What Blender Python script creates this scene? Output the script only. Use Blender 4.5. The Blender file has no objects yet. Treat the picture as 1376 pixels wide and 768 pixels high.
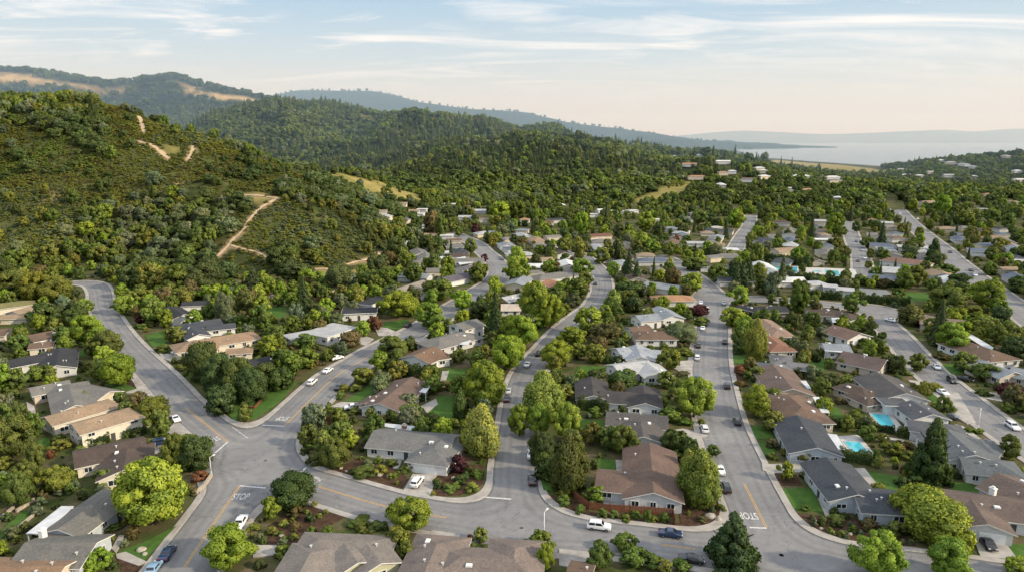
import bpy, bmesh, json
from mathutils import Vector, Matrix
import math, random
import numpy as np

# ---------------------------------------------------------------- terrain
def _lattice(seed, n=256):
    return np.random.RandomState(seed).rand(n, n)
_LAT = _lattice(7)
def vnoise(x, y):
    xi = np.floor(x).astype(int); yi = np.floor(y).astype(int)
    fx = x - xi; fy = y - yi
    fx = fx*fx*(3-2*fx); fy = fy*fy*(3-2*fy)
    g = lambda a, b: _LAT[a % 256, b % 256]
    return ((g(xi, yi)*(1-fx)+g(xi+1, yi)*fx)*(1-fy)+(g(xi, yi+1)*(1-fx)+g(xi+1, yi+1)*fx)*fy)
def fbm(x, y, s, octs=4):
    o = np.zeros_like(x, dtype=float); a = 1.0; t = 0
    for k in range(octs):
        o += a*(vnoise(x/s+17.3*k, y/s+5.1*k)-0.5); t += a; a *= 0.5; s *= 0.5
    return o/t
def sstep(a, b, x):
    t = np.clip((x-a)/(b-a), 0, 1); return t*t*(3-2*t)
def poly_dist(px, py, pts, vals=None):
    """distance to a polyline and the value interpolated along it"""
    bd = np.full(px.shape, 1e9); bv = np.zeros(px.shape)
    for i in range(len(pts)-1):
        ax, ay = pts[i][:2]; bx, by = pts[i+1][:2]
        dx, dy = bx-ax, by-ay; L = dx*dx+dy*dy+1e-9
        t = np.clip(((px-ax)*dx+(py-ay)*dy)/L, 0, 1)
        d = np.hypot(px-ax-t*dx, py-ay-t*dy)
        m = d < bd
        bd = np.where(m, d, bd)
        if vals is not None:
            bv = np.where(m, vals[i]*(1-t)+vals[i+1]*t, bv)
    return bd, bv
def in_poly(px, py, poly):
    r = np.zeros(px.shape, bool); n = len(poly); j = n-1
    for i in range(n):
        xi, yi = poly[i][:2]; xj, yj = poly[j][:2]
        c = ((yi > py) != (yj > py)) & (px < (xj-xi)*(py-yi)/(yj-yi+1e-12)+xi)
        r ^= c; j = i
    return r
class NearHill:
    def __init__(s, P):
        P = np.array(P, float); s.c = P[:, :2]/100.0; n = len(P)
        r = np.hypot(s.c[:, None, 0]-s.c[None, :, 0], s.c[:, None, 1]-s.c[None, :, 1])
        K = r*r*np.log(r+1e-9) + np.eye(n)*0.02
        A = np.zeros((n+3, n+3)); A[:n, :n] = K; A[:n, n] = 1; A[:n, n+1:] = s.c; A[n, :n] = 1; A[n+1:, :n] = s.c.T
        s.w = np.linalg.solve(A, np.concatenate([P[:, 2], [0, 0, 0]]))
    def __call__(s, x, y):
        x = np.asarray(x, float)/100; y = np.asarray(y, float)/100
        o = s.w[-3]+s.w[-2]*x+s.w[-1]*y
        for i in range(len(s.c)):
            r = np.hypot(x-s.c[i, 0], y-s.c[i, 1]); o = o+s.w[i]*r*r*np.log(r+1e-9)
        return o
def make_height(T):
    hill = NearHill(T['hill'])
    def height(x, y):
        x = np.asarray(x, float); y = np.asarray(y, float)
        r = np.hypot(x, y)
        dz, _ = poly_dist(x, y, T['hill_spine'])
        reach = 1-sstep(T['hill_reach'][0], T['hill_reach'][1], dz)
        h1 = np.maximum(hill(x, y), -3)*reach
        b1, _ = poly_dist(x, y, T['hill_base'])
        inside = in_poly(x, y, T['hill_area'])
        rise = np.where(inside, sstep(0, 30, b1), 0)
        h1 = np.maximum(h1, 0)*rise + rise*fbm(x, y, 60, 4)*13*np.clip(h1/25, 0, 1)
        z = np.maximum(h1, 0)
        for (pts, w, amp, ns) in T['ridges']:
            d, hc = poly_dist(x, y, pts, [p[2] for p in pts])
            wob = 1+0.55*fbm(x, y, w*0.8, 3)
            t = np.clip(d/(w*wob), 0, 1)
            p = 0.5*(1+np.cos(math.pi*t**0.85))
            rg = 0.22-np.abs(fbm(x+w, y, ns, 4))*1.6+0.35*fbm(x, y+w, ns*0.3, 3)
            hr = hc*p + rg*amp*np.clip(hc/70, 0, 1)*np.clip(1.25*(1-t), 0, 1)*np.clip(4*t, 0.1, 1)
            hr = np.where(t >= 1, 0, np.maximum(hr, 0))
            k = 6.0
            z = np.where((z > 0.01) & (hr > 0.01), np.maximum(z, hr)+np.maximum(k-np.abs(z-hr), 0)**2/(4*k)*np.clip(np.minimum(z, hr)/10, 0, 1), np.maximum(z, hr))
        if T.get('bay'):
            inb = in_poly(x, y, T['bay'])
            db, _ = poly_dist(x, y, T['bay']+[T['bay'][0]])
            low = np.where(inb, -np.minimum(db*0.02, 6)-0.35, 0)
            bars = np.zeros_like(x)
            for (a, b, w) in T['bars']:
                d, _ = poly_dist(x, y, [a, b]); bars = np.maximum(bars, 1-np.clip(d/w, 0, 1))
            z = np.where(inb & (z < 6), np.where(bars > 0.3, 0.4, low), z)
        return z
    return height

DATA = json.loads(r"""{"T":{"hill":[[-289.6,320.0,-0.3],[-373.9,420.0,9.4],[-454.4,520.0,39.3],[-516.1,600.0,78.1],[-597.8,700.0,101.8],[-265.6,345.0,-4.2],[-318.4,420.0,9.4],[-372.1,500.0,40.6],[-425.2,580.0,75.6],[-493.3,680.0,107.9],[-302.3,440.0,20.9],
[-364.3,540.0,55.2],[-444.1,670.0,104.7],[-230.9,365.0,-0.5],[-262.8,420.0,9.4],[-296.2,480.0,31.7],[-340.1,560.0,66.2],[-384.8,640.0,94.9],[-407.4,680.0,107.2],[-359.1,650.0,101.2],[-185.4,340.0,-1.1],[-215.6,400.0,8.1],[-240.3,450.0,19.7],
[-268.6,510.0,45.4],[-296.8,570.0,72.0],[-320.8,620.0,89.1],[-154.3,330.0,-0.8],[-180.5,390.0,5.4],[-201.2,440.0,20.9],[-221.5,490.0,41.3],[-250.3,560.0,66.2],[-267.2,600.0,75.6],[-132.2,330.0,-0.8],[-152.6,385.0,6.3],[-168.4,430.0,22.1],
[-182.5,470.0,36.6],[-208.1,540.0,49.4],[-226.4,590.0,58.9],[-110.9,345.0,-0.3],[-124.0,390.0,9.8],[-135.5,430.0,22.1],[-143.9,460.0,34.5],[-167.8,540.0,43.7],[-186.0,600.0,47.9],[-91.4,360.0,0.6],[-100.7,400.0,8.1],[-112.3,450.0,19.7],
[-126.5,510.0,26.2],[-148.0,600.0,32.5],[-79.9,430.0,0.7],[-92.1,500.0,8.0],[-102.7,560.0,13.5],[-116.9,640.0,15.8],[-84.0,600.0,1.2],[-97.5,700.0,6.5],[-105.6,760.0,9.7],[-194.5,700.0,41.1],[-178.8,640.0,27.6],[-154.3,760.0,28.5],
[-138.7,680.0,19.5],[-173.9,740.0,35.2],[-107.6,745.0,9.4],[-252.6,328.3,0.0],[-251.1,353.0,0.0],[-247.9,379.4,0.0],[-234.5,381.6,0.0],[-200.7,343.8,0.0],[-172.6,315.6,0.0],[-152.8,311.1,0.0],[-136.0,312.6,0.0],[-110.9,301.0,0.0],
[-92.2,306.7,0.0],[-85.0,305.2,0.0],[-68.3,328.3,0.0],[-62.5,345.6,0.0],[-61.0,383.8,0.0],[-61.4,433.8,0.0],[-60.5,509.4,0.0],[-56.8,588.9,0.0],[-34.1,650.5,0.0],[9.1,696.7,0.0],[-520,900,70],[-420,780,72],[-318,850,22],[-335,700,62],
[-258,700,42],[-225,830,10],[-170,860,2],[-100,880,0],[0,900,0],[-700,700,100],[-700,450,60],[-400,1000,10]],"hill_spine":[[-647.6,690.0],[-493.3,680.0],[-359.1,650.0],[-320.8,620.0],[-226.4,590.0],[-194.5,700.0],[-154.3,760.0],
[-107.6,745.0]],"hill_reach":[330,620],"hill_base":[[-340.8,277.7],[-274.9,311.1],[-252.6,328.3],[-251.1,353.0],[-247.9,379.4],[-234.5,381.6],[-200.7,343.8],[-172.6,315.6],[-152.8,311.1],[-136.0,312.6],[-110.9,301.0],[-92.2,306.7],
[-85.0,305.2],[-68.3,328.3],[-62.5,345.6],[-61.0,383.8],[-61.4,433.8],[-60.5,509.4],[-56.8,588.9],[-34.1,650.5],[9.1,696.7]],"hill_area":[[-340.8,277.7],[-274.9,311.1],[-252.6,328.3],[-251.1,353.0],[-247.9,379.4],[-234.5,381.6],
[-200.7,343.8],[-172.6,315.6],[-152.8,311.1],[-136.0,312.6],[-110.9,301.0],[-92.2,306.7],[-85.0,305.2],[-68.3,328.3],[-62.5,345.6],[-61.0,383.8],[-61.4,433.8],[-60.5,509.4],[-56.8,588.9],[-34.1,650.5],[9.1,696.7],[60,1000],[-1200,1300],
[-1200,277.6584025104044]],"ridges":[[[[167.5,1180.0,24.1],[255.2,1120.0,31.5],[306.7,1090.0,36.1],[370.6,1070.0,28.9],[413.3,1030.0,17.5],[473.2,990.0,8.0],[516.8,950.0,1.6]],230,9,90],[[[-219.1,1380.0,33.0],[-95.8,1320.0,68.1],
[16.2,1270.0,72.4],[94.5,1230.0,66.0],[182.4,1200.0,49.9],[268.7,1180.0,31.6]],430,85,200],[[[-847.9,1950.0,75.0],[-739.8,1950.0,125.5],[-618.1,1900.0,153.4],[-484.0,1850.0,160.8],[-357.8,1800.0,140.1],[-237.4,1750.0,120.3],
[-86.7,1700.0,101.5],[56.3,1650.0,71.6],[174.5,1600.0,49.9]],640,175,320],[[[-3096.5,3000.0,347.6],[-2464.2,3000.0,377.5],[-2154.8,3000.0,356.6],[-1935.8,2950.0,340.1],[-1591.0,2820.0,283.1],[-1389.4,2900.0,321.1],[-1199.0,2800.0,270.3],
[-974.6,2700.0,230.5],[-738.4,2600.0,142.3]],900,60,400],[[[-2260.0,6000.0,426.7],[-2040.4,6000.0,408.4],[-1815.7,6000.0,463.1],[-1146.0,5800.0,444.3],[-947.8,5700.0,403.3],[-755.7,5600.0,351.9],[-279.0,5500.0,290.8],[69.8,5500.0,268.3],
[268.8,5400.0,225.9],[404.8,5300.0,190.4],[784.8,5200.0,139.8],[1129.4,5000.0,80.2],[1444.8,4800.0,40.0],[1574.1,4600.0,2.9]],1500,110,500],[[[810.7,1560.0,-8.8],[848.7,1540.0,3.7],[917.4,1520.0,20.8],[967.1,1450.0,34.0],
[1031.6,1400.0,42.8],[1128.3,1300.0,57.3]],330,10,120]],"bay":[[997.7,1830.2],[983.2,2071.1],[967.2,2269.9],[964.8,2555.6],[956.4,2753.5],[1140.2,3413.0],[1424.6,4484.6],[1605.8,5523.3],[2291.6,10126.5],[14181.7,10126.5],[8632.4,2864.3],
[3053.7,1878.8],[1597.9,1830.2]],"bars":[[[1223.4,3548.8],[1414.3,3413.0],16],[[2548.3,6975.4],[2947.6,6356.6],110]]},"far":[[2054.0,11200.0,52.0],[2886.0,11200.0,122.0],[3241.0,11200.0,157.0],[3716.0,11200.0,180.0],[4314.0,11200.0,157.0],
[5031.0,11200.0,133.0],[5745.0,11200.0,151.0],[6456.0,11200.0,180.0],[6990.0,11200.0,197.0],[7411.0,11200.0,168.0],[8191.0,11200.0,209.0],[9670.0,11200.0,191.0],[12060.0,11200.0,157.0],[15656.0,11200.0,87.0]],"meadow":[[[-350.8,1240.0],
[-185.0,721.5],[-151.0,744.0],[-150.8,940.5],[-98.8,745.5],[-107.5,691.5],[-120.7,624.0],[-139.4,618.0],[-171.6,681.0],[-192.4,691.5]],[[-134.0,361.5],[-107.0,373.5],[-90.5,373.5],[-84.3,405.0],[-79.7,429.0],[-80.1,384.0],[-98.2,355.5],
[-92.3,319.5],[-112.8,316.5],[-125.8,333.0]],[[-196.2,478.5],[-175.2,471.0],[-159.0,463.5],[-169.0,453.0],[-185.8,462.0]],[[147.5,838.5],[194.5,912.0],[237.8,982.5],[256.8,982.5],[229.8,883.5],[176.9,805.5],[145.1,775.5]],[[-282.7,559.5],
[-267.3,558.0],[-265.8,549.0],[-276.7,547.5]],[[-96.3,372.0],[-72.7,390.0],[-58.9,345.0],[-77.4,333.0]],[[-403.7,1800.0],[-355.0,1784.0],[-291.5,1656.0],[-347.8,1744.0],[-385.8,1768.0]],[[-195.6,1592.0],[-162.8,1600.0],[-161.3,1520.0],
[-183.8,1520.0]],[[-77.8,1520.0],[-10.0,1168.5],[-22.2,1156.5],[-56.6,1232.0]],[[564.9,1688.0],[903.4,2392.0],[897.1,2104.0],[919.6,1936.0],[872.6,1584.0],[798.8,1448.0],[706.2,1592.0],[623.7,1648.0]]],"fargold":[[[-2180.0,2864.0],
[-2060.0,2864.0],[-1841.0,2800.0],[-1565.0,2680.0],[-1543.0,2656.0],[-1664.0,2672.0],[-1865.0,2744.0],[-1980.0,2744.0]],[[-1330.0,2808.0],[-1147.0,2688.0],[-954.0,2640.0],[-938.0,2576.0],[-1047.0,2560.0],[-1241.0,2696.0]],[[-2233.0,2856.0],
[-2049.0,2848.0],[-1922.0,2744.0],[-2155.0,2784.0]],[[-1532.0,2712.0],[-1479.0,2720.0],[-1474.0,2680.0],[-1516.0,2680.0]]],"chap":[[[-488.4,598.5],[-403.4,604.5],[-338.3,555.0],[-293.3,504.0],[-259.3,426.0],[-298.0,403.5],[-345.2,406.5]],
[[-1583.4,2624.0],[-1182.9,2440.0],[-249.7,603.0],[-211.1,573.0],[-179.9,477.0],[-221.2,489.0],[-244.5,475.5],[-280.5,495.0],[-323.5,552.0]],[[-213.5,510.0],[-178.3,502.5],[-159.9,475.5],[-182.4,469.5]],[[-170.3,442.5],[-157.1,462.0],
[-130.7,465.0],[-100.0,448.5],[-87.8,435.0],[-103.6,376.5],[-123.2,387.0],[-148.9,393.0],[-166.7,418.5]],[[-216.4,588.0],[-191.7,688.5],[-146.1,502.5],[-182.3,514.5]]],"trails":[[[[-158.0,462.0],[-160.1,457.5],[-162.1,453.0],[-164.6,450.0],
[-165.6,444.0],[-166.4,438.0],[-167.2,432.0],[-166.8,429.0],[-166.4,426.0],[-166.0,423.0],[-166.7,418.5],[-167.4,414.0],[-168.6,411.0],[-169.2,403.5],[-170.4,397.5],[-171.5,391.5]],1.95],[[[-158.0,462.0],[-163.7,465.0],[-169.5,468.0],
[-174.7,469.5],[-179.9,471.0],[-185.0,472.5],[-191.4,477.0],[-195.1,478.5],[-198.2,478.5],[-201.4,478.5]],1.65],[[[-84.7,433.5],[-84.7,430.5],[-84.0,424.5],[-83.3,418.5],[-84.6,411.0],[-86.1,405.0],[-87.5,399.0],[-90.2,393.0],[-92.9,387.0],
[-95.9,382.5],[-98.2,379.5],[-100.5,376.5],[-102.8,373.5],[-105.9,373.5],[-108.5,372.0],[-111.1,370.5]],1.65],[[[-338.0,637.5],[-332.6,628.5],[-321.8,609.0],[-313.9,595.5],[-309.3,588.0],[-304.6,580.5]],3.38],[[[-306.3,568.5],[-300.0,564.0],
[-293.7,559.5],[-289.1,558.0],[-285.3,555.0],[-281.6,552.0],[-277.9,549.0],[-274.5,546.0],[-271.0,543.0],[-267.6,540.0]],3.0],[[[-261.2,577.5],[-260.3,573.0],[-260.1,570.0],[-259.2,565.5],[-258.0,562.5],[-256.7,559.5],[-255.5,556.5],
[-255.1,552.0],[-253.9,546.0],[-252.7,540.0]],2.4],[[[-100.2,363.0],[-103.4,360.0],[-106.1,355.5],[-109.2,352.5],[-112.4,343.5],[-114.7,333.0],[-116.6,322.5]],1.5],[[[-168.1,403.5],[-160.5,399.0],[-153.6,396.0],[-146.2,391.5],[-143.0,388.5],
[-139.9,385.5],[-136.8,382.5]],1.05]],"roads":[["uphill_street",9.6,[[-240.2,331.6],[-237.1,343.8],[-231.0,353.0],[-219.3,349.3],[-205.9,332.5],[-192.6,311.1],[-175.0,285.0],[-154.7,257.5],[-136.4,234.6],[-118.2,213.4],[-102.0,193.7],
[-93.1,182.7],[-71.9,160.2],[-61.1,148.5]]],["diagonal_street",12.0,[[-58.2,93.3],[-58.5,107.2],[-59.2,120.9],[-60.1,137.9],[-61.1,148.5],[-60.7,169.8],[-59.6,184.0],[-57.0,207.4],[-52.9,221.4],[-48.3,236.4],[-36.7,263.9],[-25.7,301.0],
[-16.0,333.3],[-9.5,356.9],[-7.2,381.6],[-8.5,402.4],[-12.8,428.3],[-19.7,457.5],[-27.0,490.9],[-44.9,537.7]]],["cross_street",11.2,[[-62.9,148.5],[-57.2,144.8],[-49.9,141.0],[-42.6,137.6],[-24.5,128.5],[-13.2,124.9],[0.3,121.4],
[14.6,118.3],[28.1,115.6],[34.2,114.2],[48.1,111.9],[61.0,109.8],[73.3,107.7],[85.0,104.8],[98.8,100.8]]],["middle_street",10.0,[[1.7,120.4],[0.8,135.3],[0.7,145.9],[1.8,170.8],[2.9,192.5],[4.8,208.8],[7.6,220.6],[13.0,237.3],[22.3,266.1],
[31.4,287.6],[38.4,305.2],[45.5,336.7],[49.5,377.2],[48.9,404.9],[44.7,439.5],[35.5,480.4]]],["wide_street",12.0,[[49.8,111.6],[50.1,121.2],[51.8,138.9],[53.4,152.4],[56.0,170.8],[60.9,193.7],[68.5,224.6],[81.3,267.2],[90.9,301.0],
[96.7,323.4],[99.6,347.4],[99.4,377.2],[100.1,404.9],[97.2,431.0]]],["connecting_street",10.0,[[95.3,318.7],[113.1,316.4],[132.1,312.6],[144.6,305.2],[158.2,298.2],[169.1,288.9],[175.1,281.3]]],["curving_street",10.4,[[162.2,298.2],
[154.4,276.5],[149.4,256.5],[141.4,229.5],[135.3,205.3],[132.6,190.1],[129.8,173.7],[128.2,158.5],[127.4,144.8]]],["straight_avenue",13.0,[[500.3,919.0],[474.5,861.9],[410.6,726.1],[364.9,626.7],[335.8,559.8],[314.8,509.4],[297.2,467.0],
[275.7,418.6],[264.1,390.6],[251.0,358.8],[230.9,306.7],[222.8,287.6],[205.6,243.7]]],["side_street",10.0,[[306.3,621.0],[292.1,588.9],[261.7,521.1],[238.5,467.0],[220.8,425.5],[204.2,390.6],[196.7,377.2]]],
["back_street",10.0,[[234.6,669.6],[205.1,588.9],[181.6,533.4],[161.5,483.8],[152.0,460.6]]]],"yellow":[[[-58.63,108.75],[-58.79,111.75],[-58.96,114.68],[-59.13,117.75],[-59.32,121.16],[-59.47,124.23],[-59.64,127.55],[-59.81,131.01],
[-59.98,134.5],[-60.15,137.93]],[[-60.68,169.81],[-60.44,173.15],[-60.21,176.36],[-59.94,179.84],[-59.56,184.04],[-59.28,186.98],[-58.97,190.31],[-58.63,193.89],[-58.25,197.55],[-57.85,201.12],[-57.42,204.45],[-56.96,207.37],[-56.07,211.51],
[-55.08,214.9],[-54.02,218.04],[-52.94,221.39],[-52.07,224.35],[-51.18,227.37],[-50.26,230.42],[-49.32,233.45],[-48.34,236.4],[-47.31,239.27],[-46.23,242.09],[-45.13,244.87],[-44.02,247.65],[-42.92,250.44]],[[-42.64,137.6],[-39.37,135.87],
[-36.11,134.13],[-32.98,132.51],[-29.98,131.01],[-27.12,129.63],[-24.53,128.48],[-21.35,127.32],[-18.56,126.47],[-13.24,124.93]],[[28.11,115.62],[31.16,114.9],[34.2,114.18]],[[-93.07,182.66],[-90.95,180.41],[-88.83,178.17],[-86.71,175.93],
[-84.58,173.69],[-82.46,171.44],[-80.34,169.2],[-78.22,166.96],[-76.1,164.71],[-73.98,162.47],[-71.86,160.23]],[[51.6,138.93],[51.3,135.37],[51.0,131.82],[50.7,128.26],[50.39,124.71],[50.09,121.16]]],"stopbar":[[[-60.15,137.93],
[-54.05,136.95]],[[-66.89,170.53],[-60.68,169.81]],[[-72.39,153.97],[-71.86,160.23]],[[-48.52,142.35],[-48.04,146.47]],[[-6.37,133.13],[-0.16,132.21]],[[46.81,121.42],[50.09,121.16]]],"edge":[[[-74.37,169.33],[-67.6,162.42]]],
"stoptext":[[[-58.04,133.13],1.626,4.3],[[-62.78,175.0],4.634,4.0],[[-76.27,161.54],-0.811,4.2],[[-44.05,140.28],2.691,3.6],[[48.06,125.76],4.618,4.6]],"lawns":[[[58.97,136.49],[65.67,136.87],[63.89,126.93],[58.17,128.46]],[[63.14,170.2],
[68.58,169.77],[67.09,162.63],[60.6,161.06]],[[61.45,159.78],[65.7,159.39],[63.81,152.9],[60.5,151.73]],[[81.74,144.17],[87.75,142.18],[84.04,135.91],[80.56,135.72]],[[98.08,139.63],[102.29,139.13],[101.73,134.31],[95.33,134.96]],
[[91.29,184.07],[92.05,181.61],[91.69,173.11],[86.1,172.67]],[[92.98,115.49],[99.09,115.85],[95.95,111.66],[92.15,112.0]],[[-22.32,191.41],[-16.7,191.06],[-16.14,170.9],[-24.19,178.41]],[[-21.43,215.2],[-15.01,215.65],[-16.28,203.06],
[-21.24,204.06]],[[-48.96,187.4],[-43.27,202.66],[-40.04,197.27],[-43.44,187.23]],[[-53.5,273.93],[-43.44,279.23],[-44.68,263.55],[-51.17,265.17]],[[-111.44,302.54],[-101.43,299.64],[-97.6,284.74],[-102.67,277.44]],[[18.57,174.16],
[25.24,173.11],[24.01,167.38],[17.68,168.08]],[[20.52,150.8],[24.65,150.11],[23.83,144.59],[20.01,144.59]],[[44.58,163.16],[47.45,162.63],[46.85,155.66],[43.66,154.45]],[[20.2,209.18],[22.57,219.02],[33.57,217.89],[30.18,209.18]],
[[54.65,216.76],[57.83,223.2],[60.68,222.5],[58.68,215.2]],[[77.32,230.26],[83.94,229.76],[81.2,220.63],[74.67,221.33]],[[124.63,200.12],[127.6,198.78],[125.39,184.87],[121.04,181.91]],[[-142.4,254.49],[-138.47,263.87],[-128.91,245.71],
[-131.75,239.63]],[[-85.81,186.55],[-76.83,193.57],[-67.44,203.46],[-67.84,186.55],[-70.31,174.13],[-75.5,173.53]],[[-73.12,113.03],[-70.11,115.85],[-67.3,120.31],[-66.31,121.87],[-66.85,110.46]],[[-99.59,119.55],[-100.8,126.76],
[-99.25,128.46],[-97.15,123.46],[-97.94,117.3]],[[-119.79,160.03],[-120.46,163.96],[-114.63,158.13],[-114.51,153.85]],[[-111.89,301.71],[-101.26,298.41],[-97.82,284.74],[-102.76,280.32]],[[190.84,333.34],[207.17,327.39],[194.27,311.15],
[178.38,313.38]],[[-157.91,234.86],[-154.73,236.17],[-149.66,228.52],[-153.07,227.78]],[[6.19,142.7],[9.34,140.64],[9.05,135.72],[6.88,135.72]],[[104.05,227.29],[108.36,224.87],[101.53,211.29],[100.03,217.89]],[[145.53,220.17],
[151.13,221.33],[147.99,211.29],[142.64,210.23]],[[-126.36,201.09],[-123.9,204.06],[-114.67,197.27],[-120.37,195.4]]],"beds":[[[57.58,127.01],[64.42,125.09],[76.05,124.27],[76.1,115.13],[67.31,115.85],[61.37,118.42],[57.92,121.87]],
[[-48.29,121.87],[-43.99,129.33],[-41.11,129.77],[-33.76,125.09],[-37.37,120.31],[-41.17,115.85],[-45.93,115.13]],[[59.3,143.22],[64.73,143.53],[64.25,138.14],[58.77,137.85]],[[-41.29,145.89],[-36.35,151.5],[-25.72,144.81],[-23.07,140.64],
[-24.35,136.2],[-30.62,138.63],[-38.09,143.22]],[[-18.35,140.64],[-12.72,148.08],[-6.46,147.53],[-6.35,138.63],[-11.14,133.84],[-17.26,133.38]],[[8.22,133.84],[13.75,132.0],[16.03,127.18],[23.92,125.5],[32.1,123.06],[38.17,121.87],
[37.95,121.09],[23.51,123.06],[12.29,125.92],[8.49,130.21]],[[-72.21,111.07],[-66.24,108.93],[-66.33,107.24],[-69.06,107.24]],[[-123.34,203.06],[-120.41,204.06],[-114.67,197.27],[-119.42,196.7]],[[-35.32,252.99],[-33.32,257.55],
[-24.15,272.2],[-24.34,263.87],[-31.06,252.99]],[[74.33,217.89],[78.4,216.76],[74.13,204.06],[70.29,204.06]],[[34.7,129.33],[42.85,132.0],[44.05,126.76],[39.48,121.87],[33.36,121.87]],[[-94.08,317.92],[-80.86,317.92],[-77.13,298.41],
[-84.01,294.38]]],"pools":[[[83.85,160.03],[87.5,159.52],[86.5,152.66],[83.04,153.25]],[[99.72,177.66],[104.03,176.89],[101.52,168.64],[98.02,169.2]],[[152.35,400.23],[168.28,395.98],[161.29,378.86],[146.32,383.74]],[[180.92,388.08],
[187.17,384.74],[181.98,370.35],[176.56,375.98]],[[173.93,386.4],[177.92,385.07],[176.46,381.77],[172.48,382.76]]],"pads":[[[[-22.68,143.11],[-17.13,143.11],[-17.43,132.73],[-23.81,134.31]],"driveway"],[[[41.0,166.68],[45.1,168.08],
[50.66,163.96],[48.87,162.63],[42.02,160.03]],"driveway"],[[[58.69,147.86],[68.22,148.31],[68.5,145.89],[65.91,143.96],[59.42,143.53],[57.85,144.81]],"driveway"],[[[89.18,119.55],[94.24,118.79],[91.99,110.66],[85.83,111.66]],"driveway"],
[[[-91.77,161.98],[-86.45,162.63],[-83.42,157.51],[-86.75,153.25]],"driveway"],[[[-15.76,120.31],[-10.03,118.79],[-9.95,112.34],[-15.91,114.42]],"driveway"],[[[8.79,114.07],[14.45,113.03],[12.68,107.74],[8.45,109.02]],"driveway"],
[[[-49.72,186.55],[-43.3,186.55],[-41.61,181.59],[-52.47,182.4]],"driveway"],[[[-56.02,267.15],[-50.34,265.5],[-43.72,257.55],[-45.55,252.99],[-51.8,254.49]],"driveway"],[[[-39.15,250.03],[-32.59,251.5],[-30.06,244.31],[-37.9,241.54]],
"driveway"],[[[-58.56,256.01],[-52.63,250.03],[-54.22,241.54],[-60.07,245.71]],"driveway"],[[[-130.53,238.82],[-120.89,232.29],[-116.58,234.86],[-117.46,223.68],[-121.93,227.29]],"driveway"],[[[-122.07,207.1],[-113.98,201.09],
[-110.69,193.57],[-117.34,193.57],[-114.67,197.27]],"driveway"],[[[-48.76,115.21],[-43.98,115.21],[-43.34,112.08],[-47.35,111.4]],"driveway"],[[[-72.98,112.42],[-71.52,113.11],[-66.05,110.07],[-67.04,108.93],[-72.01,111.07]],"walkway"],
[[[-74.78,114.15],[-75.79,118.5],[-74.83,118.5],[-73.91,116.29],[-73.17,112.76]],"walkway"],[[[65.86,136.2],[66.58,136.2],[64.42,125.09],[63.52,125.09]],"walkway"],[[[83.81,163.3],[89.54,163.96],[87.98,153.25],[84.97,152.08],[81.51,152.08]],
"pool_deck"],[[[99.6,179.22],[106.21,180.01],[103.25,168.08],[99.78,166.0],[96.84,168.08]],"pool_deck"],[[[174.09,397.39],[199.48,389.77],[188.76,364.28],[166.39,379.82]],"pool_deck"],[[[152.47,404.57],[170.68,400.23],[161.88,377.25],
[144.61,383.74]],"pool_deck"],[[[78.51,145.89],[81.85,145.89],[80.56,135.72],[77.1,135.53]],"patio"],[[[24.65,150.11],[27.75,149.77],[27.0,143.75],[23.99,143.96]],"patio"],[[[177.01,340.02],[188.34,334.86],[183.99,318.85],[168.89,322.59]],
"sports_court"],[[[-22.87,213.45],[-20.69,213.45],[-20.95,201.09],[-22.41,195.4]],"patio"],[[[-26.17,183.21],[-22.4,189.13],[-21.3,184.87],[-23.69,178.41]],"patio"],[[[19.38,132.0],[25.87,131.55],[25.49,129.33],[19.09,129.77]],"patio"],
[[[139.33,195.4],[146.09,193.57],[142.49,186.55],[138.38,190.0]],"driveway"],[[[131.96,195.4],[134.14,193.57],[124.86,171.62],[122.01,170.9],[121.83,183.21]],"driveway"],[[[118.47,170.92],[119.92,169.49],[119.33,157.51],[117.26,156.89]],
"driveway"],[[[125.37,205.06],[128.29,204.06],[128.05,200.12],[124.63,200.12]],"driveway"],[[[127.94,220.17],[135.6,217.89],[134.48,213.45],[127.94,213.45]],"driveway"],[[[-27.69,145.89],[-26.79,151.5],[-26.11,151.26],[-26.32,145.35]],
"walkway"],[[[95.78,162.99],[101.84,159.73],[100.83,158.46],[95.08,161.67]],"walkway"],[[[-90.51,171.65],[-84.58,165.31],[-82.49,162.63],[-87.66,163.96],[-91.3,166.68]],"driveway"],[[[-106.65,180.01],[-103.74,179.22],[-96.23,169.49],
[-97.83,168.08]],"driveway"],[[[-141.01,186.55],[-136.48,183.21],[-131.52,176.86],[-133.66,176.86]],"walkway"],[[[52.84,217.89],[57.95,223.68],[62.81,224.87],[59.11,213.45],[54.75,213.45]],"driveway"],[[[64.26,515.26],[74.43,498.34],
[70.56,482.47],[59.95,492.94]],"driveway"]],"houses":[["low house with pale grey roof and white patio cover beneath the biggest bright tree",[0.13,0.125,0.115],[0.42,0.46,0.5],[[-83.1,122.64,-1.72,16.0,8.4,"hg",2.8],
[-80.78,109.66,0.0,11.87,9.5,"gg",2.8]],{"cover":[[[-90.81,114.75],[-87.3,114.75],[-87.95,124.52],[-90.5,124.52]]],"chim":[[-86.16,112.81,"w"]]}],["tan roofed house cut off by the bottom left corner of the photo",[0.2,0.13,0.085],
[0.52,0.45,0.36],[[-84.35,102.98,0.0,16.11,9,"gg",2.7]],{}],["dark brown roofed house with pale balcony, just below the two storey cream house",[0.075,0.056,0.047],[0.63,0.57,0.47],[[-94.89,149.35,0.593,13.8,10,"gg",2.8],
[-88.3,144.54,-1.128,15.74,10,"hg",2.8]],{"balcony":[[-95.3,143.75],[-93.5,145.89]]}],["two storey cream house with tan roof facing the street corner",[0.25,0.18,0.12],[0.63,0.57,0.47],[[-104.32,164.01,0.866,14.17,9,"gh",4.3],
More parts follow.
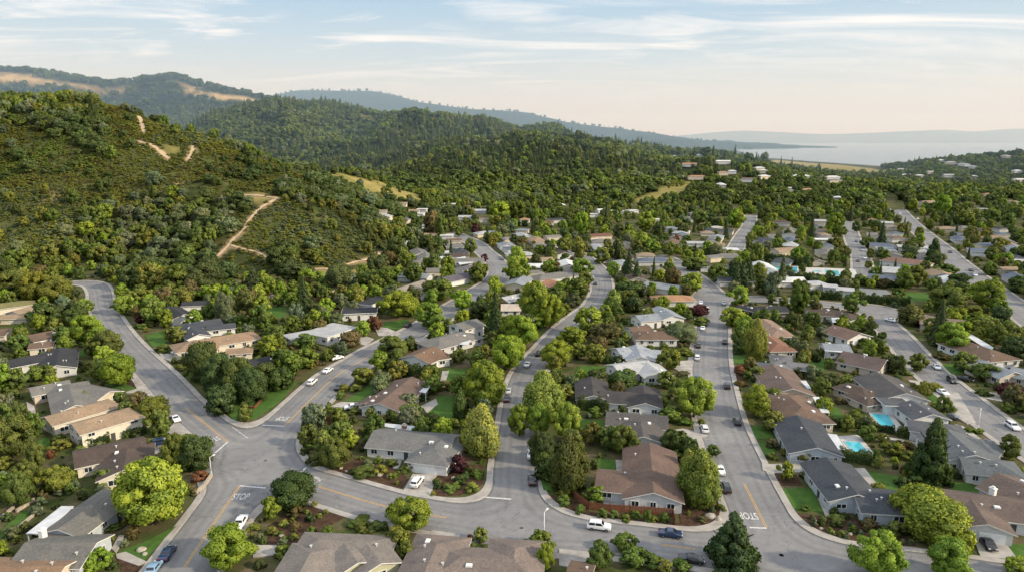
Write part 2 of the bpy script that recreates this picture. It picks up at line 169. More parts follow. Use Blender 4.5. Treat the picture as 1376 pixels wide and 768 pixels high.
[-115.63,172.04,0.927,16.11,8,"gh",3.3]],{}],["grey roofed house of three low wings above the two storey cream house",[0.15,0.142,0.132],[0.52,0.45,0.36],[[-136.81,191.15,0.74,9.1,8,"gg",2.8],[-126.02,184.11,-0.927,24.92,10,"hg",2.8],
[-122.61,188.11,-0.396,14.07,8,"gg",2.6]],{}],["long charcoal roofed house behind a row of small trees on the far left",[0.034,0.035,0.04],[0.5,0.5,0.49],[[-159.61,217.93,0.793,14.56,9,"gg",2.8],[-150.74,216.57,-1.038,21.29,10,"gg",2.8]],
{}],["brown roofed house with tan gable below the road bend",[0.125,0.085,0.062],[0.63,0.57,0.47],[[-172.9,247.15,0.915,15.12,10,"gh",2.8],[-168.44,234.79,0.419,6.67,7,"gg",2.5]],{}],
["tan house with several low roofs beside the wooded road bend",[0.24,0.18,0.12],[0.63,0.57,0.47],[[-207.51,285.41,1.316,15.51,9,"gg",2.8],[-206.67,274.8,0.177,10.35,6,"gg",2.4]],{}],
["house with mossy olive roof at the left edge below the woods",[0.15,0.14,0.06],[0.63,0.57,0.47],[[-220.24,294.21,0.711,14.03,9,"gh",2.8]],{}],["brown roofed house cut by the left edge with white garden parasol",[0.125,0.085,0.062],
[0.63,0.57,0.47],[[-194.99,249.73,0.154,8.0,9,"gg",2.8]],{}],["black roofed house with white fascia under the dark oaks of the hillside",[0.034,0.035,0.04],[0.66,0.65,0.63],[[-141.61,279.0,-0.817,18.15,9,"gg",2.8],
[-140.5,295.26,0.201,10.57,7,"gg",3.0]],{}],["slate roofed white house with twin gables facing the uphill street",[0.052,0.058,0.068],[0.66,0.65,0.63],[[-124.34,260.35,0.655,16.34,9,"gg",2.8],[-121.82,250.75,-0.897,18.12,8,"gg",2.8],
[-114.31,258.88,0.419,9.62,7,"gg",2.5]],{}],["long tan hip roofed house with cream walls and white car in its drive",[0.24,0.165,0.11],[0.63,0.57,0.47],[[-107.51,238.32,0.64,28.48,11,"hh",2.8],[-107.46,229.78,-1.373,15.07,7,"hh",2.6],
[-95.12,228.48,0.261,7.96,6,"gg",2.4]],{}],["low black roofed house half hidden behind the oak grove",[0.034,0.035,0.04],[0.5,0.5,0.49],[[-81.31,217.01,0.747,12.11,9,"gg",2.6]],{}],
["pale grey flat roofed house with angled carport beside the yellow lined street",[0.33,0.335,0.34],[0.66,0.65,0.63],[[-69.56,251.52,1.052,15.21,12,"ff",3.0],[-79.5,246.31,0.676,9.4,7,"ff",2.6]],{}],
["flat roofed house half black and half white below the dirt bank",[0.034,0.035,0.04],[0.66,0.65,0.63],[[-64.92,282.02,0.166,13.82,9,"ff",2.9],[-62.46,298.48,1.159,15.34,7,"ff",3.2]],{}],
["grey tan roofed house with white front gable near the dry bank",[0.22,0.19,0.16],[0.66,0.65,0.63],[[-50.05,329.94,1.125,21.38,10,"gg",2.8],[-45.8,322.9,-1.172,18.37,8,"gg",2.8]],{}],
["plum grey roofed house with sharp gable beside the upper street bend",[0.1,0.09,0.105],[0.66,0.65,0.63],[[-29.01,353.97,0.827,18.28,11,"gg",2.8],[-26.31,380.25,0.786,12.05,8,"gg",2.8]],{"cover":[[[-34.15,412.86],[-29.12,418.82],
[-27.92,410.9],[-32.72,403.27]],[[-31.96,397.72],[-24.25,405.91],[-22.8,397.72],[-30.44,390.54]]]}],["flat house with white and dark bands and brown wing at the street bend",[0.075,0.056,0.047],[0.66,0.65,0.63],
[[-33.14,422.49,0.202,10.45,10,"gg",2.7]],{"cover":[[[-49.65,439.97],[-40.63,439.97],[-39.04,429.99],[-47.41,429.14]],[[-44.94,418.82],[-37.37,418.82],[-36.02,410.9],[-43.44,410.9]]]}],
["grey hip roofed house with white patio cover and hot tub behind the dark redwood",[0.15,0.142,0.132],[0.5,0.5,0.49],[[-22.59,240.58,0.779,21.42,12,"hh",2.8]],{"cover":[[[-18.97,234.49],[-16.29,242.21],[-14.61,241.36],[-16.13,233.43]]]}],
["tall white boxy house with grey roof standing left of the dark redwood",[0.15,0.142,0.132],[0.66,0.65,0.63],[[-17.59,254.18,0.836,10.07,9,"gg",4.6]],{}],["brown gabled house with white end wall above the long hedge",[0.15,0.095,0.065],
[0.66,0.65,0.63],[[-29.61,220.9,1.05,10.47,12,"gg",2.9],[-24.2,219.87,-1.09,4.01,5,"ff",2.4]],{}],["brown roofed house with row of roof vents and large white patio roof",[0.12,0.085,0.07],[0.66,0.65,0.63],
[[-33.26,185.49,1.291,21.11,11,"gg",2.8],[-39.43,180.94,1.158,6.37,6,"gg",2.5]],{"cover":[[[-29.72,188.63],[-27.9,196.98],[-23.73,196.98],[-24.97,186.86]]]}],["long grey house with white garage door on the corner lot",[0.13,0.13,0.128],
[0.66,0.65,0.63],[[-24.09,155.19,-0.194,19.8,10.5,"gg",2.8],[-18.07,148.52,-1.828,10.7,9.5,"gh",2.8]],{"cover":[[[-34.64,163.89],[-34.11,165.56],[-24.34,163.34],[-24.51,160.51]]],"chim":[[-27.39,162.03,"b"]],"garage":[[-22.44,143.96],
[-17.18,143.11]]}],["grey and brown hip roofed house with pale green bays at the bottom edge",[0.17,0.15,0.135],[0.45,0.44,0.3],[[-30.35,110.82,-0.08,17.0,7.4,"hh",2.8],[-35.19,106.34,-1.621,9.94,9.5,"hg",2.8],
[-28.68,107.92,-0.988,7.23,7,"gg",2.7],[-24.55,107.63,-1.011,7.0,7,"gg",2.7]],{}],["brown grey house with dark gable ends beside the bottom centre tree",[0.16,0.13,0.115],[0.52,0.45,0.36],[[-6.81,105.18,-0.089,14.08,10,"hg",2.8],
[-13.73,106.89,-1.714,14.26,9.5,"hg",2.8],[0.44,106.25,-1.666,12.82,9.5,"hh",2.8]],{"box":[[-7.32,103.5]]}],["brown roofed house cut off by the bottom rim beside clipped trees",[0.125,0.085,0.062],[0.52,0.45,0.36],
[[11.46,102.17,-0.235,3.37,8,"gg",2.7]],{}],["reddish brown roofed house inside the red wood fence",[0.12,0.083,0.068],[0.5,0.5,0.49],[[30.72,138.45,-1.73,22.69,11.5,"gg",2.8],[24.44,134.9,-0.211,11.45,9,"gg",2.7],
[33.11,143.42,-0.038,3.39,7.5,"gh",2.7]],{}],["charcoal roofed house with brown gable just behind the reddish brown house",[0.085,0.078,0.075],[0.5,0.5,0.49],[[32.67,161.02,-1.678,13.2,10,"hg",2.8],[32.77,167.71,-0.196,15.0,8.5,"gg",2.7]],
{}],["long black roofed house with white walls and pointed gables in the middle block",[0.055,0.05,0.05],[0.66,0.65,0.63],[[33.15,183.36,-0.19,15.51,9,"gg",2.8],[23.49,189.19,-1.641,14.64,9,"gg",2.8],[37.55,183.06,-1.712,13.52,9,"gg",2.7]],
{}],["silver grey roofed house with pale gable in the middle block",[0.34,0.345,0.35],[0.66,0.65,0.63],[[38.36,209.61,0.37,12.26,10,"gg",2.8],[44.46,206.56,-1.366,10.31,9,"gg",2.8]],{}],
["blue grey roofed house with crossing roofs behind the silver roofed house",[0.25,0.27,0.3],[0.66,0.65,0.63],[[39.94,226.03,0.287,7.48,10,"gh",2.8],[43.23,223.12,-1.63,12.43,9,"gg",2.8],[48.0,225.05,-0.212,9.27,8,"gg",2.6]],{}],
["brown roofed house with white side wall left of the round grey oak",[0.125,0.085,0.062],[0.66,0.65,0.63],[[53.21,246.15,0.0,14.97,10,"hh",2.8],[49.01,254.7,0.405,8.07,8,"gg",2.7]],{}],
["white gabled house with blue grey roof and chimney on the middle block",[0.2,0.22,0.245],[0.66,0.65,0.63],[[54.82,269.54,0.283,8.95,9,"gg",3.4],[64.57,277.32,-1.362,15.33,9,"gg",3.0]],{"chim":[[56.38,281.39,"w"]]}],
["orange tan roofed house near the wide street with low white wall",[0.3,0.17,0.1],[0.66,0.65,0.63],[[74.07,306.13,0.0,18.14,10,"hh",2.8]],{}],["long low grey roofed house left of the wide street corner",[0.22,0.24,0.26],[0.66,0.65,0.63],
[[75.26,332.12,-0.659,17.26,10,"gg",2.8]],{}],["terracotta roofed house with cream wing between the two central streets",[0.32,0.16,0.1],[0.63,0.57,0.47],[[21.41,337.47,-1.015,9.64,11,"gg",2.8]],{}],
["grey roofed house with pale rim behind the terracotta roof",[0.15,0.142,0.132],[0.66,0.65,0.63],[[20.89,356.86,0.558,23.51,12,"hh",2.8]],{}],["low beige roofed house in the shade between the dark redwood and the poplars",[0.42,0.36,0.3],
[0.66,0.65,0.63],[[-0.44,289.82,0.0,7.73,10,"gg",2.6]],{}],["pale grey split roofed house behind the dark redwood",[0.33,0.335,0.34],[0.5,0.5,0.49],[[0.11,307.73,0.779,12.94,9,"gg",2.6]],{}],
["slate roofed L shaped corner house with lawn and mulched front garden",[0.052,0.058,0.068],[0.42,0.46,0.5],[[70.62,134.49,-1.63,15.74,10.5,"gg",2.9],[74.46,126.74,-0.121,8.79,9.5,"gg",2.9]],{}],
["slate and brown gabled house with white patio cover beside the nearer pool",[0.052,0.058,0.068],[0.42,0.46,0.5],[[72.59,156.76,-1.729,18.4,11.5,"gg",2.9]],{"cover":[[[77.66,159.58],[80.93,158.28],[79.14,149.91],[75.1,150.26]]]}],
["rusty brown hip roofed house above the slate house by the pool",[0.13,0.088,0.068],[0.52,0.45,0.36],[[77.52,175.84,-1.562,20.03,12,"hh",2.8]],{"cover":[[[85.84,183.75],[87.73,183.75],[85.52,172.22],[83.26,172.22]]],
"box":[[82.78,179.05]]}],["brown roofed house with cream fascia next to the rusty hip roofed house",[0.13,0.095,0.08],[0.52,0.45,0.36],[[81.9,196.41,-1.671,21.13,12,"gg",2.8]],{"cover":[[[86.82,196.98],[89.51,196.98],[88.32,190.43],
[85.45,190.43]]]}],["grey house with front gable facing the wide street",[0.14,0.14,0.145],[0.5,0.5,0.49],[[89.64,217.23,-0.278,5.76,10,"hg",2.8],[84.19,208.51,-1.847,10.23,9,"hg",2.8],[93.02,211.57,-0.383,5.98,7,"gg",2.6]],{}],
["small red brown roofed house beside the poplar pair",[0.19,0.1,0.07],[0.52,0.45,0.36],[[93.87,236.13,-1.52,18.4,9,"hh",2.8]],{}],["tan roofed house with beige rim behind the small red brown house",[0.23,0.16,0.12],[0.52,0.45,0.36],
[[100.7,256.88,-1.553,24.53,9,"hh",2.8]],{}],["black roofed house where the connecting road leaves the wide street",[0.034,0.035,0.04],[0.075,0.056,0.047],[[111.63,285.62,0.0,11.99,9,"hg",2.8],[104.15,287.81,-0.961,11.59,7,"hh",2.6]],{}],
["brown and grey roofed house along the connecting street",[0.075,0.056,0.047],[0.66,0.65,0.63],[[131.17,279.5,-0.183,11.59,9,"gh",2.8],[137.09,277.96,-1.043,17.7,9,"hh",2.8]],{"cover":[[[131.24,271.3],[137.93,272.01],[136.4,265.11],
[128.54,264.43]]]}],["brown roofed house with white skylight beside a flowery rock garden",[0.15,0.1,0.08],[0.66,0.65,0.63],[[126.49,248.35,-1.175,11.58,12,"gg",2.8]],{"cover":[[[123.91,254.72],[126.31,254.72],[123.68,248.02],
[121.18,248.02]]]}],["wide dark brown house with white square patio roof",[0.1,0.075,0.07],[0.52,0.45,0.36],[[116.72,215.92,-0.762,12.62,13,"gg",2.8]],{"cover":[[[114.44,223.01],[118.6,223.01],[116.4,215.92],[112.48,216.61]]]}],
["blue grey roofed house with bright white terrace roof",[0.2,0.22,0.245],[0.66,0.65,0.63],[[114.08,230.91,-0.133,8.0,9,"gg",2.8]],{"cover":[[[110.69,232.37],[117.22,232.9],[114.73,224.73],[108.55,226.72]]]}],
["slate and brown house with white gable wall beside the green front lawn",[0.08,0.075,0.075],[0.66,0.65,0.63],[[111.56,190.67,-1.625,17.37,13,"gg",2.8]],{"cover":[[[109.11,199.53],[113.06,199.53],[110.06,188.27],[107.34,188.63]]]}],
["small brown roofed house with rounded beige rim behind the pool cabana house",[0.075,0.056,0.047],[0.52,0.45,0.36],[[101.36,189.58,-1.051,10.15,7,"hh",2.7],[100.08,183.67,-1.254,8.6,5,"hh",2.4]],{}],
["slate house with white posts around the farther pool",[0.075,0.08,0.09],[0.66,0.65,0.63],[[106.39,179.04,-0.106,6.15,5,"ff",2.9],[110.18,172.48,-1.56,8.95,9.5,"gg",2.9],[108.01,162.6,-0.325,12.19,7,"gh",2.8]],{}],
["slate roofed house with curved eaves right of the big dark conifer",[0.1,0.11,0.118],[0.66,0.65,0.63],[[106.2,150.46,-1.721,14.06,13,"gg",2.9],[107.62,141.49,-0.333,11.14,9,"gh",2.8],[111.96,153.39,-0.817,10.54,8,"hh",2.6]],{}],
["brown roofed house with tall white chimney and white garage by the drive",[0.115,0.088,0.076],[0.5,0.5,0.49],[[106.16,130.32,-1.172,8.9,12,"gg",2.9],[96.28,124.46,-0.267,16.2,10,"gg",2.9],[90.96,120.85,-1.876,9.8,9,"gg",2.8]],
{"chim":[[99.1,128.49,"w"]],"garage":[[89.74,119.93],[93.69,118.79]]}],["grey roofed house right of the curving street behind the maroon bush",[0.2,0.22,0.245],[0.52,0.45,0.36],[[153.94,207.02,-1.323,12.27,10,"gg",2.8],
[160.37,203.16,-0.827,5.68,10,"gg",2.8]],{}],["brown roofed house with white curved edge beyond the curving street",[0.125,0.085,0.062],[0.66,0.65,0.63],[[162.05,227.26,-1.352,21.27,12,"hh",2.8]],{"cover":[[[169.56,245.67],[173.01,247.13],
[169.88,230.54],[165.75,226.22]]]}],["long tan roofed house behind the tall pointed conifer",[0.2,0.15,0.115],[0.52,0.45,0.36],[[172.79,264.89,-0.472,15.14,11,"gg",2.8]],{}],
["blue roofed house with white gable beside the clipped hedge",[0.09,0.11,0.15],[0.66,0.65,0.63],[[195.91,351.24,-0.61,14.42,12,"gg",2.8],[194.94,347.24,-1.784,8.2,8,"gg",2.7]],{}],
["large brown roofed house with white side walls near the straight avenue",[0.18,0.11,0.085],[0.66,0.65,0.63],[[234.89,399.97,-0.808,25.14,12,"hh",3.0]],{}],
["white flat roofed pavilion in several low steps below the clipped hedge",[0.36,0.36,0.37],[0.66,0.65,0.63],[[152.61,337.47,0.152,10.65,9,"ff",3.0],[157.2,329.5,-0.352,5.98,8,"ff",3.3],[161.86,323.75,-0.421,7.27,8,"ff",2.9]],{}]],
"farh":[["white roofed house in the valley below the left hill, first such from the left",8,2,[-89.3,609.0,0.23,9.9,7.0,"ff",2.8]],
["white roofed house in the valley below the left hill, second such from the left",8,0,[-86.4,624.0,-0.06,12.1,7.3,"ff",3.2]],
["white roofed house in the valley below the left hill, third such from the left",8,3,[-86.3,655.5,-0.09,9.0,7.0,"ff",2.8]],
["white roofed house in the valley below the left hill, fourth such from the left",8,3,[-69.7,546.0,0.05,9.0,7.0,"ff",2.8]],
["white roofed house in the valley below the left hill, fifth such from the left",8,3,[-49.3,513.0,0.03,9.0,7.0,"ff",2.8]],
["white roofed house in the valley below the left hill, sixth such from the left",8,1,[-68.6,739.5,0.06,14.3,8.6,"ff",3.0]],["white roofed house in the valley below the left hill, rightmost such",8,1,[-59.3,714.0,0.01,11.0,7.0,"ff",3.0]],
["tan roofed house in the valley below the left hill, first such from the left",4,3,[-102.1,532.5,0.21,9.0,7.0,"gg",2.8]],
["tan roofed house in the valley below the left hill, second such from the left",4,1,[-105.3,655.5,0.04,9.0,7.0,"gg",3.2]],
["tan roofed house in the valley below the left hill, third such from the left",4,1,[-91.0,636.0,0.04,9.3,7.0,"gg",2.8]],
["tan roofed house in the valley below the left hill, fourth such from the left",4,1,[-95.7,702.0,0.15,9.0,7.0,"hh",2.8]],
["tan roofed house in the valley below the left hill, fifth such from the left",4,1,[-62.0,517.5,-0.03,9.0,7.0,"gg",2.8]],["tan roofed house in the valley below the left hill, rightmost such",4,3,[-25.4,618.0,0.08,12.0,7.2,"gg",3.2]],
["blue roofed house in the valley below the left hill",9,2,[-86.1,544.5,1.43,10.6,7.0,"gg",2.8]],["blue grey roofed house in the valley below the left hill",10,2,[-72.3,559.5,0.02,9.0,7.0,"gg",3.0]],
["pale grey roofed house in the valley below the left hill, first such from the left",6,1,[-96.6,525.0,1.5,9.0,7.0,"gg",2.8]],
["pale grey roofed house in the valley below the left hill, second such from the left",6,3,[-42.6,634.5,-0.02,13.4,8.0,"gg",3.2]],
["pale grey roofed house in the valley below the left hill, rightmost such",6,3,[-32.9,691.5,-0.1,15.7,9.4,"gg",2.8]],["red brown roofed house in the valley below the left hill",7,3,[-47.6,729.0,1.37,9.0,7.0,"hh",3.0]],
["brown roofed house in the valley below the left hill",3,2,[-41.9,489.0,0.2,9.6,7.0,"gg",2.8]],["grey roofed house in the valley below the left hill",5,1,[-42.9,375.0,0.01,9.0,7.0,"gg",2.8]],
["terracotta roofed house in the middle of the valley",11,0,[11.4,616.5,-0.09,9.0,7.0,"hh",3.0]],["blue grey roofed house in the middle of the valley",10,1,[8.4,546.0,-0.3,9.0,7.0,"hh",2.8]],
["black roofed house in the middle of the valley",1,3,[39.3,613.5,0.35,14.0,8.4,"gg",3.0]],["red brown roofed house in the middle of the valley, first such from the left",7,3,[31.3,594.0,0.09,9.0,7.0,"gg",3.2]],
["red brown roofed house in the middle of the valley, rightmost such",7,1,[64.6,511.5,0.4,19.2,10.0,"gg",2.8]],["cream roofed house in the middle of the valley, first such from the left",12,0,[54.1,753.0,1.55,13.4,8.0,"gg",2.8]],
["cream roofed house in the middle of the valley, rightmost such",12,0,[91.2,700.5,0.36,9.0,7.0,"gg",2.8]],["white roofed house in the middle of the valley, first such from the left",8,0,[78.0,660.0,0.07,9.6,7.0,"ff",2.8]],
["white roofed house in the middle of the valley, second such from the left",8,3,[105.5,690.0,0.09,13.4,8.0,"ff",2.8]],["white roofed house in the middle of the valley, rightmost such",8,0,[118.9,690.0,1.45,10.1,7.0,"ff",2.8]],
["grey roofed house in the middle of the valley, first such from the left",5,2,[-4.1,498.0,0.43,9.0,7.0,"hh",2.8]],["grey roofed house in the middle of the valley, second such from the left",5,1,[11.8,367.5,0.32,9.0,7.0,"hh",3.0]],
["grey roofed house in the middle of the valley, third such from the left",5,2,[19.4,465.0,0.1,9.0,7.0,"hh",2.8]],["grey roofed house in the middle of the valley, fourth such from the left",5,2,[30.1,505.5,0.43,11.6,7.0,"gg",3.0]],
["grey roofed house in the middle of the valley, rightmost such",5,3,[66.1,484.5,0.0,17.4,10.0,"hh",2.8]],["tan roofed house in the middle of the valley",4,0,[19.8,409.5,0.3,9.0,7.0,"gg",2.8]],
["white roofed house in the valley behind the wide street, first such from the left",8,0,[122.3,690.0,0.26,9.0,7.0,"ff",3.2]],
["white roofed house in the valley behind the wide street, second such from the left",8,2,[130.6,616.5,0.09,9.0,7.0,"ff",2.8]],
["white roofed house in the valley behind the wide street, rightmost such",8,1,[144.9,444.0,1.46,9.0,7.0,"ff",3.2]],["blue grey roofed house in the valley behind the wide street",10,3,[130.0,556.5,-0.25,10.0,7.0,"hh",2.8]],
["grey roofed house in the valley behind the wide street, first such from the left",5,2,[79.5,469.5,1.54,9.0,7.0,"gg",3.2]],
["grey roofed house in the valley behind the wide street, second such from the left",5,1,[82.0,378.0,1.51,10.0,7.0,"hh",2.8]],
["grey roofed house in the valley behind the wide street, third such from the left",5,0,[161.5,624.0,1.45,12.2,7.3,"gg",3.0]],
["grey roofed house in the valley behind the wide street, fourth such from the left",5,3,[177.2,669.0,0.28,9.0,7.0,"hh",2.8]],
["grey roofed house in the valley behind the wide street, fifth such from the left",5,1,[124.4,417.0,0.43,9.0,7.0,"gg",3.0]],["grey roofed house in the valley behind the wide street, rightmost such",5,0,[135.4,421.5,0.13,9.7,7.0,"gg",3.2]],
["pale grey roofed house in the valley behind the wide street, first such from the left",6,3,[131.1,475.5,-0.09,14.8,8.9,"ff",2.8]],
["pale grey roofed house in the valley behind the wide street, rightmost such",6,2,[167.1,559.5,0.42,10.0,7.0,"ff",3.0]],
["tan roofed house in the valley behind the wide street, first such from the left",4,1,[84.0,424.5,-0.06,10.5,7.0,"hh",3.2]],
["tan roofed house in the valley behind the wide street, second such from the left",4,1,[152.4,529.5,-0.16,9.5,7.0,"hh",2.8]],["tan roofed house in the valley behind the wide street, rightmost such",4,0,[142.1,468.0,-0.15,9.2,7.0,"gg",2.8]],
["dark brown roofed house around the swimming pools",2,3,[233.7,594.0,-0.24,15.5,9.3,"hh",3.2]],["pale grey roofed house around the swimming pools",6,1,[273.9,603.0,-0.28,10.8,7.0,"gg",3.2]],
["grey roofed house around the swimming pools, first such from the left",5,2,[136.2,418.5,-0.26,9.0,7.0,"gg",2.8]],["grey roofed house around the swimming pools, second such from the left",5,0,[195.4,511.5,-0.04,9.2,7.0,"gg",2.8]],
["grey roofed house around the swimming pools, third such from the left",5,3,[261.3,571.5,0.19,10.2,7.0,"gg",3.0]],["grey roofed house around the swimming pools, fourth such from the left",5,1,[232.4,501.0,1.37,12.3,7.4,"hh",3.2]],
["grey roofed house around the swimming pools, rightmost such",5,1,[202.1,433.5,1.36,17.8,10.0,"hh",3.2]],["tan roofed house around the swimming pools, first such from the left",4,1,[180.6,444.0,0.25,17.5,10.0,"gg",2.8]],
["tan roofed house around the swimming pools, second such from the left",4,0,[248.9,541.5,-0.01,11.5,7.0,"gg",3.0]],["tan roofed house around the swimming pools, rightmost such",4,3,[239.5,520.5,1.51,11.0,7.0,"hh",2.8]],
["white roofed house around the swimming pools",8,2,[223.8,489.0,-0.11,12.0,7.2,"ff",3.2]],["blue roofed house around the swimming pools",9,0,[216.6,465.0,1.36,9.0,7.0,"gg",2.8]],
["brown roofed house around the swimming pools",3,2,[183.3,406.5,1.53,11.4,7.0,"gg",2.8]],["terracotta roofed house around the swimming pools",11,1,[324.3,610.5,1.37,9.0,7.0,"gg",3.0]],
["tan roofed house along the straight avenue, first such from the left",4,0,[421.9,705.0,1.38,10.3,7.0,"hh",3.2]],["tan roofed house along the straight avenue, second such from the left",4,2,[464.1,763.5,1.55,13.6,8.1,"gg",3.0]],
["tan roofed house along the straight avenue, third such from the left",4,2,[353.1,552.0,-0.29,15.3,9.2,"hh",3.2]],["tan roofed house along the straight avenue, fourth such from the left",4,2,[279.3,378.0,0.04,9.0,7.0,"gg",3.0]],
["tan roofed house along the straight avenue, rightmost such",4,0,[575.9,786.0,1.52,15.2,9.1,"hh",3.2]],["pale grey roofed house along the straight avenue, first such from the left",6,1,[325.5,591.0,-0.28,9.0,7.0,"gg",3.0]],
["pale grey roofed house along the straight avenue, rightmost such",6,2,[487.9,708.0,-0.25,9.0,7.0,"ff",3.0]],["grey roofed house along the straight avenue, first such from the left",5,2,[312.3,564.0,0.25,9.2,7.0,"gg",3.2]],
["grey roofed house along the straight avenue, second such from the left",5,0,[499.8,760.5,1.36,9.0,7.0,"gg",3.0]],["grey roofed house along the straight avenue, rightmost such",5,2,[373.4,562.5,0.21,9.0,7.0,"hh",2.8]],
["blue roofed house along the straight avenue, first such from the left",9,3,[299.4,528.0,0.11,11.2,7.0,"hh",2.8]],["blue roofed house along the straight avenue, second such from the left",9,2,[343.8,522.0,1.47,9.4,7.0,"hh",2.8]],
["blue roofed house along the straight avenue, third such from the left",9,1,[325.7,465.0,0.24,13.7,8.2,"gg",3.2]],["blue roofed house along the straight avenue, rightmost such",9,1,[377.1,522.0,0.01,9.4,7.0,"hh",2.8]],
["brown roofed house along the straight avenue",3,0,[283.7,498.0,0.02,11.4,7.0,"hh",3.0]],["terracotta roofed house along the straight avenue",11,0,[597.7,861.0,1.49,12.5,7.5,"gg",2.8]],
["black roofed house along the straight avenue",1,3,[397.2,552.0,0.22,9.9,7.0,"hh",3.2]],["slate roofed house along the straight avenue",0,1,[313.5,418.5,1.42,11.0,7.0,"hh",2.8]],
["white roofed house along the straight avenue",8,2,[304.0,403.5,-0.23,10.0,7.0,"ff",2.8]],["terracotta roofed house on the wooded knoll, first such from the left",11,3,[274.1,1069.5,-0.09,21.6,10.0,"gg",4.4]],
["terracotta roofed house on the wooded knoll, second such from the left",11,2,[264.6,987.0,-0.05,26.0,10.0,"hh",4.4]],["terracotta roofed house on the wooded knoll, third such from the left",11,2,[305.1,1000.5,0.06,13.5,8.1,"hh",4.4]],
["terracotta roofed house on the wooded knoll, fourth such from the left",11,0,[493.9,1344.0,0.03,10.9,7.0,"hh",4.4]],["terracotta roofed house on the wooded knoll, rightmost such",11,3,[384.8,895.5,0.01,18.3,10.0,"hh",4.4]],
["white roofed house on the wooded knoll, first such from the left",8,3,[314.8,1344.0,1.5,10.8,7.0,"hh",4.4]],["white roofed house on the wooded knoll, second such from the left",8,3,[369.6,1368.0,-0.09,12.3,7.4,"hh",4.4]],
["white roofed house on the wooded knoll, third such from the left",8,1,[282.3,928.5,1.39,26.0,10.0,"hh",4.4]],["white roofed house on the wooded knoll, fourth such from the left",8,0,[321.0,1008.0,-0.22,11.3,7.0,"hh",4.4]],
["white roofed house on the wooded knoll, fifth such from the left",8,3,[423.1,1328.0,-0.13,17.9,10.0,"hh",4.4]],["white roofed house on the wooded knoll, sixth such from the left",8,0,[323.5,912.0,1.49,26.0,10.0,"hh",4.4]],
["white roofed house on the wooded knoll, seventh such from the left",8,2,[377.3,1056.0,0.16,14.3,8.6,"hh",4.4]],["white roofed house on the wooded knoll, eighth such from the left",8,1,[362.1,994.5,0.4,17.9,10.0,"hh",4.4]],
["white roofed house on the wooded knoll, ninth such from the left",8,2,[377.3,1038.0,-0.17,11.7,7.0,"hh",4.4]],["white roofed house on the wooded knoll, tenth such from the left",8,1,[346.8,828.0,0.29,10.5,7.0,"hh",4.4]],
["white roofed house on the wooded knoll, eleventh such from the left",8,3,[428.8,1026.0,0.01,25.4,10.0,"hh",4.4]],["white roofed house on the wooded knoll, twelfth such from the left",8,0,[500.6,1078.5,0.12,21.9,10.0,"hh",4.4]],
["white roofed house on the wooded knoll, rightmost such",8,3,[386.9,816.0,0.37,13.0,7.8,"hh",4.4]],["brown roofed house on the wooded knoll, first such from the left",3,0,[332.9,976.5,-0.2,22.0,10.0,"gg",4.4]],
["brown roofed house on the wooded knoll, second such from the left",3,1,[336.2,862.5,-0.08,11.7,7.0,"gg",4.4]],["brown roofed house on the wooded knoll, rightmost such",3,0,[421.5,892.5,0.38,16.2,9.7,"hh",4.4]],
["cream roofed house on the wooded knoll",12,3,[327.3,1077.0,0.0,21.8,10.0,"gg",4.4]],["tan roofed house on the wooded knoll",4,0,[503.3,1232.0,0.17,22.2,10.0,"hh",4.4]],
["pale grey roofed house on the wooded knoll",6,3,[369.8,909.0,-0.06,10.3,7.0,"gg",4.4]],["grey roofed house on the wooded knoll",5,2,[473.2,1014.0,0.35,22.9,10.0,"hh",4.4]],
["white roofed house on the hazy slopes toward the bay, first such from the left",8,2,[438.4,897.0,0.16,9.0,7.0,"hh",4.4]],
["white roofed house on the hazy slopes toward the bay, second such from the left",8,2,[761.4,1328.0,-0.0,26.0,10.0,"hh",4.4]],
["white roofed house on the hazy slopes toward the bay, third such from the left",8,1,[750.8,1272.0,-0.2,14.3,8.6,"hh",4.4]],
["white roofed house on the hazy slopes toward the bay, fourth such from the left",8,3,[895.7,1448.0,0.14,13.0,7.8,"hh",4.4]],
["white roofed house on the hazy slopes toward the bay, fifth such from the left",8,3,[554.6,849.0,0.12,11.6,7.0,"hh",4.4]],
["white roofed house on the hazy slopes toward the bay, sixth such from the left",8,3,[823.9,1232.0,0.13,11.1,7.0,"hh",4.4]],
["white roofed house on the hazy slopes toward the bay, seventh such from the left",8,3,[899.7,1232.0,0.09,13.9,8.3,"hh",4.4]],
["white roofed house on the hazy slopes toward the bay, rightmost such",8,1,[860.2,1168.5,0.08,21.1,10.0,"hh",4.4]],["tan roofed house on the hazy slopes toward the bay, first such from the left",4,2,[559.7,928.5,-0.09,16.8,10.0,"hh",4.4]],
["tan roofed house on the hazy slopes toward the bay, rightmost such",4,2,[465.4,766.5,0.4,20.9,10.0,"gg",4.4]],["terracotta roofed house on the hazy slopes toward the bay",11,2,[605.9,871.5,-0.02,13.8,8.3,"hh",4.4]],
["pale grey roofed house on the hazy slopes toward the bay, first such from the left",6,2,[840.2,1496.0,-0.03,13.5,8.1,"gg",4.4]],
["pale grey roofed house on the hazy slopes toward the bay, second such from the left",6,2,[789.1,1304.0,0.11,13.2,7.9,"gg",4.4]],
["pale grey roofed house on the hazy slopes toward the bay, third such from the left",6,3,[795.3,1256.0,-0.13,19.8,10.0,"gg",4.4]],
["pale grey roofed house on the hazy slopes toward the bay, fourth such from the left",6,1,[870.7,1376.0,-0.29,18.5,10.0,"hh",4.4]],
["pale grey roofed house on the hazy slopes toward the bay, fifth such from the left",6,0,[877.0,1344.0,1.5,26.0,10.0,"gg",4.4]],
["pale grey roofed house on the hazy slopes toward the bay, sixth such from the left",6,3,[874.8,1312.0,1.53,14.7,8.8,"gg",4.4]],
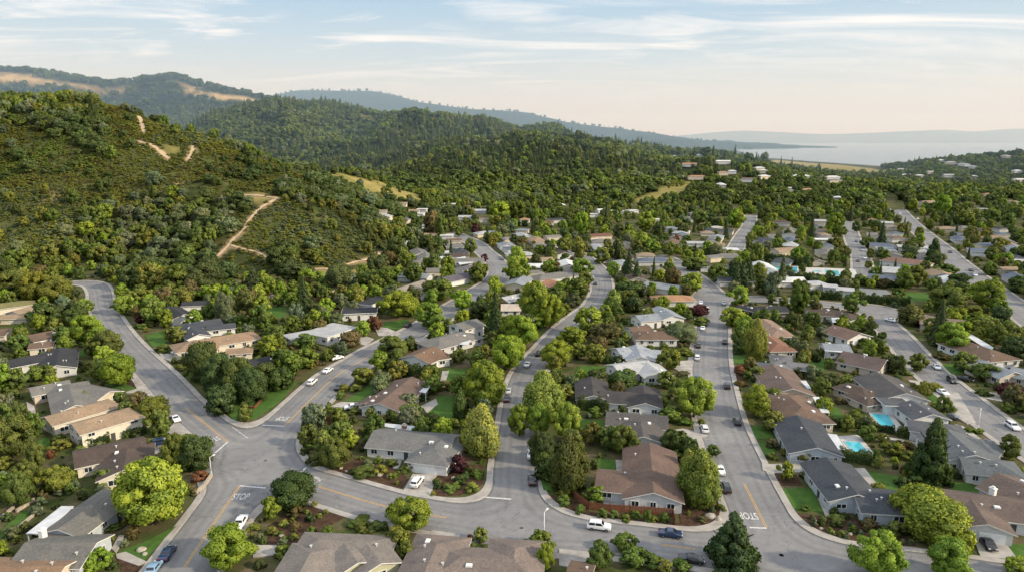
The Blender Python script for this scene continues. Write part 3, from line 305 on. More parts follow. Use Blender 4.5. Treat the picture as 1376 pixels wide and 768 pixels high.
["pale grey roofed house on the hazy slopes toward the bay, rightmost such",6,2,[978.7,1376.0,1.47,18.5,10.0,"hh",4.4]],
["blue grey roofed house right of the yellow-lined street, first from near end",10,1,[3.8,344.0,1.33,20.3,10.1,"gg",2.8]],["white roofed house right of the yellow-lined street, second from near end",8,1,[9.9,387.0,3.11,15.1,9.6,"gh",2.8]],
["pale grey roofed house right of the yellow-lined street, third from near end",6,2,[4.6,428.8,3.33,16.6,9.1,"hh",2.8]],["blue roofed house right of the yellow-lined street, fourth from near end",9,0,[-0.1,448.6,1.85,15.6,9.8,"ff",2.8]],
["blue grey roofed house right of the yellow-lined street, fifth from near end",10,0,[-3.9,467.0,1.75,15.9,10.6,"gh",2.8]],
["pale grey roofed house right of the yellow-lined street, sixth from near end",6,1,[-21.0,526.0,3.57,15.9,9.8,"gh",2.8]],["white roofed house left of the straight avenue, first from near end",8,1,[227.4,346.7,-1.92,15.3,8.7,"gg",2.8]],
["tan roofed house left of the straight avenue, second from near end",4,3,[233.8,365.3,-1.94,17.2,10.9,"gg",2.8]],["grey roofed house left of the straight avenue, third from near end",5,3,[257.8,419.3,-1.99,17.4,9.6,"gg",2.8]],
["pale grey roofed house left of the straight avenue, fourth from near end",6,3,[263.7,438.2,-1.95,18.6,10.2,"ff",2.8]],["pale grey roofed house left of the straight avenue, fifth from near end",6,0,[272.5,455.7,-0.41,20.9,10.9,"ff",2.8]],
["brown roofed house left of the straight avenue, sixth from near end",3,0,[279.9,473.5,-2.03,16.2,11.0,"gh",2.8]],["white roofed house in back row right of the wide street, first from near end",8,0,[141.8,347.8,3.14,18.6,10.0,"gg",2.8]],
["pale grey roofed house in back row right of the wide street, second from near end",6,1,[143.5,369.2,1.56,20.8,8.6,"gg",2.8]],
["white roofed house in back row right of the wide street, third from near end",8,1,[144.7,385.6,1.48,20.5,9.9,"gg",2.8]],["slate roofed house right of the wide street, first from near end",0,3,[116.3,348.3,3.1,17.8,9.2,"gg",2.8]],
["white roofed house right of the wide street, second from near end",8,1,[115.8,368.6,1.54,19.6,10.3,"hh",2.8]],["dark brown roofed house right of the wide street, third from near end",2,0,[116.0,386.9,3.05,15.5,8.9,"ff",2.8]],
["blue roofed house right of the straight avenue, first from near end",9,3,[267.2,352.2,-1.9,16.2,10.7,"gg",2.8]],["blue roofed house right of the straight avenue, second from near end",9,0,[305.7,440.9,-1.97,16.5,10.8,"ff",2.8]],
["blue roofed house right of the straight avenue, third from near end",9,0,[328.0,495.5,-1.94,17.6,8.6,"gh",2.8]],["dark brown roofed house right of the middle street, first from near end",2,1,[65.8,354.5,1.52,15.5,9.8,"gg",2.8]],
["pale grey roofed house right of the middle street, second from near end",6,0,[65.4,396.0,1.64,17.1,8.7,"gh",2.8]],["dark brown roofed house right of the middle street, third from near end",2,3,[64.7,416.4,3.25,18.6,8.9,"gg",2.8]],
["grey roofed house right of the middle street, fourth from near end",5,3,[62.4,436.8,1.77,20.1,10.2,"gh",2.8]],["pale grey roofed house right of the middle street, fifth from near end",6,0,[57.8,456.9,1.77,20.9,8.6,"hh",2.8]],
["blue grey roofed house in back row left of the yellow-lined street, first from near end",10,3,[-51.8,359.3,2.85,16.9,9.3,"gg",2.8]],
["grey roofed house in back row left of the yellow-lined street, second from near end",5,3,[-51.4,400.6,3.27,17.3,10.9,"hh",2.8]],
["grey roofed house in back row left of the yellow-lined street, third from near end",5,1,[-53.5,417.4,1.72,19.0,9.9,"gg",2.8]],
["grey roofed house in back row left of the yellow-lined street, fourth from near end",5,3,[-59.7,433.8,1.86,19.4,9.6,"gg",2.8]],
["grey roofed house in back row left of the yellow-lined street, fifth from near end",5,1,[-64.1,454.6,3.31,19.8,8.8,"hh",2.8]],
["pale grey roofed house in back row left of the yellow-lined street, sixth from near end",6,3,[-67.5,472.9,3.32,16.0,10.6,"gg",2.8]],
["pale grey roofed house in back row left of the straight avenue",6,0,[211.5,374.0,-1.98,19.1,9.0,"ff",2.8]],["grey roofed house left of the middle street, first from near end",5,3,[33.4,376.8,1.47,19.9,10.5,"hh",2.8]],
["white roofed house left of the middle street, second from near end",8,3,[32.4,394.5,1.6,15.8,9.2,"gg",2.8]],["slate roofed house in back row left of the side street, first from near end",0,2,[162.5,403.5,-2.09,17.7,9.9,"hh",2.8]],
["pale grey roofed house in back row left of the side street, second from near end",6,2,[193.2,468.4,-2.01,17.0,9.5,"hh",2.8]],
["blue roofed house in back row left of the side street, third from near end",9,3,[200.1,487.0,-1.93,16.4,8.9,"gg",2.8]],
["grey roofed house in back row left of the side street, fourth from near end",5,0,[214.1,523.6,-2.0,16.1,8.9,"gg",2.8]],
["grey roofed house in back row left of the side street, fifth from near end",5,0,[221.8,541.9,-1.99,18.8,9.0,"gg",2.8]],["grey roofed house left of the yellow-lined street, first from near end",5,0,[-25.7,404.1,3.27,16.7,9.8,"gg",2.8]],
["slate roofed house left of the yellow-lined street, second from near end",0,1,[-33.4,440.3,1.76,16.5,8.9,"hh",2.8]],["grey roofed house left of the yellow-lined street, third from near end",5,2,[-39.4,459.7,1.76,19.4,11.0,"ff",2.8]],
["blue roofed house left of the wide street",9,3,[83.8,406.0,3.18,16.7,8.6,"gh",2.8]],["grey roofed house right of the side street, first from near end",5,0,[241.8,426.7,-1.99,20.8,8.5,"hh",2.8]],
["blue grey roofed house right of the side street, second from near end",10,3,[247.2,445.8,-1.92,17.5,9.8,"ff",2.8]],["blue roofed house right of the side street, third from near end",9,1,[254.3,463.8,-0.37,15.3,10.6,"gh",2.8]],
["slate roofed house right of the side street, fourth from near end",0,1,[263.1,481.3,-1.93,20.5,9.2,"gh",2.8]],["grey roofed house right of the side street, fifth from near end",5,1,[279.8,516.3,-0.46,16.5,8.8,"gg",2.8]],
["dark brown roofed house in back row right of the yellow-lined street, first from near end",2,0,[31.6,434.1,1.8,16.7,9.6,"gh",2.8]],
["tan roofed house in back row right of the yellow-lined street, second from near end",4,2,[17.4,492.2,1.75,20.5,9.5,"hh",2.8]],
["pale grey roofed house in back row right of the yellow-lined street, third from near end",6,2,[8.5,515.2,1.9,19.9,8.5,"hh",2.8]],
["blue grey roofed house in back row right of the straight avenue, first from near end",10,0,[335.7,449.3,-2.01,18.1,10.6,"gh",2.8]],
["tan roofed house in back row right of the straight avenue, second from near end",4,0,[344.1,467.6,-1.94,17.5,9.4,"gg",2.8]],
["grey roofed house in back row right of the straight avenue, third from near end",5,3,[352.9,485.2,-1.93,18.2,11.0,"gg",2.8]],
["tan roofed house in back row right of the straight avenue, fourth from near end",4,3,[358.1,504.2,-0.41,16.9,9.9,"gh",2.8]],
["dark brown roofed house in back row right of the straight avenue, fifth from near end",2,3,[373.3,539.6,-2.03,18.5,9.1,"gg",2.8]],
["slate roofed house right of the back street, first from near end",0,1,[175.5,473.4,-1.94,16.3,8.9,"gg",2.8]],["slate roofed house right of the back street, second from near end",0,0,[181.9,492.0,-0.43,16.5,10.7,"hh",2.8]],
["brown roofed house in back row left of the back street, first from near end",3,2,[112.1,478.4,-1.96,16.0,10.7,"gg",2.8]],
["grey roofed house in back row left of the back street, second from near end",5,1,[118.3,496.8,-1.96,15.9,8.7,"gh",2.8]],
["blue roofed house in back row left of the back street, third from near end",9,2,[128.0,513.7,-1.96,15.1,8.9,"gg",2.8]],
["pale grey roofed house in back row left of the back street, fourth from near end",6,3,[132.9,532.9,-2.01,16.1,10.6,"gh",2.8]],["grey roofed house left of the back street, first from near end",5,1,[144.6,486.1,-2.0,20.4,9.2,"gg",2.8]],
["blue grey roofed house left of the back street, second from near end",10,3,[152.0,504.0,-1.97,20.0,8.9,"hh",2.8]],["slate roofed house left of the back street, third from near end",0,2,[165.6,540.9,-0.43,20.4,9.4,"gg",2.8]]],
"pal":[[0.052,0.058,0.068],[0.034,0.035,0.04],[0.075,0.056,0.047],[0.125,0.085,0.062],[0.25,0.18,0.12],[0.15,0.142,0.132],[0.33,0.335,0.34],[0.135,0.068,0.046],[0.62,0.62,0.62],[0.09,0.11,0.15],[0.2,0.22,0.245],[0.3,0.17,0.1],
[0.63,0.57,0.47]],"kinds":["b","b2","c","c2","g","k","k2","m","o","p","r","ro","u","w","y"],
"adj":[{"b":"bright green round","b2":"golden green spreading","m":"mid green leafy","o":"dark green oak","y":"olive yellow rounded","g":"grey green soft","r":"rusty red leaved","ro":"bronze green","p":"dark plum leaved","w":"pale green feathery tall","c":"dark pointed conifer","c2":"broad dark conifer","k":"narrow columnar","k2":"tall olive conical","u":"umbrella topped oak"},{"b":"bright green","b2":"golden green","m":"mid green","o":"dark green","y":"olive yellow","g":"grey green","r":"rusty red","ro":"bronze green","p":"dark plum leaved","w":"pale silvery","c":"dark pointed conifer","c2":"broad dark conifer","k":"narrow columnar","k2":"tall olive conical","u":"umbrella topped oak"}],
"anchors":["corner lot house with patio cover","tan roofed house at the corner edge","dark brown house on the slope","two storey cream house","grey house with three low wings","charcoal house behind a hedge row","brown house left of the bend","tan hillside house","moss roofed house","brown house at the left edge","black roofed hillside house","slate house with twin gables","tan hip roofed house","black flat house behind the oaks","pale flat roofed house","black and white flat house","grey tan gabled house","plum roofed house","white banded flat house","grey hip roofed house","tall white house by the redwood","brown gabled house with side porch","brown house with white patio roof","grey house with white garage door","grey brown house with two front bays","brown roofed house with steep gables","brown house at the bottom rim","reddish brown house with wood fence","charcoal house with brown gable","long black roofed house","silver roofed house","blue grey house with crossing roofs","brown house behind the round oak","white gabled house with blue roof","orange tan roofed house","long grey roofed house","terracotta roofed house","grey domed roof house","beige house left of the tall poplars","pale grey split roof house","slate L shaped corner house","slate house beside the pool","rusty hip roofed house","brown house with cream fascia","grey gabled house on the wide street","small red brown house","tan house with beige rim","black roofed house at the side road","brown house under the connecting street","brown house beside the rock garden","dark brown house with white skylight","blue grey house with white terrace","slate house with white side wall","small brown house with beige dome","pool cabana house","slate house by the big conifer","brown house with white chimney","grey house behind the maroon bush","brown house with white curved roof","long tan roofed house","blue roofed house by the hedge","brown roofed house by the avenue","white flat roofed pavilion"],
"ords":["leftmost","rightmost","middle","second from left","third from left","fourth from left","fifth from left","sixth from left","seventh from left"],"trees":[[-71.5,122.8,13.4,14.3,0,[0,0,-1],101],[39.1,108.6,10.9,12.1,3,[0,26,-1],94],
[80.7,119.4,8.7,12.9,1,[0,40,0],92],[93.3,139.8,15.2,10.9,3,[1,56,-1],99],[-51.1,109.5,7.0,9.9,0,[1,24,0],75],[39.2,130.2,11.8,8.9,13,[0,27,1],83],[63.7,106.0,8.4,8.3,0,[3,40,-1],70],[12.2,135.9,13.3,8.1,6,[1,27,-1],86],
[-7.2,153.1,12.6,10.3,13,[0,23,-1],74],[-7.8,182.4,13.5,12.9,0,[0,22,-1],68],[75.9,105.8,7.3,7.8,0,[0,40,-1],68],[8.3,174.2,13.5,10.7,13,[1,29,-1],71],[-119.7,151.6,10.1,10.4,7,[1,3,2],62],[50.0,175.7,11.7,10.6,0,[0,29,-1],62],
[-45.9,130.4,6.4,9.8,8,[2,24,-1],63],[-20.0,121.1,6.2,8.7,0,[0,24,-1],60],[-87.7,193.8,12.4,11.1,8,[1,13,2],59],[-81.0,190.4,12.2,9.7,8,[1,13,1],59],[158.2,243.2,18.1,10.5,2,[1,58,-1],68],[-121.5,200.0,10.4,11.8,0,[0,4,-1],51],
[-1.8,215.1,12.0,11.9,0,[0,21,0],51],[9.0,272.3,17.7,12.6,0,[0,38,0],60],[-76.0,187.4,10.5,9.5,8,[3,13,0],53],[-98.2,205.4,12.3,9.7,8,[1,13,0],56],[-6.3,250.3,19.8,9.2,2,[0,20,-1],71],[-73.3,146.3,8.1,7.6,8,[0,2,-1],51],
[-102.4,129.4,7.5,6.4,7,[1,0,-1],53],[-96.9,172.7,6.9,10.6,14,[0,3,-1],53],[13.7,161.2,10.2,7.2,0,[1,28,1],56],[-40.9,146.3,7.5,7.6,7,[1,23,3],47],[3.7,239.1,12.0,12.0,0,[0,20,1],47],[-153.4,334.1,14.3,18.5,8,[2,10,-1],50],
[-91.6,291.6,17.1,12.0,2,[1,15,-1],54],[67.2,176.5,9.2,8.4,0,[1,42,-1],47],[-239.6,323.4,12.9,18.0,14,[2,8,-1],50],[-213.4,311.2,12.1,17.3,14,[0,8,1],50],[211.2,295.4,13.3,14.6,0,[0,59,-1],44],[-77.9,145.8,8.8,6.1,7,[0,2,0],53],
[-48.6,282.0,11.8,14.9,0,[0,15,-1],47],[158.7,236.0,10.1,11.8,0,[1,58,-1],44],[193.0,292.9,10.9,16.4,7,[2,59,-1],50],[-99.1,135.6,5.8,7.1,14,[1,2,1],44],[-222.1,310.3,14.4,14.3,14,[0,8,0],44],[1.9,241.9,11.3,11.3,0,[0,20,0],44],
[15.1,217.8,9.3,11.0,0,[1,30,-1],44],[-141.6,228.4,9.6,11.5,7,[0,5,-1],44],[-75.9,198.0,7.9,10.0,8,[3,13,2],44],[-81.1,179.6,8.0,8.6,8,[0,3,-1],41],[-159.2,246.6,10.4,11.9,0,[0,6,-1],43],[-85.1,328.4,14.7,14.5,12,[1,16,-1],43],
[-105.0,135.2,7.0,5.7,14,[1,2,0],47],[15.5,108.0,5.3,5.1,7,[2,26,2],43],[7.0,148.7,8.1,5.7,8,[1,27,0],50],[-163.3,328.2,14.2,14.0,7,[2,10,-1],41],[29.5,255.3,11.3,11.0,0,[1,32,-1],41],[-73.4,108.1,3.7,5.4,0,[0,1,-1],41],
[84.7,227.3,13.7,7.6,13,[1,44,-1],54],[27.1,153.5,7.4,6.6,7,[1,28,1],43],[7.0,163.9,8.5,6.2,0,[1,28,0],47],[-252.3,332.1,16.8,12.0,8,[2,8,-1],47],[15.5,266.9,13.9,9.8,0,[0,38,1],47],[0.2,216.9,11.1,8.0,0,[0,21,1],47],
[-147.7,272.0,11.3,11.7,7,[1,10,1],40],[-33.0,266.1,10.4,11.9,0,[1,20,-1],40],[8.1,141.3,6.1,5.9,8,[1,27,1],41],[83.3,114.0,4.9,4.9,1,[0,40,1],41],[-179.7,332.4,14.6,13.1,14,[0,7,0],41],[-129.1,333.1,12.2,15.3,2,[0,10,-1],41],
[2.6,360.7,18.3,12.4,0,[1,37,1],47],[-41.4,228.4,7.5,11.5,7,[1,21,-1],44],[-21.3,114.0,4.7,5.1,14,[0,24,0],38],[1.9,163.7,8.6,5.6,0,[0,23,1],47],[-71.5,208.0,8.6,8.4,7,[0,13,2],38],[-108.3,132.0,5.6,5.1,0,[1,2,-1],41],
[5.9,107.6,5.3,3.7,0,[1,26,-1],47],[2.4,353.5,14.3,13.3,0,[1,37,0],38],[64.0,248.5,6.8,13.2,4,[0,32,-1],47],[39.4,153.3,6.3,5.8,8,[0,28,0],40],[181.7,252.4,8.5,11.3,7,[0,59,0],40],[35.2,246.4,7.5,11.5,11,[1,32,-1],41],
[89.2,106.5,3.1,5.0,0,[3,56,-1],38],[-192.1,337.0,12.6,13.3,8,[0,8,-1],35],[-75.0,212.6,7.9,8.6,7,[0,13,0],35],[-70.7,197.4,7.0,8.0,8,[3,13,1],35],[-14.7,189.8,6.9,7.7,7,[0,22,1],35],[-98.9,260.9,10.8,9.5,7,[0,12,0],38],
[5.6,114.1,3.3,5.3,7,[2,26,0],38],[23.7,156.3,5.8,5.9,7,[1,28,2],37],[118.7,344.2,13.6,12.4,2,[1,62,5],37],[164.3,271.9,9.0,11.3,6,[1,59,-1],37],[-34.4,313.0,10.2,13.4,7,[0,16,-1],38],[-110.0,145.4,6.9,4.6,7,[1,2,-1],44],
[124.4,287.6,14.0,8.6,7,[1,48,-1],44],[21.9,109.5,3.0,5.1,7,[0,26,0],38],[22.5,243.4,6.7,11.4,0,[1,31,-1],41],[-90.6,163.3,7.5,5.7,7,[0,3,1],39],[-193.6,271.7,9.0,10.8,8,[0,7,-1],35],[-171.8,332.1,12.4,12.0,14,[0,7,1],35],
[-51.9,166.6,7.8,5.6,4,[1,22,0],40],[14.5,152.4,6.9,5.3,7,[1,28,0],38],[-89.6,138.4,3.6,6.3,7,[3,2,-1],38],[-69.2,217.3,6.4,9.5,7,[0,13,1],38],[149.6,205.3,5.4,9.3,7,[1,57,1],40],[-119.1,273.8,13.2,7.7,4,[0,11,-1],44],
[-115.3,357.4,8.7,16.3,8,[1,16,0],41],[53.5,309.7,9.8,12.2,8,[1,34,-1],35],[67.9,167.0,5.4,6.6,14,[1,41,-1],34],[175.3,227.5,7.9,8.4,8,[0,58,-1],32],[-8.0,171.6,7.1,6.0,4,[0,23,-1],35],[9.9,309.7,9.3,12.2,0,[0,39,-1],35],
[-7.0,194.8,7.8,6.8,8,[0,22,-1],34],[89.6,267.2,8.1,10.6,0,[1,46,0],35],[-48.5,124.2,4.9,4.0,0,[1,24,1],38],[-154.7,196.8,8.0,6.0,0,[1,4,-1],38],[20.8,113.8,3.4,4.5,7,[2,26,1],32],[88.5,327.6,10.5,11.8,0,[0,35,-1],32],
[258.0,411.8,15.6,12.8,3,[0,61,-1],35],[-45.5,153.0,6.3,5.1,14,[1,23,-1],34],[-43.5,160.8,5.1,6.1,7,[1,23,4],32],[-9.5,164.0,6.2,5.8,0,[0,23,2],32],[-162.2,204.8,7.4,7.3,4,[1,5,-1],31],[34.6,200.6,4.9,8.8,8,[3,30,-1],38],
[-135.1,215.8,8.1,7.3,0,[0,5,-1],33],[30.9,316.9,9.9,11.5,7,[0,36,-1],32],[20.2,159.1,5.5,5.5,14,[1,28,-1],32],[63.2,362.7,16.8,8.9,2,[1,35,2],43],[118.7,150.4,6.1,4.9,7,[0,55,-1],34],[-116.8,292.0,11.6,8.2,6,[0,10,-1],37],
[-22.2,295.6,9.1,10.3,0,[1,38,-1],31],[52.3,215.2,7.0,7.3,7,[0,30,1],31],[-50.4,157.6,5.6,5.2,7,[1,23,0],32],[28.6,223.0,6.5,8.2,14,[1,31,1],32],[-127.0,156.7,5.5,5.6,7,[1,3,0],30],[149.1,214.0,5.9,8.3,7,[1,57,0],34],
[10.3,184.4,7.1,5.7,7,[1,29,0],33],[-135.0,169.3,6.7,5.1,7,[1,4,0],34],[-34.8,163.1,6.0,5.3,7,[1,23,1],31],[-150.4,196.8,6.6,6.0,7,[1,4,1],32],[-170.1,300.3,8.3,10.9,7,[1,10,0],32],[-122.8,365.4,9.4,13.1,8,[-1,0,1],32],
[-63.0,336.0,11.7,9.9,7,[1,16,-1],32],[-46.6,201.8,5.2,7.5,14,[1,22,-1],32],[-86.6,240.7,8.3,7.3,7,[1,14,0],32],[-26.9,167.6,6.6,5.0,4,[2,23,-1],33],[-17.6,162.1,5.6,5.5,0,[0,23,0],29],[146.9,189.7,4.6,7.4,9,[3,57,-1],34],
[-18.7,110.5,3.9,3.4,14,[0,24,1],34],[-22.9,161.9,6.2,4.9,7,[2,23,-1],32],[-85.2,228.9,7.9,7.3,0,[2,13,-1],30],[42.0,149.8,5.9,4.2,8,[0,28,1],35],[123.2,346.2,13.2,9.1,2,[1,62,7],35],[254.0,332.4,7.9,13.1,8,[0,60,1],35],
[116.2,350.8,13.5,9.2,2,[1,62,3],35],[69.9,150.3,3.7,5.8,14,[3,41,-1],33],[-36.6,204.6,6.7,6.9,14,[1,21,-1],29],[209.3,346.9,10.2,11.4,14,[0,60,-1],29],[-8.6,204.6,6.7,6.7,4,[0,21,-1],28],[40.2,143.6,5.8,3.8,13,[0,27,0],37],
[-122.2,163.2,6.2,4.8,7,[1,3,1],32],[84.4,240.6,8.3,6.9,7,[1,45,-1],32],[-77.8,152.6,5.7,4.6,7,[0,2,2],31],[48.3,186.3,7.2,5.3,7,[0,29,1],33],[-165.6,242.4,7.1,8.1,7,[0,6,-1],29],[-14.0,173.7,8.5,3.9,5,[0,23,-1],42],
[108.4,552.6,16.2,16.9,0,[-1,0,6],28],[-11.4,617.7,18.3,18.9,0,[-1,0,0],28],[18.0,131.9,3.1,4.6,0,[1,27,-1],29],[90.4,139.5,3.3,4.9,7,[1,56,-1],29],[-168.7,287.9,8.1,9.5,0,[1,10,0],29],[-75.9,380.2,10.3,12.4,8,[1,17,-1],29],
[64.8,412.5,15.6,10.1,6,[0,37,-1],35],[-73.2,431.3,13.5,12.6,8,[1,18,0],29],[-43.6,214.0,7.0,6.8,0,[1,21,-1],28],[142.1,182.7,6.8,5.2,11,[3,57,-1],32],[-12.2,143.8,4.4,4.3,9,[0,23,-1],31],[253.6,532.4,17.5,14.6,0,[-1,0,7],31],
[103.3,302.8,9.2,9.2,0,[1,47,-1],28],[128.4,294.6,11.3,7.0,2,[1,48,-1],35],[-125.8,245.6,6.2,8.6,14,[1,11,-1],31],[-10.8,626.7,17.4,19.2,0,[-1,0,3],28],[38.1,369.4,10.2,11.5,0,[0,37,-1],28],[89.9,253.2,8.4,7.3,0,[1,46,1],29],
[133.2,213.5,6.1,6.6,14,[0,50,-1],27],[125.0,320.2,12.5,7.4,4,[1,62,-1],35],[141.5,350.1,15.9,6.9,2,[1,62,1],41],[-361.4,606.1,26,10.2,3,[-1,1,-1],46],[-11.5,216.3,6.8,6.5,7,[0,21,-1],27],[-75.4,239.6,5.2,8.8,7,[1,14,1],32],
[44.9,293.3,9.6,7.8,13,[1,33,-1],30],[139.3,345.8,13.3,7.7,2,[1,62,8],35],[256.5,469.5,18.8,9.9,2,[2,61,-1],37],[36.4,136.3,3.4,4.3,7,[0,27,-1],26],[-152.1,360.2,9.5,10.6,8,[-1,0,0],26],[-18.1,352.6,9.7,10.4,7,[0,17,1],26],
[47.1,198.3,5.3,6.1,7,[0,30,0],26],[113.6,338.0,14.7,6.7,2,[0,35,-1],40],[109.0,352.6,9.7,10.4,7,[0,35,1],26],[149.6,290.5,8.4,8.5,7,[0,48,-1],27],[-177.0,234.7,6.2,7.5,7,[1,6,1],28],[125.7,356.5,13.1,8.2,2,[1,62,6],34],
[91.8,190.5,6.1,5.6,7,[1,53,-1],27],[-59.8,242.4,5.7,8.1,11,[0,14,-1],29],[98.0,198.5,4.5,6.7,8,[1,53,-1],29],[53.5,409.0,10.1,13.3,7,[0,37,-1],29],[-23.6,193.5,5.8,5.9,7,[0,22,0],26],[178.8,234.1,6.9,7.1,14,[0,58,-1],26],
[-39.3,192.3,6.0,5.6,4,[1,22,1],27],[25.0,109.2,2.1,3.9,7,[0,26,2],29],[195.7,280.8,5.4,11.2,14,[0,59,-1],35],[212.4,480.8,23.8,7.8,2,[-1,0,-1],46],[-28.3,176.0,3.6,6.6,7,[3,22,-1],32],[-88.5,270.4,9.4,6.3,4,[1,15,-1],32],
[65.6,351.9,12.2,8.1,2,[1,35,1],32],[42.7,173.0,3.6,6.5,7,[0,29,0],32],[114.8,351.9,12.2,8.1,2,[1,62,0],32],[-53.7,519.5,18.0,11.8,7,[-1,0,0],32],[54.1,531.6,18.4,12.1,0,[-1,0,4],32],[-150.1,204.4,5.0,6.2,7,[3,5,0],26],
[109.6,357.2,9.4,10.5,7,[0,35,2],26],[426.6,677.2,20.1,17.4,0,[-1,0,1],28],[118.5,350.1,14.2,6.9,2,[1,62,4],37],[85.9,176.5,5.5,5.1,0,[0,42,-1],26],[13.2,198.2,6.3,5.5,7,[1,29,1],27],[13.8,209.7,7.0,5.3,14,[1,30,-1],29],
[206.7,279.5,7.8,8.1,7,[0,59,1],25],[12.6,288.2,8.3,8.1,7,[0,38,0],25],[-39.9,156.4,4.8,4.4,0,[1,23,-1],26],[-13.8,281.1,7.9,8.0,8,[1,38,-1],25],[-117.7,145.4,3.0,4.6,14,[1,3,0],26],[76.0,186.2,4.2,5.7,7,[1,42,-1],26],
[-102.1,220.3,8.5,4.5,8,[3,12,-1],35],[-51.9,352.3,9.8,9.3,7,[2,16,-1],26],[16.3,276.7,7.8,7.4,7,[0,38,1],26],[22.6,227.1,5.7,6.9,14,[1,31,0],26],[62.6,368.9,10.4,9.7,2,[1,35,0],26],[15.8,189.2,4.4,5.8,14,[1,29,-1],26],
[240.1,371.9,6.5,14.6,7,[0,61,-1],35],[104.6,388.2,7.6,13.9,7,[0,35,0],32],[-28.2,247.6,7.3,6.8,0,[1,19,-1],25],[-146.1,228.2,6.9,5.8,14,[0,5,-1],28],[-90.8,249.9,5.7,7.9,7,[0,12,1],28],[-93.8,112.0,2.9,3.2,0,[2,1,-1],26],
[204.4,311.1,9.1,8.3,7,[0,60,-1],26],[228.4,340.9,7.3,11.2,8,[0,60,0],29],[263.4,443.8,9.5,14.4,7,[2,61,-1],29],[-80.1,285.2,7.8,8.1,0,[1,15,-1],25],[179.8,242.6,7.5,6.2,7,[0,59,2],27],[-108.4,288.0,8.0,8.0,0,[0,11,-1],24],
[-132.4,305.2,9.1,7.8,0,[0,10,-1],26],[52.2,298.8,8.2,8.3,7,[1,34,-1],24],[-140.3,178.1,6.0,4.3,4,[1,4,-1],29],[-119.4,300.1,8.9,7.6,11,[0,10,-1],26],[201.8,272.4,7.8,7.3,8,[0,59,-1],25],[-18.7,359.8,9.5,9.5,7,[0,17,0],25],
[-56.8,453.5,12.0,11.8,8,[1,18,1],25],[-72.0,172.3,5.6,4.3,7,[0,2,1],28],[26.0,199.0,5.7,5.5,8,[1,30,-1],24],[-185.9,351.2,9.4,9.7,0,[0,8,-1],24],[-128.8,267.8,7.3,7.4,0,[2,11,-1],24],[30.0,107.5,2.1,3.5,7,[0,26,1],26],
[10.8,266.4,6.2,8.0,0,[0,38,2],26],[-104.7,341.8,9.5,9.1,0,[1,16,-1],24],[-45.1,303.7,8.9,7.8,8,[3,16,-1],26],[323.6,475.5,15.3,10.1,6,[-1,0,-1],30],[5.5,257.3,8.1,6.1,4,[0,20,-1],27],[-134.3,174.2,5.2,4.6,8,[1,4,-1],25],
[-72.6,338.5,9.2,9.1,8,[1,16,1],24],[92.0,153.0,3.3,5.0,14,[1,55,-1],28],[42.2,432.0,12.8,9.9,13,[-1,0,-1],28],[-5.9,116.5,2.7,3.3,14,[2,25,-1],24],[21.4,316.9,5.6,11.5,7,[3,36,-1],32],[144.9,399.9,14.2,7.9,7,[1,62,-1],32],
[61.3,140.5,4.6,3.4,0,[1,40,-1],28],[-26.1,199.3,6.2,5.0,14,[0,22,-1],26],[-139.6,265.8,7.9,6.6,0,[1,10,1],26],[76.7,204.2,4.9,5.5,7,[1,43,-1],24],[-104.5,173.3,5.6,4.2,7,[0,3,0],27],[83.8,347.5,9.3,9.2,11,[2,35,-1],24],
[-111.3,156.1,2.4,5.4,14,[1,3,1],29],[80.0,283.3,5.3,9.4,9,[0,34,-1],29],[-131.1,204.9,5.8,5.4,7,[0,4,-1],24],[104.6,142.3,2.5,4.5,10,[3,55,-1],26],[31.1,232.9,6.5,6.1,11,[1,31,-1],24],[-136.8,161.6,8.1,8.3,14,[1,4,-1],43],
[27.0,107.4,2.4,3.1,14,[0,26,-1],23],[-147.1,205.7,4.9,5.6,7,[3,5,1],23],[-8.7,331.1,8.1,8.7,0,[1,39,-1],23],[-29.1,181.5,4.7,5.0,4,[0,22,-1],23],[89.9,467.1,11.6,12.1,0,[-1,0,5],23],[-180.3,240.2,7.3,5.7,7,[1,6,0],26],
[124.5,227.8,6.7,5.6,0,[0,51,-1],25],[393.0,591.4,13.7,16.2,7,[-1,0,1],25]],
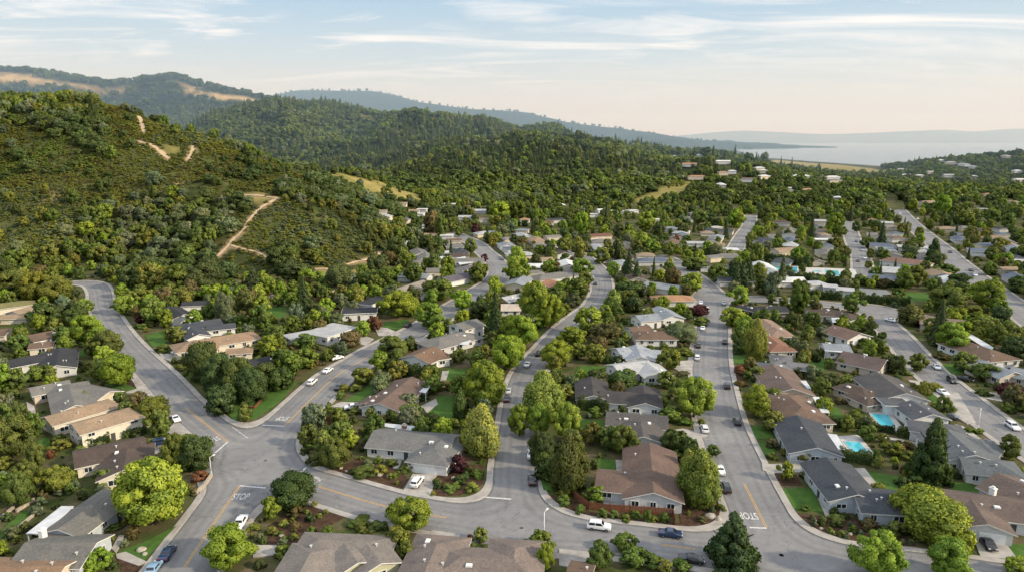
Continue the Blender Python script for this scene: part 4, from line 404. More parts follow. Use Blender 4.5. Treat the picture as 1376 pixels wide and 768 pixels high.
"tree_stuff":{"o":[-156,756,39,-418,633,27,-386,714,37,-355,533,33,251,424,25,278,639,34,-420,744,37,227,532,27,268,1065,42,-204,987,51,108,582,32,-358,548,30,536,751,27,276,507,26,-355,722,36,-387,559,25,-520,683,33,-131,897,36,435,643,29,30,801,30,122,646,31,252,652,33,504,796,38,-403,698,30,77,470,21,-74,473,21,-468,725,29,227,1050,46,80,1040,31,351,703,32,163,469,21,247,546,20,423,1040,28,-340,514,21,319,874,35,167,1062,36,546,870,26,498,762,18,65,831,22,-149,613,24,-105,944,35,-384,586,22,762,1194,37,841,2718,75,787,1061,22,201,959,32,264,508,19,-79,616,14,352,798,31,921,2701,78,760,2732,84,648,2686,62,-18,1121,35,168,718,24,232,546,19,236,1095,33,904,1235,38,-123,743,22,124,1114,37,308,746,23,408,571,19,2,977,29,-238,680,23,190,916,32,201,925,31,1211,3324,106,679,966,28,362,1377,38,349,1184,29,50,950,20,642,855,24,255,876,24,100,1337,37,602,1121,34,515,1182,33,101,1297,33,611,1382,35,24,749,21,40,1284,34,363,1238,34,126,1259,34,786,1204,33,-10,1218,35,607,1169,23,-65,1207,35,-445,536,27,80,1443,35,651,1299,38,473,1292,31,110,991,27,650,1258,30,106,983,24,324,1394,34,742,998,27,203,943,23,722,1423,34,372,1318,31,-518,744,19,-1,1405,35,-561,768,18,443,1173,32,163,862,23,972,1621,37,640,889,21,417,921,24,9,1180,28,651,873,23,338,1341,33,149,1101,29,446,950,24,330,941,23,-8,1498,35,715,1285,29,1048,1583,36,508,1390,34,140,1282,28,98,1163,27,432,867,20,11,1392,31,-78,1417,36,-489,625,26,347,427,20,81,1394,29,129,1461,33,154,1205,27,378,1580,33,953,1328,31,-416,491,19,93,1612,36,-92,945,20,97,1356,31,145,1358,33,840,1302,28,305,1180,25,-37,1459,29,277,1238,25,779,1035,24,40,1070,24,-6,1194,23,169,1461,29,-36,989,23,124,1150,24,799,1841,35,297,1370,28,415,1331,29,427,1346,28,232,1176,27,441,1561,32,44,1821,36,620,1069,23,-628,1841,35,-81,1432,27,-58,1149,24,804,982,34,191,1315,26,255,999,19,385,972,21,762,1823,37,-1294,1867,34,1201,1764,36,192,1684,33,-220,1775,32,-340,1749,31,-1182,1962,37,466,1104,20,1141,2055,36,-697,1967,36,-571,1832,33,125,1774,37,-134,1233,25,-318,2024,37,-710,1873,33,-48,1420,25,-369,1811,32,301,1987,37,977,1849,32,1208,1971,36,749,1411,26,581,1326,27,22,1174,23,492,1470,28,-246,1754,31,271,1814,31,-38,1097,22,552,1290,23,94,1809,31,18,1440,26,587,1914,38,623,1178,24,37,1323,24,1229,1891,34,-487,1977,35,1064,1500,25,939,1948,36,22,2067,34,-462,581,18,968,1511,26,463,2108,35,-886,1856,32,1166,1567,29,144,1750,30,-794,2008,36,117,1097,19,2,1894,31,803,1257,24,684,1443,25,964,1609,30,-81,2178,35,783,996,32,449,2137,36,807,2130,36,283,1472,26,-374,1860,34,172,1967,37,-63,1540,30,-152,1770,30,819,1212,21,38,1121,18,1411,2043,37,182,2037,36,-1002,1975,35,922,1496,25,374,1373,25,-705,2006,33,502,1101,20,606,770,25,336,2135,34,-527,633,19,691,2000,33,-1464,2173,34,1176,1602,29,934,1623,26,1405,1904,33,1386,2039,36,-1261,2226,34,1566,2153,37,-825,1811,30,1139,2040,35,1274,1860,31,-402,2287,37,222,1068,18,-89,2097,33,1462,2028,34,471,1391,25,-170,2299,34,-398,1862,28,-1155,1983,32,903,1490,25,767,1910,32,-20,1166,21,1185,2081,30,-500,2131,36,1043,1916,31,108,1427,23,1258,1712,25,857,1874,31,544,1342,22,337,1381,24,1010,1247,35,-282,2139,33,809,2105,35,-234,2099,35,445,1325,21,483,1382,22,1451,2229,31,940,1203,37,386,1551,23,-917,2184,30,1294,2139,30,133,2124,34,37,2167,30,643,1281,21,839,1205,19,33,2150,30,346,1961,27,1560,2247,33,-597,2281,31,-1510,2255,30,352,2271,30,1271,2205,32,757,1468,22,649,2034,27,940,1493,21,-903,1817,24,1347,1812,26,286,2065,28,-360,1878,26,-1294,2153,27,-499,1958,28,-67,1981,26,571,728,19,808,1866,25,976,2202,33,-130,2065,29,-430,2104,28,613,2116,30,-1508,2044,30,-78,1360,21,-1327,2141,26,-293,1983,25,372,1852,23,-155,1977,26,-1058,2087,30,-185,1934,24,1165,2135,32,490,1420,21,1041,1851,23,321,2097,31,1238,2219,28,950,1467,19,865,2299,33,-386,2037,26,194,1974,25,132,2173,31,835,1041,25,1501,1996,25,1626,2246,29,-1249,2254,32,-1320,2074,28,747,923,22,-865,1969,26,1121,1892,24,-1543,2157,27,-247,2046,26,905,1454,21,-540,1882,25,72,1468,19,70,1780,21,-736,1803,22,264,2143,28,-397,1953,23,-1326,1918,26,195,1995,27,-797,2271,27,-663,1951,26,145,2082,25,1404,2255,27,306,2116,25,-723,2072,24,10,2142,26,1433,1972,22,849,1822,20,-793,2108,26,737,2200,29,1445,1994,22,-673,2153,24,216,2091,26,745,2215,26,1033,1866,23,50,1711,21,-917,1940,24,197,2067,23,283,1522,20,977,1599,18,505,2237,24,1298,1759,19,1670,2247,26,1128,1442,29,-690,1882,20,938,2067,24,296,1547,19,-596,2030,22,71,2055,22,1059,2091,23,1115,1802,21,-1344,2166,25,-121,2272,23,657,2045,25,-867,2099,22,603,1841,20,-1436,2218,23,148,1588,18,11,1834,21,-1472,2125,23,935,2197,25,-1529,1926,37,-59,2220,26,159,2240,21,832,1069,21,-981,2127,25,-460,2163,24,1272,2252,22,721,2035,21,611,1803,18,305,2149,22,-530,2205,24,1373,2016,21,-1583,2046,37,1107,1390,28,550,1888,20,1187,1510,27,843,1968,20,1287,1619,31,593,2134,19,-1498,1943,37,-697,1836,18,-1072,2056,20,1424,2247,21,-479,2242,22,1494,1958,30,-147,2215,19,-1468,1864,29,337,1970,18,-613,1959,18,1499,1900,31,1407,2229,20,142,2291,19,-1042,1977,20,1180,1466,24,1360,2189,19,1344,2008,20,263,2172,18,556,2263,21,-752,2131,20,-1520,1988,32,1014,1333,22,1385,1752,26,-1007,2291,18,1710,2204,30,1159,1505,20,-1510,1924,24,-1395,1879,21,-1473,1987,21,1742,2187,22],
"m":[-247,372,15,388,515,22,207,400,16,175,333,19,-153,694,37,-14,481,25,-255,557,29,239,355,22,-137,661,36,471,763,27,202,865,40,832,1182,55,-14,529,32,-171,514,30,-89,767,44,193,432,23,832,1139,53,68,888,44,-357,514,27,38,291,11,532,747,30,-188,638,31,-66,348,12,-102,357,13,-64,345,12,-51,407,22,85,490,18,422,672,24,-352,706,36,-373,498,25,-216,526,25,-299,582,31,-364,558,31,-266,420,23,-292,421,13,566,739,35,-251,591,29,180,321,18,375,487,27,244,530,27,395,672,37,-354,633,29,-103,345,13,-229,375,12,-444,620,22,-88,442,15,-77,351,13,211,433,15,251,670,34,-14,546,25,261,461,22,-36,443,22,208,542,27,692,1125,38,-384,695,32,75,689,32,54,660,30,-392,730,37,-132,700,31,-424,716,35,-275,652,31,-75,345,10,224,865,28,225,498,23,112,667,29,-316,403,21,388,813,37,-216,700,31,-500,686,34,-462,628,31,9,1281,69,-532,738,32,-95,323,14,-411,607,22,218,486,20,-19,601,30,-256,300,28,362,622,26,149,590,15,218,460,11,97,305,12,-106,724,37,-99,601,26,10,599,25,58,414,14,329,1200,52,464,1249,54,-98,766,34,585,760,30,598,840,34,616,1636,61,-178,625,30,86,365,12,-180,691,30,-298,464,22,-241,664,29,-18,579,24,-114,577,23,-253,371,12,219,432,15,199,378,7,-166,474,16,230,513,17,-251,616,24,430,628,26,-300,349,27,363,848,33,-127,799,36,-454,633,25,43,618,24,-211,545,25,494,942,30,-456,603,28,-127,447,19,509,1050,36,-234,613,25,399,613,24,-143,455,19,-166,1023,29,76,523,22,-337,634,26,-341,452,19,-50,521,22,268,532,22,-130,635,27,-213,604,25,90,562,21,131,519,19,621,1035,35,432,659,26,220,552,21,348,983,36,314,838,32,769,1940,58,-189,672,25,-549,759,31,-304,373,27,91,572,24,45,608,23,274,602,23,462,834,30,272,739,26,398,942,23,-559,738,30,475,1140,35,-83,1050,32,671,1209,42,50,878,24,-152,643,26,-141,879,31,-78,443,18,-67,651,22,360,919,35,132,636,23,605,913,18,132,544,12,216,537,20,365,581,20,-27,518,19,687,1018,37,-216,658,26,253,971,27,218,970,33,559,1100,37,-97,1144,37,-259,575,20,-61,1125,37,443,651,23,418,788,19,709,1049,35,41,1165,37,80,537,21,-424,505,34,289,630,20,976,2289,60,-315,637,24,204,550,20,168,913,31,339,713,24,-297,650,21,293,962,26,190,1214,38,454,853,26,-436,732,24,-462,676,21,249,608,19,811,1179,29,124,1084,38,124,1068,35,160,1141,38,14,637,19,-16,516,19,-314,625,22,371,858,26,344,690,22,148,554,19,-113,762,24,383,951,20,371,1003,33,288,658,23,-153,539,19,177,760,26,54,741,20,240,615,19,839,1108,35,200,488,12,407,895,22,707,924,31,314,857,26,983,1327,38,543,675,36,-79,1091,31,307,1113,21,438,896,19,-31,765,20,185,1036,30,9,803,23,583,1226,38,36,882,26,345,671,22,182,1021,32,413,908,29,-349,421,25,288,673,22,512,1338,36,328,631,19,542,654,38,313,1283,37,-438,519,26,840,1221,38,-333,687,19,412,1242,35,536,1295,37,-301,626,20,-543,721,22,285,352,19,689,1305,36,58,712,12,173,868,23,810,1280,35,-552,721,20,-499,736,20,234,925,27,-37,1001,27,265,773,23,258,1137,29,90,600,19,270,1259,33,267,1313,34,-119,931,28,528,638,31,-119,649,20,483,823,25,-193,685,20,50,1148,32,286,1438,37,-577,776,21,716,1376,34,202,990,26,775,1249,35,59,1239,30,-380,455,24,424,1387,38,285,503,11,381,798,17,509,960,24,332,765,21,-159,726,20,320,1113,31,799,1084,30,-144,1213,31,619,1430,37,766,1229,30,-555,746,18,-50,731,18,-510,776,19,-370,448,20,98,1425,35,553,727,18,184,1292,32,752,1186,31,630,1415,34,481,605,28,104,1255,31,-394,474,22,391,994,25,286,1341,30,408,1471,35,-13,1206,27,797,1508,34,328,917,20,416,1148,25,616,769,31,-462,566,25,136,1181,29,1010,1452,33,519,1311,33,-38,782,19,703,1308,31,142,1076,24,406,1602,36,-27,1471,33,402,1335,31,-143,1049,24,237,892,19,538,1443,34,40,896,22,1262,1783,37,129,1166,24,182,1668,33,32,1500,33,917,1322,31,886,1384,32,1201,1632,33,198,1411,30,71,1610,35,-536,653,24,556,670,27,646,829,35,-368,1761,37,617,905,19,271,1180,22,-493,598,22,1027,1601,32,579,1808,34,532,1333,30,992,1644,34,110,1648,36,393,1332,30,-879,1908,36,294,1326,26,1301,2044,37,615,1286,27,200,1009,20,101,1149,22,904,1378,28,89,1260,24,580,978,20,288,1963,36,-793,1950,35,575,1049,20,984,1362,25,141,1171,22,126,1291,25,660,1259,27,824,1355,27,311,1870,37,634,769,26,82,1158,21,915,2037,38,-405,511,20,222,1315,26,1288,2070,37,1353,1912,38,175,1047,19,-1183,1870,36,-94,1795,34,570,1498,28,-1087,2139,38,-39,1773,32,-1422,1934,37,65,1755,31,572,695,22,-974,1921,32,-112,1212,23,-1211,1942,34,472,1488,27,441,1136,21,-892,2056,34,736,1368,25,-273,1892,35,583,1005,19,842,2150,37,-746,1876,34,215,1265,21,1511,2059,34,456,1227,23,-732,1925,34,718,1843,34,-402,2218,37,-538,644,20,-14,1466,24,256,1803,29,252,1080,19,-929,2082,34,-832,1930,31,-836,1873,31,920,1182,36,214,1627,28,769,1580,29,1129,1943,34,433,1453,25,-362,1864,29,543,1807,30,-416,2171,35,646,1367,25,18,1923,33,1280,1937,32,-1088,1954,30,102,1458,27,693,1537,27,-1038,2072,32,312,1603,25,167,1979,29,462,1548,24,209,1899,30,1336,2108,36,1366,1875,33,-534,1990,31,961,1200,35,-578,1940,33,1470,2097,32,518,2243,33,-86,2247,33,917,1245,20,521,1802,28,-202,1949,33,-1237,1880,27,-378,1913,33,-790,1930,32,318,1058,19,650,1325,23,103,1231,18,253,1467,25,-711,2176,35,62,1658,28,-463,1774,29,418,1882,27,139,1442,23,1554,2276,34,388,2056,31,238,1580,25,1412,2018,33,-1128,1957,33,561,711,19,-1,1910,27,-209,2098,29,725,1514,24,1314,1866,28,998,1549,22,-80,2263,34,979,1285,35,1081,1358,35,343,1250,20,815,1378,23,58,1573,25,-260,2129,30,64,1568,25,485,2039,28,590,740,19,-743,2285,37,805,1234,19,1490,2242,35,-480,1999,28,97,2100,29,431,1615,22,1363,2283,31,300,1591,22,564,1444,22,842,1579,23,666,1455,23,329,2248,34,1019,2065,29,445,1541,21,-727,1878,25,791,1283,19,693,1618,24,-710,2230,31,893,2092,29,383,1338,21,-506,1892,25,742,1219,18,100,2211,28,1045,1841,25,1478,2171,33,964,1267,35,1459,2275,33,-1202,1889,26,934,1921,27,1054,1895,26,788,965,26,1175,2019,25,-611,1988,28,67,1281,19,1488,1983,27,-119,1849,25,95,1545,20,1297,2246,28,221,2032,25,1341,2289,29,1210,1711,26,-993,2220,30,455,1942,28,-1044,2017,26,115,1994,28,511,2108,26,-506,2194,31,1109,1681,23,284,2004,26,-371,2041,25,-503,2252,30,831,2145,29,241,2036,28,-210,2009,26,-1423,2207,25,1284,2119,25,-647,1992,22,860,1397,18,301,2064,27,700,2292,28,1295,1967,23,896,1141,26,446,1861,23,-107,2257,25,817,2030,23,987,1959,22,298,2030,23,116,1726,19,-1274,1811,22,-1270,2219,24,-672,2107,26,552,2117,24,991,1855,21,1066,1373,30,-1102,1949,22,55,1899,20,-320,1818,22,1381,1983,21,232,2133,22,233,2044,22,1073,2163,23,1280,1751,21,-388,2110,23,1112,1379,27,-1255,2037,21,-1320,2198,23,750,930,19,1298,1672,31,-210,2238,25,-1085,2257,25,316,2243,22,-511,2011,20,-1627,2048,35,864,2181,22,-1483,1906,37,1223,1946,19,-546,2136,22,1539,1991,34,-1496,1923,36,517,2259,21,-285,1907,19,-171,2234,21,-1320,2269,19,-1593,2111,33,808,2277,19,957,2291,19,-1308,2255,18,-429,2124,19,1506,2130,18,-1680,2216,30,1670,2124,33,1053,1329,20,-1564,2001,27,-1545,2006,29,1308,1688,21,-1518,2022,26,1192,1539,19,-1494,1966,22,1422,1870,22,1523,1940,18],
"b":[21,533,23,-195,620,37,-374,521,30,-40,536,29,-241,652,36,346,504,27,-73,603,32,-260,323,19,181,879,43,-24,395,24,-69,721,35,421,717,36,386,1171,60,386,1171,60,-277,624,32,189,702,24,-142,628,29,-320,468,25,-162,543,26,-281,393,19,-375,640,28,260,518,24,-86,567,28,-115,507,26,-198,598,29,-255,628,29,-484,732,32,-240,628,30,275,519,27,-464,606,30,2,456,24,134,587,27,-304,473,21,-74,421,19,-221,638,32,-290,630,27,348,826,38,-200,696,29,43,403,20,111,736,35,-16,643,32,-128,626,30,-73,773,34,372,550,25,256,762,36,-175,526,25,-274,694,29,145,568,24,226,810,36,378,533,24,-19,423,20,-85,583,26,-373,577,27,-264,588,23,256,887,36,587,799,34,280,812,32,-325,596,27,763,1011,38,42,753,34,-2,533,21,144,1056,36,841,1436,49,-163,585,22,-529,724,27,51,1102,33,368,561,21,-287,344,27,-152,623,23,265,474,12,709,2073,54,362,540,23,79,561,25,3,1141,35,403,815,22,47,653,26,167,981,38,-332,509,19,443,1037,39,-147,704,29,-422,598,22,371,539,19,-166,739,26,-125,723,27,452,651,22,-405,481,30,367,454,30,154,637,24,306,443,18,47,1247,45,158,716,26,-154,549,20,84,1116,36,54,1034,34,398,731,26,-124,733,28,416,944,30,-177,703,24,176,1003,33,217,838,29,37,1013,27,67,535,20,-309,562,19,-365,619,23,403,679,24,-27,592,19,-566,751,28,376,691,24,-110,597,19,-405,497,31,-135,839,28,130,1227,37,-358,433,25,137,655,24,263,788,24,-343,409,27,-529,749,23,193,907,29,-561,674,37,-295,365,20,280,1150,33,-263,706,24,-467,619,20,472,1074,33,750,986,32,-472,613,20,-215,624,19,592,980,30,-119,1087,36,27,649,22,-456,780,22,-446,736,22,470,1228,36,381,1048,35,-100,1199,29,580,770,26,-485,774,23,551,775,23,-123,828,23,508,702,14,232,1210,36,501,1232,37,-540,666,36,903,1282,37,-476,580,29,-127,1159,31,501,1206,32,480,1367,35,774,1122,29,155,1180,35,294,846,25,365,679,20,250,794,22,-179,722,21,598,829,22,346,415,23,-413,697,20,430,1136,29,261,1268,38,493,833,22,322,694,19,430,1003,27,-35,1197,33,564,729,20,57,940,25,901,1323,32,3,1441,35,-609,736,38,841,1252,31,10,1315,35,582,1398,38,358,1162,27,366,435,23,-438,557,25,943,1247,30,215,1455,36,67,1308,35,285,848,21,1102,1474,37,787,1156,28,-19,1011,25,663,876,24,-505,743,18,366,694,19,-433,530,24,217,884,23,678,1259,23,1044,1621,37,97,1700,37,734,973,22,663,810,34,-311,695,19,-25,1378,33,189,1091,27,678,1365,31,804,1339,30,-525,766,18,281,1119,26,529,1127,26,1097,1531,36,393,1482,33,459,1377,32,516,1494,31,80,1541,34,531,660,31,562,1543,36,-469,774,19,332,414,19,64,1041,26,698,1525,33,-608,773,34,-785,1814,38,280,866,20,-547,681,27,-570,710,28,163,1484,35,1018,1804,38,363,940,21,603,1331,27,624,799,34,924,1300,31,652,845,31,-124,1891,38,216,1616,33,348,1463,33,701,904,32,152,1570,34,-50,1107,21,13,978,23,590,724,29,865,1237,24,-215,1818,36,252,1128,26,786,1442,30,393,1095,24,92,1079,23,84,1007,21,499,2002,38,367,1357,26,-27,1326,26,1272,1699,34,723,896,31,-1369,1931,37,439,1953,38,729,1487,29,1076,1823,34,-1092,1867,37,699,2023,37,-37,1755,36,492,1052,22,318,1615,31,201,1549,28,12,1378,29,1227,1804,36,-752,1937,34,4,1774,34,-456,1918,35,970,1319,25,-10,1624,28,1119,1904,37,485,593,21,-894,1957,34,468,1901,35,-855,1831,31,668,1052,21,922,1419,25,200,1335,25,862,1433,27,515,1112,22,370,1824,33,-515,627,23,536,1276,24,651,1394,29,-30,1101,22,-51,1811,35,453,542,19,-13,2087,35,572,2045,38,467,1204,21,-327,1753,29,-155,2144,37,-320,1849,35,-632,2165,36,48,1482,30,-668,1998,34,734,947,32,683,2054,36,900,2082,37,797,2004,38,802,1036,34,888,1863,30,673,854,27,675,1917,36,661,1303,23,264,1422,23,1382,2074,36,-552,1922,31,1047,1657,30,159,1241,21,895,1438,23,-1179,2070,33,48,1490,27,95,1310,25,273,1171,20,372,1902,34,80,1414,26,420,1116,20,-305,1796,29,-135,1201,21,-1293,2014,38,-500,639,21,-1439,2056,38,603,2261,38,399,1221,21,-460,546,19,-1076,2073,37,94,1839,31,1215,2094,36,868,1127,32,129,1190,20,-642,2125,37,-622,2282,35,-1401,2145,34,202,2045,36,137,1646,28,372,1215,22,-577,2125,36,-954,1901,32,182,1571,29,974,1590,25,546,1373,21,-109,1831,32,-1526,2227,38,-96,1824,29,-117,2140,36,596,1549,24,-634,2082,37,335,1837,28,1422,1974,32,247,1862,29,960,1365,23,-131,1939,28,29,1281,21,-76,1467,25,377,2156,31,1219,1956,34,-343,2195,36,544,1859,28,442,1520,23,531,1245,18,-954,2205,35,635,1354,22,-988,1931,32,37,1882,29,357,1829,31,597,2108,30,-1495,2190,33,-404,1741,26,632,1304,18,882,1130,32,957,1923,32,382,1152,19,620,787,23,893,1412,20,-607,2043,34,-610,762,20,808,1003,26,898,1110,30,-412,1783,29,711,1574,22,1576,2204,31,1283,1960,27,731,1191,18,1427,2045,29,427,1424,21,81,1791,24,736,1609,21,-117,2246,34,758,1519,20,297,2048,31,1112,1460,35,899,2191,34,-1344,1954,27,1001,1401,19,1156,2102,27,786,1593,22,-620,775,19,770,1415,19,503,1371,18,1417,1902,24,800,1492,20,-39,1838,25,25,2005,29,248,1502,21,892,2056,28,-832,1899,26,-1520,2296,30,-1252,2012,25,-256,1844,25,-1030,1906,24,-1208,2056,29,-1589,2270,32,721,1531,19,-1267,1900,25,419,1592,19,-1064,1814,22,1245,1601,37,-612,2088,28,-694,2237,30,-644,2266,27,-94,1811,21,-365,1853,24,-1330,2177,25,-431,2297,27,356,2202,28,-1160,1809,23,-728,1958,22,974,2217,24,-365,1826,21,93,1629,21,-217,2176,26,-1507,2079,23,-582,2264,28,293,1867,24,295,1998,24,-884,2014,22,-382,1960,23,-73,1995,25,754,2294,23,-158,1838,19,12,1848,20,507,1937,20,-785,2015,23,198,1840,20,-515,2242,25,-451,2274,23,-591,1982,22,133,1881,20,-504,2166,25,926,1202,25,-615,1975,21,-457,2125,21,210,2146,21,-61,1862,21,-1234,2128,20,1059,1395,25,1549,2095,23,1340,2043,19,-1236,2249,22,1502,1869,36,-1248,2047,19,-20,1989,21,-1489,1980,36,-1046,2051,19,1294,1649,32,718,1966,18,1722,2191,37,1289,1677,31,1433,1819,33,1555,2194,21,312,2228,22,-1375,2176,22,1021,1940,19,826,2203,21,-85,2003,19,440,2234,19,-473,1879,19,-1508,1977,32,1292,1839,19,1514,1911,35,312,2015,19,1620,2027,31,-1579,2068,32,-835,2217,21,-1643,2077,30,-1694,2216,37,460,2283,21,1320,2211,19,-569,2283,19,-755,2227,19,-781,2248,18,1222,1595,23,1648,2075,25],
"y":[266,718,38,-297,604,31,242,379,22,-93,342,19,-141,608,35,445,736,27,44,569,24,677,925,27,-488,710,33,413,838,38,327,513,28,-515,767,37,351,493,24,-325,633,32,-180,933,39,170,293,11,432,613,29,-70,309,8,-54,887,42,-335,614,27,72,672,17,-182,469,14,708,1011,38,-321,377,29,-162,631,29,-421,536,23,106,642,29,658,915,36,187,320,10,609,1059,39,-26,972,36,-367,535,15,129,601,18,-25,984,33,652,859,34,114,556,23,200,445,19,-187,424,19,-20,456,19,131,305,8,305,356,27,449,935,32,394,505,18,29,606,20,-163,523,21,-272,681,26,400,1062,29,130,924,31,114,459,10,222,420,8,-248,680,22,339,405,28,-64,1109,35,51,833,29,-92,859,30,75,701,12,-27,1181,38,-98,1105,33,89,552,13,297,546,13,792,1125,37,510,642,37,-289,519,9,632,940,26,-26,954,31,602,1133,30,393,824,24,496,635,31,61,1125,29,460,1047,32,878,1287,34,-170,713,18,420,1259,33,469,970,21,367,1446,35,-100,1494,37,477,1093,27,689,1003,22,376,472,20,424,1124,29,835,1565,34,31,961,14,182,1253,31,1101,1645,36,676,1079,22,491,1130,27,-79,1350,29,881,1245,27,-409,518,22,472,1127,27,150,1038,22,174,1270,27,345,1587,33,411,1372,26,612,1406,29,1210,1840,35,-82,1207,26,772,2043,37,282,1287,27,467,1502,30,903,1187,26,-25,1033,22,1366,1837,36,1506,2017,38,559,1298,24,-425,1817,33,84,1632,32,52,1375,28,247,1575,31,333,1629,29,836,1091,36,1380,1933,32,1051,1807,30,-433,2141,36,1252,2013,33,8,2162,36,389,484,18,1295,1748,31,231,1288,21,479,1212,21,-1181,1914,35,-857,2188,34,1310,1749,30,1370,2228,35,49,2182,37,389,2205,35,588,1100,19,570,719,20,674,1835,28,268,1358,22,1289,1714,28,-365,2126,32,1123,1583,25,881,2273,38,433,1858,31,784,2286,34,-414,1854,27,-754,2198,36,-1548,2195,32,-15,2251,35,995,1503,25,1203,1944,33,-1360,1983,27,1108,1658,25,-347,1792,23,-313,1880,27,1138,2089,31,-13,1443,19,-760,2103,30,715,1405,20,-1303,2067,29,898,1274,19,8,1269,19,-563,2073,27,714,1625,23,-1044,1943,28,663,841,21,-751,2070,26,303,1303,19,-598,1958,26,609,784,19,-553,710,18,-660,2295,31,-868,2070,27,-1183,1822,22,-1268,2093,25,-1300,1960,23,606,1480,19,-808,1964,23,-1113,2101,25,205,2240,24,-190,2198,27,-180,1745,21,177,1654,19,868,2160,25,771,2016,24,418,1831,21,-12,1826,18,-1069,1982,22,147,2021,22,-544,1830,21,55,2030,23,-617,2070,21,1140,1819,19,1273,2265,24,-470,2199,21,-1439,2133,19,-499,2219,25,1269,2114,22,1563,1993,37,434,2077,19,1548,2244,19,-166,2285,23,-1159,1922,19,-556,2043,19,1553,1931,30,1521,2005,29,907,1115,18,1059,1361,21,1222,1609,22,1187,2282,19,1187,1551,20,1414,1779,23,-1500,2010,19,1707,2155,19,-1726,2256,19],
"g":[-110,612,37,-181,408,22,-165,678,34,-80,397,23,-440,654,33,207,481,16,36,394,19,189,338,13,-398,588,29,262,862,37,-335,396,33,-228,534,23,-203,505,23,-162,296,6,206,464,21,-269,635,26,-96,584,25,-154,596,29,505,854,36,-142,535,24,218,655,26,-16,1050,39,-16,1050,39,-159,557,23,-121,464,19,-276,605,23,-352,443,18,-139,577,25,191,413,19,336,672,27,56,606,25,-454,743,28,300,814,27,240,508,18,346,912,30,437,686,23,-3,1103,38,375,569,21,166,961,35,511,618,37,100,905,31,298,1189,38,15,956,30,474,869,26,50,904,25,286,336,18,-29,612,18,172,1081,34,645,1112,32,316,697,20,302,723,23,14,904,24,295,361,22,561,1257,33,126,749,23,627,1083,29,572,1320,37,136,1331,37,294,1492,38,-113,961,27,114,711,21,627,1267,32,-515,617,33,461,1463,37,800,1159,34,-18,1062,28,15,797,22,568,1218,32,370,713,18,811,1514,35,775,1507,36,-66,742,19,227,917,21,188,1001,26,-40,1384,30,116,1043,23,927,1430,32,827,1247,28,63,1065,23,363,1194,28,667,1025,25,501,613,23,116,1183,28,817,1116,24,-25,1003,23,-33,1308,27,899,1545,33,757,1439,28,472,569,23,83,1563,36,219,1546,35,-89,847,18,95,1024,23,995,1338,27,700,1236,28,533,1469,27,109,1668,34,1001,1880,36,581,722,26,447,1574,30,130,1622,33,-537,1817,33,457,1429,31,109,1133,22,233,854,18,644,1348,28,-550,2007,35,373,1190,24,-842,2036,36,-913,1849,31,270,1281,23,81,1058,18,234,1303,23,4,1170,24,138,1157,21,-809,1823,31,388,978,19,-275,1854,36,197,1149,22,343,1287,25,-481,616,20,348,2120,37,350,1543,27,-350,1777,31,220,1532,24,885,1990,35,1280,2103,33,997,1916,34,52,2073,37,1079,1528,27,945,1189,37,687,1479,26,1090,1490,24,917,2156,36,-844,2054,34,1326,1798,32,-1522,2115,34,280,1403,25,146,1801,28,-80,1855,27,206,2299,36,157,1197,20,1006,1501,26,-89,1920,33,18,1296,20,436,2112,35,-1326,1960,27,-761,1855,29,59,1960,31,719,2277,34,-599,2142,30,713,1276,21,993,2238,32,-1053,1997,31,435,1979,28,1121,1831,26,102,1825,26,260,1885,31,1384,1839,26,268,2261,35,153,2162,29,-1157,2079,30,-1335,2006,30,-793,2069,29,595,1339,20,179,1362,20,1026,1492,23,1236,2048,26,651,787,20,315,1448,19,1581,2220,30,549,2222,33,39,1837,25,857,1086,28,191,1856,23,584,2267,32,1119,2257,31,1071,1702,23,-1024,2165,29,397,1910,25,870,2249,27,827,1837,25,942,2250,27,55,1430,19,-1351,1879,23,1019,2285,28,-995,1993,23,-563,2151,26,976,1249,26,736,1966,24,259,1989,26,994,2044,26,-613,1884,25,923,2299,30,616,2212,26,617,1937,24,-1442,2279,25,869,1109,24,-59,1964,22,-162,1866,21,930,2231,27,858,1839,22,1113,1668,18,470,2181,23,1514,2223,25,191,2002,20,1277,1970,23,1465,1972,23,1255,1624,30,79,1900,21,1332,1760,35,126,2110,20,-663,1963,19,1681,2287,24,1562,2168,19,-664,2051,20,-10,1958,19,-864,2225,19,-751,1902,19,-1384,1869,32,1499,2100,21,1328,1643,26,-831,1987,18,1056,2287,18,1033,1342,18,1342,1715,21,1711,2140,28,1413,1806,21,1322,1672,20,1571,2085,22,-1634,2094,19],
"p":[-306,543,16,-56,1064,39,-34,829,21],
